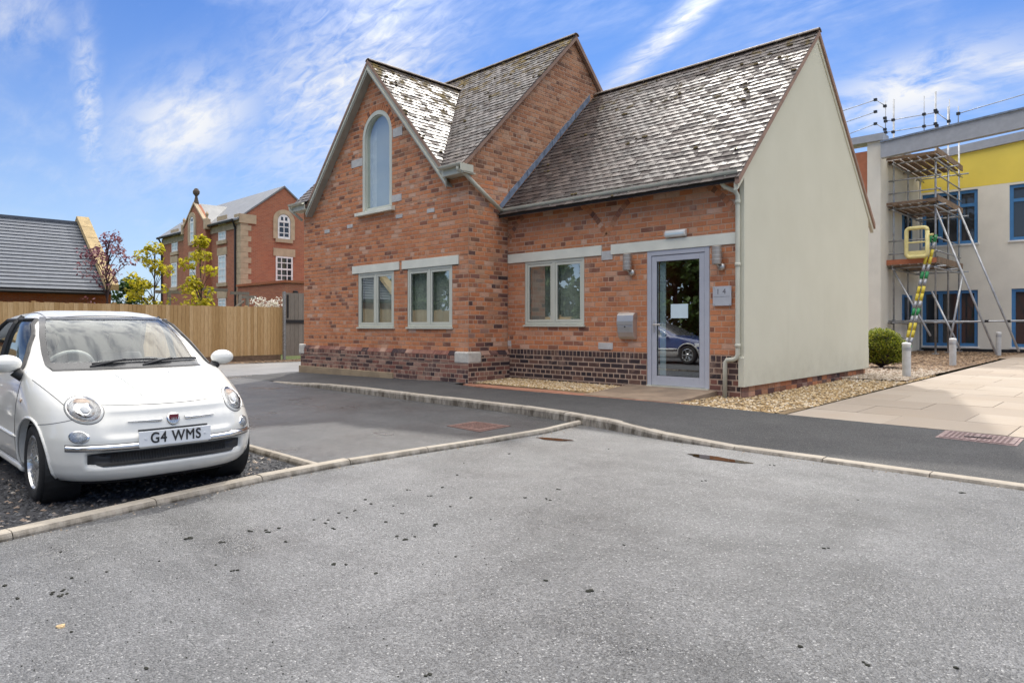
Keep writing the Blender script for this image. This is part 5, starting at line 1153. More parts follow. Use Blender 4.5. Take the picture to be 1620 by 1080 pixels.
# cabin
mb = MB(); mb.prism([(-0.95, -0.66, 0.55), (-0.98, -0.66, 0.90), (-1.10, -0.66, 0.955), (-1.35, -0.66, 0.95), (-1.48, -0.66, 0.86), (-1.50, -0.66, 0.55)], (0, 1.32, 0)); mb.build('dashboard', 'seat_cloth', car, bevel=0.02)
mb = MB(); mb.box(-3.2, -1.0, -0.66, 0.66, 0.25, 0.34); mb.build('cabin_floor', 'black_trim', car)
sw = MB(); c0 = Vector((-1.56, -0.34, 0.945)); ax = Vector((0.42, 0, -0.30)).normalized(); e1 = Vector((0, 1, 0)); e2 = ax.cross(e1)
sw.tube([c0 + e1 * 0.185 * math.cos(a) + e2 * 0.185 * math.sin(a) for a in np.linspace(0, 2 * math.pi, 33)], 0.016, 8); swo = sw.build('steering_wheel', 'seat_pale', car, smooth=True)
mb = MB(); mb.tube([c0 - e1 * 0.18, c0, c0 + e1 * 0.18], 0.014, 6); mb.tube([c0, c0 - e2 * 0.18 if e2.z > 0 else c0 + e2 * 0.18], 0.014, 6); mb.tube([c0 - ax * 0.02, c0 + ax * 0.25], 0.045, 10); mb.build('wheel_hub', 'seat_cloth', swo)
for yy in (-0.34, 0.34):
    mb = MB(); mb.box(-2.35, -1.85, yy - 0.24, yy + 0.24, 0.36, 0.56); st0 = mb.build('seat', 'seat_cloth', car, bevel=0.05)
    mb = MB(); mb.prism([(-2.28, yy - 0.23, 0.5), (-2.48, yy - 0.21, 1.05), (-2.48, yy + 0.21, 1.05), (-2.28, yy + 0.23, 0.5)], (-0.12, 0, 0)); mb.build('backrest', 'seat_cloth', st0, bevel=0.04)
    mb = MB(); mb.lathe([(0, -0.10), (0.09, -0.09), (0.125, 0), (0.09, 0.09), (0, 0.10)], (-2.50, yy, 1.17), 16, 'x'); mb.build('headrest', 'seat_cloth', st0, smooth=True)
mb = MB(); mb.lathe([(0, -0.03), (0.05, -0.028), (0.055, 0), (0, 0.01)], (-1.66, 0.0, 1.30), 14, 'x'); mb.build('rear_view_mirror', 'black_trim', car)
# ------------------------------------------------------------------ dark blue estate parked beyond, seen in the glass of the door
TB = [(.20, -.12, -4.35, .74), (.26, -.06, -4.42, .80), (.36, -.02, -4.46, .84), (.48, 0, -4.48, .85), (.58, -.015, -4.48, .85), (.68, -.05, -4.47, .845), (.75, -.14, -4.46, .84), (.82, -.40, -4.44, .83), (.88, -.75, -4.42, .82), (.93, -1.05, -4.40, .80), (.97, -1.25, -4.38, .78), (1.05, -1.42, -4.34, .75), (1.20, -1.72, -4.26, .70), (1.32, -1.98, -4.18, .65), (1.40, -2.2, -4.1, .60), (1.45, -2.45, -3.95, .5), (1.47, -2.8, -3.6, .35)]
bodyb = Body(TB); est = thing('estate_car', 'dark blue estate car with silver lower trim reflected in the entrance door', 'car', (-10.95, -0.60, 0.0)); AB = (-0.86, -3.42)
meb = cut_arches(*bodyb.shell(56, 36, 20), AB, 0.365, 0.315, 'paint_blue'); meb.materials.clear(); meb.materials.append(MATS['paint_blue']); meb.materials.append(MATS['paint_silver']); meb.materials.append(MATS['frit'])
for p in meb.polygons:
    c = p.center; p.use_smooth = True
    if c.z < 0.52: p.material_index = 1
    if 0.95 < c.z < 1.36 and abs(c.y) > bodyb.side(c.x, c.z) - 0.02 and float(np.interp(c.z, [.95, 1.36], [-1.75, -2.35])) > c.x > -4.05 and not (-2.92 < c.x < -2.84): p.material_index = 2
    if 0.98 < c.z < 1.40 and c.x > -2.3 and abs(c.y) < 0.62 and abs(c.x - bodyb.front(c.y, c.z)) < 0.02: p.material_index = 2
link('body', meb, est)
for sg in (1, -1):
    for ax in AB:
        make_wheel('wheel', est, (ax, 0.745 * sg, 0.315), sg, 0.315, 0.20, 6, 0.215)
        lip = [Vector((ax + 0.385 * math.cos(a), sg * (bodyb.side(ax + 0.385 * math.cos(a), 0.315 + 0.385 * math.sin(a)) + 0.004), 0.315 + 0.385 * math.sin(a))) for a in np.linspace(-0.1, math.pi + 0.1, 26)]
        mb = MB(); mb.tube(lip, 0.028, 8); mb.build('arch_trim', 'paint_silver', est, smooth=True)
    mb = MB(); mb.tube([bodyb.sp(x, 0.50, 0.012, sg) for x in np.linspace(-1.25, -3.05, 12)], 0.035, 8); mb.build('side_moulding', 'paint_silver', est, smooth=True)
    mb = MB(); mb.tube([(-1.72, 0.88 * sg, 0.98), (-1.72, 1.0 * sg, 0.99)], [0.06, 0.07], 10); mb.build('door_mirror', 'paint_blue', est)
    o = cmesh('headlight', *patch([[bodyb.fp(sg * y, z, 0.006) for y in np.linspace(0.45, 0.78, 8)] for z in (0.60, 0.66, 0.72)]), 'lamp_reflector', est)
# ------------------------------------------------------------------ plants
def leafmat(name, cols, trans=0.35):
    def f(t):
        c = t.ramp(t.isl, [(i / (len(cols) - 1), q) for i, q in enumerate(cols)])
        d = t.node('ShaderNodeBsdfPrincipled'); t.put(d.inputs['Base Color'], c); d.inputs['Roughness'].default_value = 0.55; d.inputs['Specular IOR Level'].default_value = 0.3
        tr = t.node('ShaderNodeBsdfTranslucent'); t.put(tr.inputs[0], c); mx = t.node('ShaderNodeMixShader'); mx.inputs[0].default_value = trans; t.put(mx.inputs[1], d.outputs[0]); t.put(mx.inputs[2], tr.outputs[0]); return mx.outputs[0]
    return mat(name, f)
leafmat('leaf_lime', [(0.26, 0.25, 0.015), (0.46, 0.42, 0.03), (0.62, 0.52, 0.06)], 0.62)
leafmat('leaf_purple', [(0.10, 0.035, 0.055), (0.22, 0.085, 0.11), (0.42, 0.23, 0.25)], 0.35)
leafmat('leaf_green', [(0.022, 0.05, 0.010), (0.045, 0.09, 0.018), (0.08, 0.13, 0.03)], 0.35)
leafmat('leaf_dark', [(0.020, 0.048, 0.010), (0.045, 0.085, 0.018), (0.08, 0.13, 0.03)], 0.35)
leafmat('leaf_yew', [(0.06, 0.10, 0.010), (0.20, 0.25, 0.025), (0.44, 0.43, 0.05)], 0.45)
leafmat('blossom', [(0.60, 0.55, 0.50), (0.75, 0.72, 0.66), (0.80, 0.76, 0.6)], 0.3)
flat('bark', (0.10, 0.075, 0.055), 0.9, var=0.3, nscale=12, bump=0.02, bscale=20); flat('bark_dark', (0.05, 0.03, 0.03), 0.9, var=0.3, nscale=12)
def leaf_cloud(name, pts, size, m, parent, droop=0.3):
    n = len(pts); p = np.array(pts); a = RNG.uniform(0, 2 * np.pi, n); t = RNG.uniform(-1.1, 1.1, n); r = RNG.uniform(-0.8, 0.8, n); s = RNG.uniform(size * 0.55, size * 1.15, n)
    u = np.stack([np.cos(a) * np.cos(t), np.sin(a) * np.cos(t), np.sin(t) - droop], 1); v = np.stack([-np.sin(a) * np.cos(r), np.cos(a) * np.cos(r), np.sin(r)], 1)
    u *= s[:, None]; v *= (s * 0.42)[:, None]; k = np.cross(u, v); k /= np.linalg.norm(k, axis=1)[:, None] + 1e-9; k *= (s * 0.12)[:, None]
    V = np.stack([p - u * 0.5, p - u * 0.05 + v + k, p + u * 0.5, p - u * 0.05 - v + k], 1).reshape(-1, 3)
    F_ = [(4 * i, 4 * i + 1, 4 * i + 2, 4 * i + 3) for i in range(n)]
    return att(link(name, raw_mesh(name, V.tolist(), F_, m)), parent)
def clumps(centers, n, spread):
    out = []
    for (c, r) in centers:
        k = max(3, int(n * r * r * r / sum(q[1] ** 3 for q in centers)))
        d = RNG.normal(size=(k, 3)); d /= np.linalg.norm(d, axis=1)[:, None]; rad = r * RNG.uniform(0.35, 1.05, k) ** 0.6
        out += (np.array(c) + d * rad[:, None] * spread).tolist()
    return out
def tree(name, label, cat, base, height, crown_r, crown_z0, leaves, lsize, m, bark='bark', group=None, nclump=26, trunk_r=0.06, shape=1.0):
    e = thing(name, label, cat, base, group=group); b = Vector(base); mb = MB(); top = b + Vector((random.uniform(-.2, .2), random.uniform(-.2, .2), height * 0.93))
    mb.tube([b - Vector((0, 0, .1)), b + (top - b) * 0.35 + Vector((0.04, 0.03, 0)), b + (top - b) * 0.7, top], [trunk_r * 1.2, trunk_r * 0.8, trunk_r * 0.45, trunk_r * 0.12], 8); cs_ = []
    for i in range(nclump):
        t = random.random(); z = crown_z0 + (height - crown_z0) * t; rr = crown_r * (math.sin(math.pi * min(0.12 + t * 0.86, 1)) ** shape) * random.uniform(0.25, 1.0); a = random.uniform(0, 6.28)
        p = b + Vector((rr * math.cos(a), rr * math.sin(a), z)); st = b + (top - b) * max(0.15, (z - 0.5 * rr) / height * 0.9); mb.tube([st, (st + p) / 2 + Vector((0, 0, 0.08)), p], [trunk_r * 0.35, trunk_r * 0.22, trunk_r * 0.08], 5)
        cs_.append((tuple(p), crown_r * random.uniform(0.20, 0.42)))
    att(mb.build('trunk', bark), e); leaf_cloud('crown', clumps(cs_, leaves, (1, 1, 0.75)), lsize, m, e); return e
# ------------------------------------------------------------------ timber fence and gate
fen = thing('board_fence', 'pale brown close-boarded timber fence along the far side of the yard', 'fence', (-24.5, 5, 0.1)); FX = -24.45; y = -4.0; fme = None
def post(y, z1, m='fence_wood', w=0.1): mb = MB(); mb.box(FX - 0.13, FX - 0.03, y - w / 2, y + w / 2, -0.1, z1); return wbuild(mb, 'post', m, fen)
bx_ = MB(); bx_.prism([(0, 0, 0), (0.022, 0, 0), (0.012, 0.135, 0), (0, 0.135, 0)], (0, 0, 1)); bme = bx_.mesh('board', 'fence_wood'); k = 0
while y < 12.55:
    o = link('board', bme); att(o, fen); hgt = 1.80 + random.uniform(-0.012, 0.012); o.matrix_basis = Matrix.LocRotScale(Vector((FX + random.uniform(0, .004), y, 0.22)), Euler((0, 0, random.uniform(-.02, .02))), Vector((1, random.uniform(0.9, 1.0), hgt)))
    if k % 17 == 0: post(y, 2.06)
    y += 0.128; k += 1
for z in (0.5, 1.15, 1.75): mb = MB(); mb.box(FX - 0.08, FX - 0.005, -4, 12.5, z - 0.04, z + 0.04); wbuild(mb, 'rail', 'fence_wood', fen)
mb = MB(); mb.box(FX - 0.02, FX + 0.01, -4, 12.55, 0.02, 0.215); wbuild(mb, 'gravel_board', 'soil_brown', fen)
poly_sheet('soil_strip', [(-24.42, -4), (-23.3, -4), (-23.1, 12.0), (-22.9, 14.5), (-24.42, 14.5)], 0.02, 'soil_brown')
sp_ = stones('fallen_leaves', 700, rect(-24.4, -22.9, 2, 14.4), lambda x, y: 0.03, (0.03, 0.07), 'bark_mulch', 0.25); tag(sp_, 'brown fallen leaves along the foot of the fence', 'leaves')
gt = thing('timber_gate', 'weathered grey boarded gate with a black rail next to the brick gable', 'gate', (-24.1, 12.85, 0.1)); gx = -24.35
mb = MB(); mb.box(gx - 0.06, gx + 0.05, 12.60, 12.68, 0, 2.62); wbuild(mb, 'gate_post', 'lamp_grey', gt)
y = 12.70
while y < 14.6:
    o = MB(); o.box(gx - 0.01, gx + 0.012, y + 0.004, y + 0.172, 0.16, 2.58 + random.uniform(-.01, .01)); wbuild(o, 'board', 'grey_wood', gt); y += 0.176
mb = MB(); mb.box(gx + 0.012, gx + 0.05, 12.68, 14.6, 1.42, 1.54); wbuild(mb, 'rail', 'black_trim', gt); mb = MB(); mb.box(gx + 0.012, gx + 0.05, 12.74, 12.80, 1.62, 2.5); wbuild(mb, 'hinge_stile', 'black_trim', gt)
# ------------------------------------------------------------------ far materials
def farbrick(name, c0, c1, mo):
    def f(t):
        bt = t.node('ShaderNodeTexBrick'); sp = t.node('ShaderNodeSeparateXYZ'); t.put(sp.inputs[0], t.pos); cb = t.node('ShaderNodeCombineXYZ'); t.put(cb.inputs[0], t.m('ADD', sp.outputs[0], sp.outputs[1])); t.put(cb.inputs[1], sp.outputs[2])
        t.put(bt.inputs['Vector'], cb.outputs[0]); bt.inputs['Scale'].default_value = 1.0; bt.inputs['Brick Width'].default_value = 0.225; bt.inputs['Row Height'].default_value = 0.075; bt.inputs['Mortar Size'].default_value = 0.008
        t.put(bt.inputs['Color1'], c0); t.put(bt.inputs['Color2'], c1); t.put(bt.inputs['Mortar'], mo)
        c = t.mix(t.rng(t.noise(t.pos, 0.7, 6, 0.65), 0.45, 0.75, 0, 0.4), bt.outputs['Color'], (0.36, 0.23, 0.15)); return bsdf(t, c, 0.9, 0.2, 0, t.bump(bt.outputs['Fac'], 0.004))
    return mat(name, f)
farbrick('far_brick', (0.44, 0.16, 0.085), (0.34, 0.12, 0.07), (0.36, 0.22, 0.16)); farbrick('far_brick_orange', (0.42, 0.13, 0.05), (0.33, 0.10, 0.045), (0.32, 0.17, 0.11))
flat('far_slate', (0.20, 0.205, 0.21), 0.5, var=0.12, nscale=2); flat('shed_tile', (0.085, 0.10, 0.125), 0.5, var=0.12, nscale=3); flat('coping_stone', (0.44, 0.33, 0.17), 0.9, var=0.2, nscale=4, bump=0.01); flat('dress_stone', (0.46, 0.36, 0.24), 0.9, var=0.15, nscale=3); flat('white_paint', (0.78, 0.78, 0.76), 0.4)
def farglass(t): return bsdf(t, (0.03, 0.035, 0.04), 0.04, 0.8)
mat('far_glass', farglass)
# ------------------------------------------------------------------ low shed with dark tiled roof behind the fence
sh_ = thing('low_outbuilding', 'low brick building with blue-grey tiled roof and sandstone gable coping behind the fence', 'building', (-31, 3, 0)); X0, X1, Y0, Y1 = -28.0, -35.0, -2.0, 7.9; ez, rz_ = 2.68, 5.38; xr_ = -31.5
mb = MB(); mb.box(X1 + 0.2, X0 - 0.2, Y0 + 0.1, Y1 - 0.1, 0, ez); mb.prism([(X0 - 0.25, Y1 - 0.35, ez), (xr_, Y1 - 0.35, rz_ - 0.1), (X1 + 0.25, Y1 - 0.35, ez)], (0, 0.3, 0)); mb.prism([(X0 - 0.25, Y0 + 0.05, ez), (xr_, Y0 + 0.05, rz_ - 0.1), (X1 + 0.25, Y0 + 0.05, ez)], (0, 0.3, 0)); wbuild(mb, 'wall', 'far_brick_orange', sh_)
sl_ = (rz_ - ez) / (X0 - xr_); rf = MB(); rf.prism([(X0 + 0.15, Y0 + 0.2, ez - 0.12), (xr_, Y0 + 0.2, rz_), (X1 - 0.15, Y0 + 0.2, ez - 0.12), (X1 - 0.15, Y0 + 0.2, ez - 0.22), (xr_, Y0 + 0.2, rz_ - 0.1), (X0 + 0.15, Y0 + 0.2, ez - 0.22)], (0, Y1 - Y0 - 0.4, 0)); rfo = wbuild(rf, 'roof', 'roof_deck', sh_)
L_ = math.hypot(X0 + 0.15 - xr_, rz_ - ez + 0.12); ux, uz = (xr_ - X0 - 0.15) / L_, (rz_ - ez + 0.12) / L_; nx_, nz_ = uz, -ux; k = 0; v = 0.0
while v < L_ - 0.05:                                           # tile courses, each lapping the one below
    a = v; b = min(v + 0.30, L_); q = lambda t, h: (X0 + 0.15 + ux * t + nx_ * h, ez - 0.12 + uz * t + nz_ * h)
    p0, p1, p2, p3 = q(a, 0.01), q(a, 0.055), q(b, 0.02), q(b, 0.005); mb = MB(); mb.prism([(p[0], Y0 + 0.25, p[1]) for p in (p0, p1, p2, p3)], (0, Y1 - Y0 - 0.5, 0)); mb.build('tile_course', 'shed_tile', rfo); v += 0.225
for yy in (Y1 - 0.42, Y0):
    for sgx in (1, -1):
        xe = xr_ + sgx * (X0 + 0.35 - xr_); n_ = 6
        for i in range(n_):
            t0, t1 = i / n_, (i + 1) / n_ - 0.006; pa_ = Vector((xe + (xr_ - xe) * t0, yy, ez - 0.2 + (rz_ - ez + 0.2) * t0)); pb_ = Vector((xe + (xr_ - xe) * t1, yy, ez - 0.2 + (rz_ - ez + 0.2) * t1)); mb = MB(); mb.prism([pa_ + Vector((0, 0, 0.12)), pb_ + Vector((0, 0, 0.12)), pb_ + Vector((0, 0, 0.33)), pa_ + Vector((0, 0, 0.33))], (0, 0.42, 0)); wbuild(mb, 'coping_stone', 'coping_stone', sh_)
mb = MB(); mb.box(xr_ - 0.1, xr_ + 0.1, Y0 + 0.4, Y1 - 0.42, rz_ - 0.02, rz_ + 0.09); wbuild(mb, 'ridge', 'shed_tile', sh_); mb = MB(); mb.tube([(X0 + 0.20, Y0 + 0.3, ez - 0.2), (X0 + 0.20, Y1 - 0.4, ez - 0.2)], 0.06, 8); wbuild(mb, 'gutter', 'black_trim', sh_)
# ------------------------------------------------------------------ three-storey brick house beyond
ho = thing('brick_house', 'tall red brick house with stone quoins and gabled front beyond the fence', 'house', (-43, 19, 0)); HX, HYf, HXl, HYr = -37.0, 16.65, -49.0, 21.75; he, hr, hry = 7.35, 9.36, 19.2
mb = MB(); mb.box(HXl, HX, HYf, HYr, 0, he); mb.prism([(HX - 0.3, HYf, he), (HX - 0.3, hry, hr - 0.06), (HX - 0.3, HYr, he)], (0.3, 0, 0)); wbuild(mb, 'wall', 'far_brick', ho)
mb = MB(); mb.prism([(HX + 0.06, HYf - 0.25, he - 0.12), (HX + 0.06, hry, hr + 0.05), (HX + 0.06, HYr + 0.25, he - 0.12), (HX + 0.06, HYr + 0.25, he - 0.22), (HX + 0.06, hry, hr - 0.06), (HX + 0.06, HYf - 0.25, he - 0.22)], (HXl - HX - 0.3, 0, 0)); hroof = wbuild(mb, 'roof', 'far_slate', ho)
gxa, gxb, gxc, gap = -44.4, -41.0, -42.7, 8.78
mb = MB(); mb.prism([(gxa, HYf - 0.32, 0.0), (gxb, HYf - 0.32, 0.0), (gxb, HYf - 0.32, 7.4), (gxc + 0.1, HYf - 0.32, gap - 0.1), (gxc - 0.1, HYf - 0.32, gap - 0.1), (gxa, HYf - 0.32, 7.4)], (0, 0.34, 0)); wbuild(mb, 'front_gable', 'far_brick', ho)
mb = MB(); mb.prism([(gxa - 0.04, HYf - 0.17, 7.36), (gxc, HYf - 0.17, gap - 0.02), (gxb + 0.04, HYf - 0.17, 7.36)], (0, 2.7, 0)); mb.build('gable_roof', 'far_slate', hroof)
for xa in (gxa - 0.05, gxb + 0.05):
    mb = MB(); mb.prism([(xa, HYf - 0.38, 7.42), (gxc, HYf - 0.38, gap + 0.04), (gxc, HYf - 0.38, gap - 0.08), (xa, HYf - 0.38, 7.30)], (0, 0.2, 0)); wbuild(mb, 'gable_coping', 'dress_stone', ho)
    mb = MB(); mb.box(xa - 0.13, xa + 0.13, HYf - 0.42, HYf - 0.1, 7.0, 7.6); mb.lathe([(0.10, 0), (0.05, 0.15), (0.10, 0.32), (0.0, 0.5)], (xa, HYf - 0.26, 7.58), 10); wbuild(mb, 'gable_pinnacle', 'dress_stone', ho)
mb = MB(); mb.lathe([(0.16, 0), (0.10, 0.25), (0.07, 0.42), (0.19, 0.58), (0.2, 0.72), (0.1, 0.88), (0.0, 0.92)], (gxc, HYf - 0.2, gap - 0.02), 12); wbuild(mb, 'finial', 'bark', ho)
for z in np.arange(0.6, he - 0.5, 0.60):                       # quoins
    for w_, dz in ((0.58, 0.0), (0.40, 0.3)):
        mb = MB(); mb.box(HX - 0.5, HX + 0.03, HYf - 0.03, HYf + w_, z + dz, z + dz + 0.29); wbuild(mb, 'quoin', 'dress_stone', ho)
mb = MB(); mb.box(HX - 0.6, HX + 0.08, HYf - 0.12, HYf + 0.85, he - 0.35, he + 0.15); wbuild(mb, 'kneeler', 'dress_stone', ho)
for xa, xb in ((HXl, gxa), (gxb, HX - 0.6)): mb = MB(); mb.box(xa, xb, HYf - 0.05, HYf, he - 0.62, he - 0.22); wbuild(mb, 'frieze', 'dress_stone', ho)
mb = MB(); mb.tube([(HXl - 0.1, HYf - 0.3, he - 0.18), (gxa - 0.2, HYf - 0.3, he - 0.18)], 0.08, 6); wbuild(mb, 'gutter', 'black_trim', ho); mb = MB(); mb.tube([(gxb + 0.3, HYf - 0.3, he - 0.18), (HX - 0.4, HYf - 0.3, he - 0.18)], 0.08, 6); wbuild(mb, 'gutter', 'black_trim', ho)
mb = MB(); mb.tube([(HX - 0.45, HYf - 0.28, he - 0.2), (HX - 0.55, HYf - 0.08, he - 0.6), (HX - 0.55, HYf - 0.08, 0)], 0.06, 6); wbuild(mb, 'downpipe', 'black_trim', ho); mb = MB(); mb.tube([(HXl + 0.1, HYf - 0.28, he - 0.2), (HXl + 0.1, HYf - 0.08, he - 0.6), (HXl + 0.1, HYf - 0.08, 0)], 0.06, 6); wbuild(mb, 'downpipe', 'black_trim', ho)
def sash(face, c, z0, z1, hw, arch=False, head=True, sill=True, nx=2, nz=4, parent=ho, fy=None, glass='far_glass'):
    """box sash in a wall facing -y ('y') or +x ('x'); c is the position along the wall"""
    fy = HYf if fy is None else fy; P = (lambda u, d, z: (u, fy - d, z)) if face == 'y' else (lambda u, d, z: (HX + d, u, z))
    def bx2(mb, u0, u1, d0, d1, za, zb):
        a, b = P(u0, d0, za), P(u1, d1, zb); mb.box(min(a[0], b[0]), max(a[0], b[0]), min(a[1], b[1]), max(a[1], b[1]), za, zb)
    mb = MB(); t = 0.09
    bx2(mb, c - hw, c - hw + t, 0.0, 0.04, z0, z1); bx2(mb, c + hw - t, c + hw, 0.0, 0.04, z0, z1); bx2(mb, c - hw + t, c + hw - t, 0, 0.04, z1 - t, z1); bx2(mb, c - hw + t, c + hw - t, 0, 0.04, z0, z0 + t * 1.3)
    for i in range(1, nx): u_ = c - hw + 2 * hw * i / nx; bx2(mb, u_ - 0.025, u_ + 0.025, 0, 0.033, z0 + t * 1.3, z1 - t)
    for i in range(1, nz): z_ = z0 + (z1 - z0) * i / nz; bx2(mb, c - hw + t, c + hw - t, 0, 0.036 if i * 2 == nz else 0.03, z_ - (0.045 if i * 2 == nz else 0.025), z_ + (0.045 if i * 2 == nz else 0.025))
    wi = wbuild(mb, 'window', 'white_paint', parent); g_ = MB(); bx2(g_, c - hw + 0.03, c + hw - 0.03, -0.01, 0.012, z0 + 0.03, z1 - 0.03); g_.build('pane', glass, wi)
    if sill: s_ = MB(); bx2(s_, c - hw - 0.15, c + hw + 0.15, 0, 0.09, z0 - 0.22, z0 - 0.01); s_.build('sill', 'dress_stone', wi)
    if head and not arch: s_ = MB(); bx2(s_, c - hw - 0.15, c + hw + 0.15, 0, 0.05, z1 + 0.01, z1 + 0.45); s_.build('head', 'dress_stone', wi)
    if arch:
        A = MB(); n_ = 14; ring = [(c + r_ * math.cos(math.pi * i / n_), z1 + r_ * math.sin(math.pi * i / n_)) for r_ in (hw + 0.02, hw + 0.28) for i in range(n_ + 1)]; vs = [P(u_, d_, z_) for d_ in (0.0, 0.06) for u_, z_ in ring]; m_ = n_ + 1
        A.add(vs, [(2 * m_ + i, 2 * m_ + i + 1, 3 * m_ + i + 1, 3 * m_ + i) for i in range(n_)] + [(m_ + i, m_ + i + 1, 3 * m_ + i + 1, 3 * m_ + i) for i in range(n_)] + [(i, i + 1, 2 * m_ + i + 1, 2 * m_ + i) for i in range(n_)]); bx2(A, c - hw - 0.28, c - hw - 0.02, 0, 0.06, z0 - 0.02, z1); bx2(A, c + hw + 0.02, c + hw + 0.28, 0, 0.06, z0 - 0.02, z1); A.build('surround', 'dress_stone', wi)
        A = MB(); pts_ = [P(c + hw * math.cos(math.pi * i / n_), 0.02, z1 + hw * math.sin(math.pi * i / n_)) for i in range(n_ + 1)]; A.prism(pts_, tuple(np.array(P(0, 0.02, 0)) - np.array(P(0, 0, 0)))); A.build('fanlight', 'white_paint', wi)
        A = MB()
        for k_ in (-0.33, 0.33): bx2(A, c + k_ * hw - 0.07, c + k_ * hw + 0.07, 0.035, 0.045, z1 + 0.03, z1 + hw * 0.62)
        A.build('fan_pane', 'far_glass', wi)
    return wi
def wz(xp, y0p, y1p, face, **kw):
    a = onX(xp, y0p, HX) if face == 'x' else onY(xp, y0p, HYf); b = onX(xp, y1p, HX) if face == 'x' else onY(xp, y1p, HYf); return (a.y if face == 'x' else a.x), b.z, a.z
c, z0, z1 = wz(449, 350, 378, 'x'); sash('x', c, z0, z1, 0.38, arch=True, nz=3)
c, z0, z1 = wz(449.5, 406, 446, 'x'); sash('x', c, z0, z1, 0.52, nx=3, nz=4)
for xp, ya, yb, hw in ((352, 354, 380, 0.5), (352, 404, 447, 0.5), (277, 374, 398, 0.5), (276, 416, 454, 0.5), (314, 410, 450, 0.45), (352, 472, 500, 0.5)): c, z0, z1 = wz(xp, ya, yb, 'y'); sash('y', c, z0, z1, hw, fy=HYf - 0.32 if xp == 314 else HYf, glass='paper_blue')
c, z0, z1 = wz(313, 352, 383, 'y'); sash('y', c, z0, z1, 0.30, arch=True, nx=1, nz=2, fy=HYf - 0.32, glass='paper_blue')
# lower brick wing of the house beside the gate
ob = thing('brick_lean_to', 'low flat-topped brick annexe between the tall house and the grey gate', 'annexe', (-33, 16, 0)); cn = onX(452, 443, -31.5)
mb = MB(); mb.box(-36.95, -31.5, cn.y, cn.y + 5, 0, cn.z - 0.12); wbuild(mb, 'wall', 'far_brick', ob); mb = MB(); mb.box(-36.95, -31.42, cn.y - 0.08, cn.y + 5, cn.z - 0.12, cn.z); wbuild(mb, 'coping', 'far_brick_orange', ob)
p = onX(466, 463, -31.5); mb = MB(); mb.lathe([(0.0, 0), (0.10, 0.02), (0.13, 0.10), (0.13, 0.22), (0.05, 0.25)], (-31.4, p.y, p.z - 0.15), 12); mb.box(-31.5, -31.4, p.y - 0.03, p.y + 0.03, p.z - 0.05, p.z + 0.03); wbuild(mb, 'bulkhead_lamp', 'black_trim', ob)
# garden arbour showing over the fence
pg = thing('garden_pergola', 'weathered timber pergola tops showing above the fence before the house', 'pergola', (-29, 11, 0))
for xp, yp, L in ((380, 464, 0.8), (392, 470, 0.8), (268, 462, 1.0), (330, 458, 1.6)):
    p = onX(xp, yp, -28.5); mb = MB(); mb.box(-28.58, -28.50, p.y - L / 2, p.y + L / 2, p.z - 0.06, p.z + 0.07); wbuild(mb, 'beam', 'grey_wood', pg)
    mb = MB(); mb.box(-28.6, -28.49, p.y - 0.06, p.y + 0.06, 0, p.z - 0.06); wbuild(mb, 'post', 'grey_wood', pg)
p0, p1 = onX(373, 486, -28.4), onX(386, 476, -28.4); mb = MB(); mb.tube([p0, p1], 0.05, 6); wbuild(mb, 'brace', 'grey_wood', pg)
b = onX(424, 480, -27.5); e = thing('blossom_bush', 'white blossoming bush topping the fence beside the grey gate', 'bush', (b.x, b.y, 0)); leaf_cloud('crown', clumps([((b.x, b.y + random.uniform(-.55, .5), b.z + random.uniform(-.8, .1)), 0.28) for _ in range(14)], 700, (1, 1, 0.8)), 0.11, 'blossom', e); mb = MB(); mb.tube([(b.x, b.y, 0), (b.x, b.y, b.z - .2)], 0.04, 6); wbuild(mb, 'stem', 'bark', e)
# trees beyond the fence
b = onX(240, 470, -27.0); tree('young_tree', 'young lime-green tree left of the tall brick house, thin crown against sky', 'tree', (b.x, b.y, 0.1), onX(240, 393, -27.0).z, 0.85, 1.5, 900, 0.17, 'leaf_lime', group='young lime-green trees', nclump=26, trunk_r=0.05)
b = onX(318, 470, -27.2); tree('young_tree', 'young lime-green tree standing before the tall brick house', 'tree', (b.x, b.y, 0.1), onX(318, 382, -27.2).z, 0.85, 1.4, 1100, 0.18, 'leaf_lime', group='young lime-green trees', nclump=28, trunk_r=0.05)
b = onX(168, 470, -26.4); tree('purple_tree', 'purple-leaved cherry tree in front of the sandstone gable coping', 'tree', (b.x, b.y, 0.1), onX(155, 376, -26.4).z, 0.95, 1.5, 800, 0.13, 'leaf_purple', 'bark_dark', nclump=30, trunk_r=0.05, shape=0.6)
b = onX(205, 470, -40); tree('distant_tree', 'distant green tree low between the outbuilding and the tall house', 'tree', (-60, b.y * 1.5, 0.0), 4.6, 2.6, 1.2, 2200, 0.35, 'leaf_green', group='trees')
# ------------------------------------------------------------------ modern rendered building on the right
flat('modern_render', (0.76, 0.715, 0.61), 0.9, var=0.06, nscale=1.5, bump=0.002, spec=0.2); flat('yellow_panel', (0.86, 0.66, 0.10), 0.7, var=0.05, nscale=1.0); flat('blue_frame', (0.06, 0.20, 0.42), 0.4, var=0.06); flat('zinc', (0.36, 0.37, 0.39), 0.45, var=0.08); flat('galv', (0.40, 0.41, 0.42), 0.45, metal=0.5, var=0.25, nscale=5); flat('scaffold_board', (0.22, 0.15, 0.10), 0.85, var=0.3, nscale=5, bump=0.004); flat('band_green', (0.03, 0.28, 0.09), 0.5); flat('band_yellow', (0.72, 0.58, 0.06), 0.5); flat('gate_yellow', (0.76, 0.66, 0.28), 0.45); flat('terracotta', (0.42, 0.15, 0.075), 0.8, var=0.1)
mo = thing('modern_building', 'two-storey cream building with yellow upper wall and blue windows behind the scaffold', 'building', (-5, 36, 0.3)); YB = 34.0; XB = onY(1455, 500, YB).x; YN = onX(1393, 500, XB).y
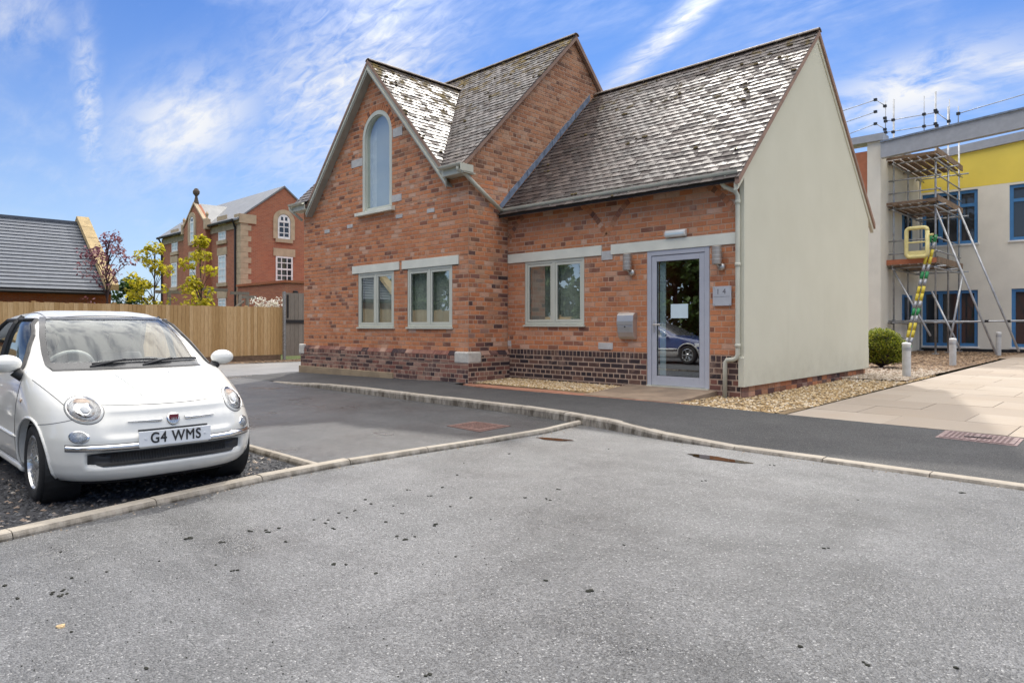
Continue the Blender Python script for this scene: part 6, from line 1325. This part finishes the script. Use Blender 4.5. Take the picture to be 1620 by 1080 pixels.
def wall_holes(mb, y, x0, x1, z0, z1, holes, th=0.3):
    xs = sorted({x0, x1} | {h for q in holes for h in q[:2]}); zs = sorted({z0, z1} | {h for q in holes for h in q[2:]})
    for a, b in zip(xs, xs[1:]):
        for c, d in zip(zs, zs[1:]):
            if not any(q[0] - 1e-6 <= a and b <= q[1] + 1e-6 and q[2] - 1e-6 <= c and d <= q[3] + 1e-6 for q in holes): mb.box(a, b, y, y + th, c, d)
def px_rect(x0, x1, y0, y1, Y): a, b = onY(x0, y0, Y), onY(x1, y1, Y); return (a.x, b.x, b.z, a.z)
h1 = px_rect(1459, 1547, 309, 384, YB); h2 = (px_rect(1597, 1700, 300, 378, YB)); h2 = (h2[0], h2[0] + 3.2, h1[2], h1[3]); h3 = px_rect(1459, 1547, 461, 548, YB); h4 = px_rect(1600, 1660, 461, 548, YB); h4 = (h4[0], h4[0] + 2.4, h3[2], h3[3])
mb = MB(); zy = 7.12; wall_holes(mb, YB, XB, 8, 0.35, zy, [h1, h2, h3, h4]); wbuild(mb, 'wall', 'modern_render', mo)
mb = MB(); mb.prism([(XB, YB - 0.004, zy), (8, YB - 0.004, zy), (8, YB - 0.004, 9.75), (XB, YB - 0.004, 8.45)], (0, 0.3, 0)); wbuild(mb, 'yellow_wall', 'yellow_panel', mo)
mb = MB(); mb.prism([(XB - 0.1, YB - 0.12, 8.45), (8, YB - 0.12, 9.75), (8, YB - 0.12, 10.1), (XB - 0.1, YB - 0.12, 8.80)], (0, 0.6, 0)); wbuild(mb, 'parapet', 'zinc', mo)
mb = MB(); mb.box(XB, 8, YB - 0.02, YB, 0.10, 0.35); wbuild(mb, 'plinth', 'black_trim', mo)
mb = MB(); mb.box(XB - 0.3, XB, YN + 0.3, YB, 0.2, 8.35); wbuild(mb, 'side_wall', 'modern_render', mo)
xo = onY(1372, 400, YN).x; mb = MB(); mb.box(xo, XB, YN, YN + 0.3, 0.2, 8.35); wbuild(mb, 'end_pier', 'modern_render', mo)
mb = MB(); mb.box(xo - 3.5, xo, YN + 0.05, YN + 0.3, 0.2, 8.05); wbuild(mb, 'brick_end_wall', 'terracotta', mo)
mb = MB(); mb.box(xo - 3.6, XB + 0.12, YN - 0.12, YN + 0.6, 8.35, 8.62); wbuild(mb, 'coping', 'zinc', mo); mb = MB(); mb.box(XB - 0.42, XB + 0.08, YN + 0.6, YB, 8.35, 8.55); wbuild(mb, 'coping', 'zinc', mo)
pa_, pb_ = onY(1393, 226, YN - 0.35), onY(1640, 168, YN - 0.35); pc_, pd_ = onY(1393, 250, YN - 0.35), onY(1640, 197, YN - 0.35); ex = (pb_ - pa_) * 1.6; ey = (pd_ - pc_) * 1.6
mb = MB(); mb.prism([pa_, pa_ + ex, pc_ + ey, pc_], (0, 0.28, 0)); wbuild(mb, 'roof_beam', 'zinc', mo); mb = MB(); mb.prism([pa_ + Vector((0, -0.06, 0.0)), pa_ + ex + Vector((0, -0.06, 0)), pa_ + ex + Vector((0, -0.06, 0.06)), pa_ + Vector((0, -0.06, 0.06))], (0, 0.5, 0)); wbuild(mb, 'beam_flashing', 'lead', mo)
def far_window(h, nx, tz, y=YB, name='window', bars=True):
    x0, x1, z0, z1 = h; mb = MB(); t = 0.13; yy = y + 0.06
    mb.box(x0, x0 + t, yy, yy + 0.1, z0, z1); mb.box(x1 - t, x1, yy, yy + 0.1, z0, z1); mb.box(x0 + t, x1 - t, yy, yy + 0.1, z1 - t, z1); mb.box(x0 + t, x1 - t, yy, yy + 0.1, z0, z0 + t)
    for i in range(1, nx): u = x0 + (x1 - x0) * i / nx; mb.box(u - t * 0.6, u + t * 0.6, yy, yy + 0.1, z0 + t, z1 - t)
    if tz: zt = z0 + (z1 - z0) * tz; mb.box(x0 + t, x1 - t, yy - 0.004, yy + 0.1, zt - t * 0.5, zt + t * 0.5)
    wi = wbuild(mb, name, 'blue_frame', mo)
    for i in range(nx):
        a, b = x0 + (x1 - x0) * i / nx, x0 + (x1 - x0) * (i + 1) / nx; g_ = MB(); g_.box(a + 0.05, b - 0.05, yy + 0.05, yy + 0.07, z0 + 0.05, z1 - 0.05); g_.build('pane', 'far_glass', wi)
    s_ = MB(); s_.box(x0 - 0.05, x1 + 0.05, y - 0.06, yy, z0 - 0.07, z0 - 0.005); s_.build('sill', 'white_paint', wi); return wi
far_window(h1, 3, 0.72); far_window(h2, 3, 0.72); far_window(h3, 3, 0); far_window(h4, 2, 0, name='doorway')
mb = MB(); mb.box(XB + 0.1, 8, YB + 0.29, YB + 4, 3.2, 3.5); mb.box(XB + 0.1, 8, YB + 4, YB + 4.2, 0.2, 8.8); mb.box(XB + 0.1, 8, YB + 0.3, YB + 4, 0.15, 0.3); wbuild(mb, 'interior', 'room_dark', mo)
for ya, yb in ((335, 383), (466, 512)):                         # small windows in the side wall
    a, b = onX(1427, ya, XB), onX(1442, yb, XB); mb = MB(); mb.box(XB + 0.0, XB + 0.03, a.y, b.y, b.z, a.z); wi = wbuild(mb, 'side_window', 'blue_frame', mo); g_ = MB(); g_.box(XB + 0.03, XB + 0.04, a.y + 0.25, b.y - 0.25, b.z + 0.1, a.z - 0.1); g_.build('pane', 'far_glass', wi)
# ------------------------------------------------------------------ scaffold
sc = thing('scaffold', 'tube scaffold with three board platforms in the corner of the cream building', 'scaffold', (-7.2, 31.4, 0.3)); SX = (-7.85, -6.43); SY = (29.5, 31.5, 33.4)
def tube_(a, b, r=0.030, name='tube', m='galv', parent=sc): mb = MB(); mb.tube([a, b], r, 8); return wbuild(mb, name, m, parent, smooth=True)
cme = MB().box(-0.055, 0.055, -0.055, 0.055, -0.045, 0.045).mesh('coupler', 'black_trim')
def coupler(p): o = link('coupler', cme); att(o, sc); o.location = tuple(p)
tops = {(0, 0): 10.15, (1, 0): 10.1, (0, 1): 8.3, (1, 1): 10.0, (0, 2): 8.2, (1, 2): 9.4}
for (i, j), zt in tops.items():
    tube_((SX[i], SY[j], 0.28), (SX[i], SY[j], zt), 0.035, 'standard'); mb = MB(); mb.box(SX[i] - 0.1, SX[i] + 0.1, SY[j] - 0.1, SY[j] + 0.1, 0.25, 0.28); wbuild(mb, 'base_plate', 'galv', sc)
for z in (1.5, 3.55, 5.85, 7.6):
    for y in SY: tube_((SX[0] - 0.4, y - 0.05, z), (SX[1] + 0.35, y - 0.05, z), name='transom'); coupler((SX[0], y, z)); coupler((SX[1], y, z))
    for x in SX: tube_((x + 0.06, SY[0] - 0.4, z - 0.07), (x + 0.06, SY[2] + 0.3, z - 0.07), name='ledger')
for z in (4.1, 4.6, 6.45, 6.95): tube_((SX[0] - 0.3, SY[0] - 0.05, z), (SX[1] + 0.2, SY[0] - 0.05, z), 0.026, 'guard_rail'); tube_((SX[1] + 0.06, SY[0] - 0.3, z + 0.03), (SX[1] + 0.06, SY[2], z + 0.03), 0.026, 'guard_rail')
for z in (3.62, 5.92, 7.67):
    n_ = 6
    for k in range(n_):
        x = SX[0] - 0.25 + k * 0.30; y0_ = SY[0] - 0.3 + random.uniform(-0.15, 0.1); mb = MB(); mb.box(x, x + 0.225, y0_, y0_ + 3.9, z + random.uniform(0, 0.012), z + 0.045); wbuild(mb, 'platform_board', 'scaffold_board', sc)
    mb = MB(); mb.box(SX[1] + 0.10, SX[1] + 0.14, SY[0] - 0.3, SY[2], z + 0.05, z + 0.27); wbuild(mb, 'toe_board', 'scaffold_board', sc); mb = MB(); mb.box(SX[0] - 0.3, SX[1] + 0.1, SY[0] - 0.34, SY[0] - 0.30, z + 0.05, z + 0.24 if z < 4 else z + 0.15); wbuild(mb, 'toe_board', 'terracotta' if z < 4 else 'scaffold_board', sc)
def pt(x, y, Y=29.35): return onY(x, y, Y)
for a, b in (((1480, 330), (1576, 560)), ((1516, 330), (1612, 556)), ((1410, 421), (1472, 531)), ((1474, 461), (1519, 552)), ((1523, 434), (1500, 556))):
    p, q = pt(*a), pt(*b, Y=28.6); tube_(p, q, 0.036, 'raker')
tube_(pt(1402, 511), pt(1640, 507), 0.033, 'ledger'); coupler(pt(1412, 511)); coupler(pt(1561, 508)); coupler(pt(1596, 508))
for a, b in (((1332, 176), (1386, 158)), ((1336, 194), (1386, 177)), ((1338, 214), (1386, 196)), ((1386, 158), (1401, 168)), ((1386, 196), (1401, 205)), ((1400, 192), (1482, 178)), ((1400, 210), (1482, 197)), ((1401, 160), (1401, 226)), ((1482, 178), (1502, 193)), ((1462, 152), (1462, 214)), ((1502, 157), (1502, 205)), ((1516, 180), (1622, 149)), ((1516, 168), (1516, 200))): tube_(pt(*a, Y=29.0), pt(*b, Y=29.0), 0.016, 'guard_rail')
for a in ((1385, 158), (1385, 177), (1385, 196), (1400, 168), (1400, 187), (1401, 192), (1400, 205), (1401, 210), (1413, 190), (1413, 209), (1462, 181), (1462, 200), (1480, 175), (1482, 178), (1480, 196), (1482, 199), (1501, 192), (1516, 180)): coupler(pt(*a, Y=29.0))
# banded ladder
ld = thing('ladder', 'leaning ladder banded green and yellow against the scaffold platform', 'ladder', tuple(onZ(1436, 557, 0.28))); lb, lt = onY(1434, 557, 28.6), onY(1477, 372, 29.3)
for off in (-0.075, 0.075):
    for k in range(16):
        a = lb + (lt - lb) * (k / 16) + Vector((off, 0, 0)); b_ = lb + (lt - lb) * ((k + 1) / 16) + Vector((off, 0, 0)); mb = MB(); mb.tube([a, b_], 0.058, 8); wbuild(mb, 'stile_band', ['band_green', 'galv', 'band_yellow', 'band_yellow', 'galv'][k % 5], ld, smooth=True)
for k in range(1, 20): a = lb + (lt - lb) * (k / 20); mb = MB(); mb.tube([a + Vector((-0.085, 0, 0)), a + Vector((0.085, 0, 0))], 0.016, 6); wbuild(mb, 'rung', 'galv', ld)
# yellow access gate on the lower platform
yg = thing('ladder_gate', 'yellow safety gate hung at the top of the banded ladder', 'gate', tuple(pt(1450, 406, 29.0))); c0_, c1_ = pt(1434, 362, 29.0), pt(1467, 405, 29.0); r_ = 0.09
def rr(x0, x1, z0, z1, r, n=5):
    out = []
    for cx, cz, a0 in ((x1 - r, z1 - r, 0), (x0 + r, z1 - r, 90), (x0 + r, z0 + r, 180), (x1 - r, z0 + r, 270)):
        for k in range(n + 1): a = R(a0 + 90 * k / n); out.append((cx + r * math.cos(a), 29.0, cz + r * math.sin(a)))
    return out + out[:1]
mb = MB(); mb.tube(rr(c0_.x, c1_.x, c1_.z, c0_.z, 0.12), 0.075, 8); wbuild(mb, 'frame', 'gate_yellow', yg, smooth=True)
zm = (c0_.z + c1_.z) / 2; mb = MB(); mb.tube([(c0_.x, 29.0, zm), (c1_.x, 29.0, zm)], 0.03, 8); wbuild(mb, 'mid_rail', 'gate_yellow', yg); mb = MB(); mb.box(c0_.x + 0.06, c1_.x - 0.06, 28.98, 29.02, c1_.z + 0.02, c1_.z + 0.22); wbuild(mb, 'kick_plate', 'gate_yellow', yg); mb = MB(); mb.tube([(c1_.x, 29, zm + 0.25), (c1_.x + 0.2, 29, zm + 0.25)], 0.04, 6); wbuild(mb, 'hinge', 'gate_yellow', yg)
# ------------------------------------------------------------------ bollards, shrub and beds
flat('bollard_paint', (0.52, 0.52, 0.50), 0.5, var=0.1, nscale=9)
def bollard(x, y, z, label, h=0.72):
    e = thing('bollard', label, 'bollard', (x, y, z), group='pale bollards beside the paving'); r = 0.083
    mb = MB(); mb.lathe([(r * 0.98, -0.05), (r * 0.98, 0.05), (r, 0.2), (r * 1.03, h - 0.05)], (x, y, z), 24); wbuild(mb, 'post', 'bollard_paint', e, smooth=True)
    mb = MB(); mb.lathe([(r * 1.03, h - 0.05), (r * 1.08, h - 0.04), (r * 1.08, h - 0.015), (r * 0.95, h), (0, h + 0.012)], (x, y, z), 24); wbuild(mb, 'cap', 'white_paint', e, smooth=True)
    mb = MB(); mb.lathe([(r * 1.035, h - 0.17), (r * 1.045, h - 0.165), (r * 1.045, h - 0.10), (r * 1.035, h - 0.095)], (x, y, z), 24); wbuild(mb, 'band', 'galv', e, smooth=True)
bollard(-4.11, 16.38, 0.235, 'pale round bollard nearest the rendered wall, by the cobbles'); bollard(-4.36, 21.9, 0.25, 'pale round bollard before the blue glazed doors, middle of three'); bollard(-4.60, 30.3, 0.28, 'pale round bollard farthest right, beside the dark doorway', 0.80)
bs = Vector((-5.45, 19.4, 0.25)); e = thing('clipped_shrub', 'rounded yellow-green clipped shrub at the corner of the rendered wall', 'shrub', tuple(bs))
pts_ = []
for _ in range(9000):
    d = RNG.normal(size=3); d /= np.linalg.norm(d); r_ = 0.55 * RNG.uniform(0.72, 1.03) * (1 + 0.07 * math.sin(5 * d[0] + 3) * math.sin(6 * d[1]) + 0.05 * math.sin(9 * d[2]))
    if d[2] > -0.75: pts_.append((bs.x + d[0] * r_ * 1.02, bs.y + d[1] * r_ * 1.02, bs.z + 0.47 + d[2] * r_ * 0.93))
leaf_cloud('foliage', pts_, 0.055, 'leaf_yew', e, 0.0); mb = MB(); mb.tube([bs, bs + Vector((0, 0, 0.5))], 0.05, 6); mb.lathe([(0.0, 0.0), (0.36, 0.15), (0.42, 0.45), (0.3, 0.78), (0, 0.86)], tuple(bs), 14); wbuild(mb, 'stem', 'bark_dark', e)
poly_sheet('planting_bed', [(-5.0, 15.2), (-3.80, 15.2), (-3.98, 23), (-4.1, 27), (-4.2, 34), (-8.2, 34), (-9.5, 28.4), (-9.5, 17)], 0.225, 'soil_brown')
def bed_xy():
    while True:
        x, y = random.uniform(-8.0, -4.0), random.uniform(17.2, 33.6)
        if x < -3.9 - (y - 17) * 0.018: return x, y
tag(stones('bark_chippings', 4200, bed_xy, lambda x, y: 0.235, (0.03, 0.07), 'bark_mulch', 0.45), 'brown bark chippings in the bed before the scaffold', 'mulch')
tag(stones('pale_cobbles', 2200, lambda: (random.uniform(-5.6, -3.86), random.triangular(14.6, 19.6, 16.2)), lambda x, y: 0.235 if y > 15 else 0.21, (0.025, 0.055), 'gravel_pale'), 'pale cobbles round the nearest bollard and the clipped shrub', 'cobbles')
poly_sheet('far_paving', [(-4.15, 26.9), (9, 26.9), (9, 34), (-4.2, 34)], 0.255, 'doorstep')
# ------------------------------------------------------------------ trees and fence behind the viewer, seen in the windows
rf_ = thing('rear_fence', 'timber panel fence at the back of the car park reflected in the windows', 'fence', (-14, -8.2, 0)); x = -34.0
mb = MB()
for k in range(13): mb.box(k * 0.14, k * 0.14 + 0.132, 0, 0.02 + 0.006 * (k % 2), 0.1, 1.8)
pme = mb.mesh('fence_panel', 'fence_wood')
while x < -22: o = link('panel', pme); att(o, rf_); o.location = (x, -8.2, 0.0); o2 = MB(); o2.box(x - 0.06, x + 0.04, -8.3, -8.2, 0, 1.9); wbuild(o2, 'post', 'fence_wood', rf_); x += 1.9
for i, (x, y, h, r, m) in enumerate([(-33, -12.5, 6.5, 2.4, 'leaf_green'), (-28, -11, 5.2, 2.2, 'leaf_green'), (-24.0, -12, 6.2, 2.3, 'leaf_dark'), (-20.5, -9.0, 6.6, 2.5, 'leaf_dark'), (-17.4, -8.4, 7.6, 2.7, 'leaf_dark'), (-14.6, -8.0, 7.2, 2.6, 'leaf_dark'), (-10.5, -12, 5.6, 2.2, 'leaf_green'), (-5, -12.5, 5.0, 2.1, 'leaf_green'), (1, -12.5, 5.6, 2.3, 'leaf_green'), (-36, -9.6, 5.6, 2.3, 'leaf_green'), (-39.5, -12.5, 6.4, 2.5, 'leaf_green'), (-41.5, -8, 5.4, 2.3, 'leaf_green')]):
    tree('hedge_tree', ['tall leafy tree behind the car park at its far left corner', 'bushy tree behind the reflected timber fence', 'dark tree at the end of the reflected fence', 'dark evergreen left of the blue estate car', 'tallest dark evergreen mirrored in the entrance door', 'dark evergreen right behind the blue estate car', 'green tree behind the car park, right of the evergreens', 'low green tree straight behind the viewer', 'green tree at the right end behind the viewer', 'green tree mirrored in the right-hand gable window', 'broad green tree mirrored between the two gable windows', 'green tree farthest back, mirrored beside the outbuilding'][i], 'tree', (x, y, 0), h, r, 0.25, 5200, 0.36, m, group='trees behind the car park', nclump=44, trunk_r=0.14, shape=0.45)
# ------------------------------------------------------------------ covers, puddles and litter on the tarmac
mc = thing('inspection_cover', 'rusty rectangular inspection cover in the tarmac path by the paving', 'manhole cover', (-1.5, 8.95, 0.12)); mx0, mx1, my0, my1 = -1.86, -1.14, 8.52, 8.985
zc = lambda x, y: path_z(x, y) + 0.006
mb = MB(); mb.add([(x, y, zc(x, y)) for x, y in ((mx0, my0), (mx1, my0), (mx1, my1), (mx0, my1))] + [(x, y, zc(x, y) - 0.05) for x, y in ((mx0, my0), (mx1, my0), (mx1, my1), (mx0, my1))], [(0, 1, 2, 3), (0, 1, 5, 4), (1, 2, 6, 5), (2, 3, 7, 6), (3, 0, 4, 7)]); wbuild(mb, 'frame', 'cover_iron', mc)
for i in range(2):
    xa, xb = mx0 + 0.03 + i * (mx1 - mx0 - 0.05) / 2, mx0 + 0.02 + (i + 1) * (mx1 - mx0 - 0.05) / 2; mb = MB(); q = ((xa, my0 + 0.03), (xb, my0 + 0.03), (xb, my1 - 0.03), (xa, my1 - 0.03)); mb.add([(x, y, zc(x, y) + 0.008) for x, y in q] + [(x, y, zc(x, y)) for x, y in q], [(0, 1, 2, 3), (0, 1, 5, 4), (1, 2, 6, 5), (2, 3, 7, 6), (3, 0, 4, 7)]); pl_ = wbuild(mb, 'plate', 'cover_iron', mc)
    mb = MB()
    for a in np.arange(xa + 0.03, xb - 0.03, 0.045):
        for b in np.arange(my0 + 0.06, my1 - 0.05, 0.045): z_ = zc(a, b) + 0.008; mb.box(a, a + 0.024, b, b + 0.024, z_ - 0.002, z_ + 0.005)
    stuff(mb.build('tread_studs', 'cover_iron', pl_))
tri = MB(); z_ = zc(-1.5, 8.75) + 0.010; tri.prism([(-1.62, 8.66, z_), (-1.38, 8.70, z_), (-1.38, 8.72, z_), (-1.63, 8.69, z_)], (0, 0, 0.006)); wbuild(tri, 'rib', 'black_trim', mc)
rc = thing('red_cover', 'dull red square drain cover set in the dark parking bay', 'manhole cover', (-6.52, 6.1, 0.01)); q = [(-6.84, 5.83), (-6.16, 5.78), (-6.23, 6.40), (-6.88, 6.36)]
mb = MB(); mb.prism([(x, y, -0.03) for x, y in q], (0, 0, 0.042)); wbuild(mb, 'frame', 'cover_red', rc); cx_, cy_ = -6.53, 6.09
mb = MB(); mb.prism([(cx_ + (x - cx_) * 0.86, cy_ + (y - cy_) * 0.86, 0.012) for x, y in q], (0, 0, 0.006)); pl_ = wbuild(mb, 'plate', 'cover_red', rc); mb = MB()
for a in np.arange(-6.76, -6.28, 0.06):
    for b in np.arange(5.9, 6.3, 0.06): mb.box(a, a + 0.03, b, b + 0.03, 0.017, 0.023)
stuff(mb.build('tread_studs', 'cover_red', pl_))
def puddle(cx, cy, rx, ry, rot, label, seed):
    mb = MB(); n = 40; rnd = random.Random(seed); ph = [rnd.uniform(0, 6.28) for _ in range(4)]; vs = []
    for k in range(n): a = 2 * math.pi * k / n; r = 1 + 0.10 * math.sin(3 * a + ph[0]) + 0.07 * math.sin(5 * a + ph[1]) + 0.04 * math.sin(9 * a + ph[2]); u, v = rx * r * math.cos(a), ry * r * math.sin(a); vs.append((cx + u * math.cos(rot) - v * math.sin(rot), cy + u * math.sin(rot) + v * math.cos(rot), 0.005))
    mb.add(vs, [tuple(range(n))]); tag(mb.build('puddle', 'puddle_water'), label, 'puddle', 'puddles by the kerb')
puddle(-3.25, 6.28, 0.33, 0.085, -0.02, 'thin brown puddle below the dropped kerb in front of the rendered wall', 1); puddle(-5.16, 6.03, 0.22, 0.075, 0.25, 'small dark puddle where the edging meets the kerb', 2)
# clumps of moss and grit dropped from the roof
def bit(vs, fs, x, y, s):
    k = len(vs); n = 7; vs.append((x, y, s * 0.55))
    for i in range(n): a = 2 * math.pi * i / n + random.uniform(-.2, .2); r = s * random.uniform(0.6, 1.3); vs.append((x + r * math.cos(a), y + r * math.sin(a) * 0.8, 0.002 + 0.3 * s * random.random()))
    for i in range(n): a = 2 * math.pi * i / n; r = s * 0.9; vs.append((x + r * math.cos(a), y + r * math.sin(a) * 0.8, -0.002))
    fs += [(k, k + 1 + i, k + 1 + (i + 1) % n) for i in range(n)] + [(k + 1 + i, k + 1 + n + i, k + 1 + n + (i + 1) % n, k + 1 + (i + 1) % n) for i in range(n)]
vs, fs = [], []
spots = [(535, 812), (520, 822), (513, 828), (500, 822), (546, 818), (560, 808), (528, 836), (418, 838), (428, 842), (438, 836), (395, 840), (350, 857), (455, 856), (620, 800), (650, 775), (700, 770), (590, 797), (640, 812), (610, 825), (680, 785), (745, 787), (830, 787), (883, 774), (865, 790), (530, 892), (548, 893), (600, 905), (345, 893), (370, 903), (255, 888), (115, 915), (97, 873), (174, 908), (77, 938), (88, 937), (97, 934), (105, 937), (98, 942), (12, 926), (28, 947), (107, 998), (235, 1057), (725, 882), (867, 918), (930, 936), (1275, 1023), (1370, 1049), (1512, 1057), (672, 1070), (1303, 866), (1357, 791), (1524, 780), (963, 710), (805, 718), (730, 733), (725, 752), (575, 790), (640, 853), (630, 850), (655, 848), (690, 830), (708, 802), (300, 852), (985, 862), (1110, 760), (1220, 735), (780, 822)]
for x, y in spots:
    p = onZ(x, y, 0.0); s = random.uniform(0.010, 0.017)
    for _ in range(random.choice((1, 1, 2, 3))): bit(vs, fs, p.x + random.gauss(0, 0.012), p.y + random.gauss(0, 0.012), s * random.uniform(0.6, 1.1))
for _ in range(260):
    t = random.random(); x, y = random.uniform(0, 1100), random.uniform(700, 1078); p = onZ(x, y, 0)
    if p.x > -5.0: bit(vs, fs, p.x, p.y, random.uniform(0.002, 0.0045))
o = stuff(link('moss_crumbs', raw_mesh('moss_crumbs', vs, fs, 'moss_black'))); tag(o, 'scattered dark moss crumbs on the grey tarmac', 'debris')
vs, fs = [], []
for _ in range(420):                                            # pale grit washed against the kerbs
    if random.random() < 0.5: i = random.randrange(len(PIN) - 1); t = random.random(); x = PIN[i][0] + (PIN[i + 1][0] - PIN[i][0]) * t + abs(random.gauss(0.03, 0.05)); y = PIN[i][1] + (PIN[i + 1][1] - PIN[i][1]) * t
    else: x = random.uniform(-13, -1); y = kerY(x) - abs(random.gauss(0.03, 0.06))
    bit(vs, fs, x, y, random.uniform(0.003, 0.009))
tag(stuff(link('kerb_grit', raw_mesh('kerb_grit', vs, fs, 'gravel_pale'))), 'pale grit lying along the foot of the kerbs', 'grit')
for x, y, s, m, lb_ in ((97, 991, 0.022, 'gravel_gold', 'single yellow pebble on the near tarmac'), (0, 0, 0, '', '')):
    if s: p = onZ(x, y, 0); v2, f2 = [], []; bit(v2, f2, p.x, p.y, s); tag(link('pebble', raw_mesh('pebble', v2, f2, m)), lb_, 'pebble')
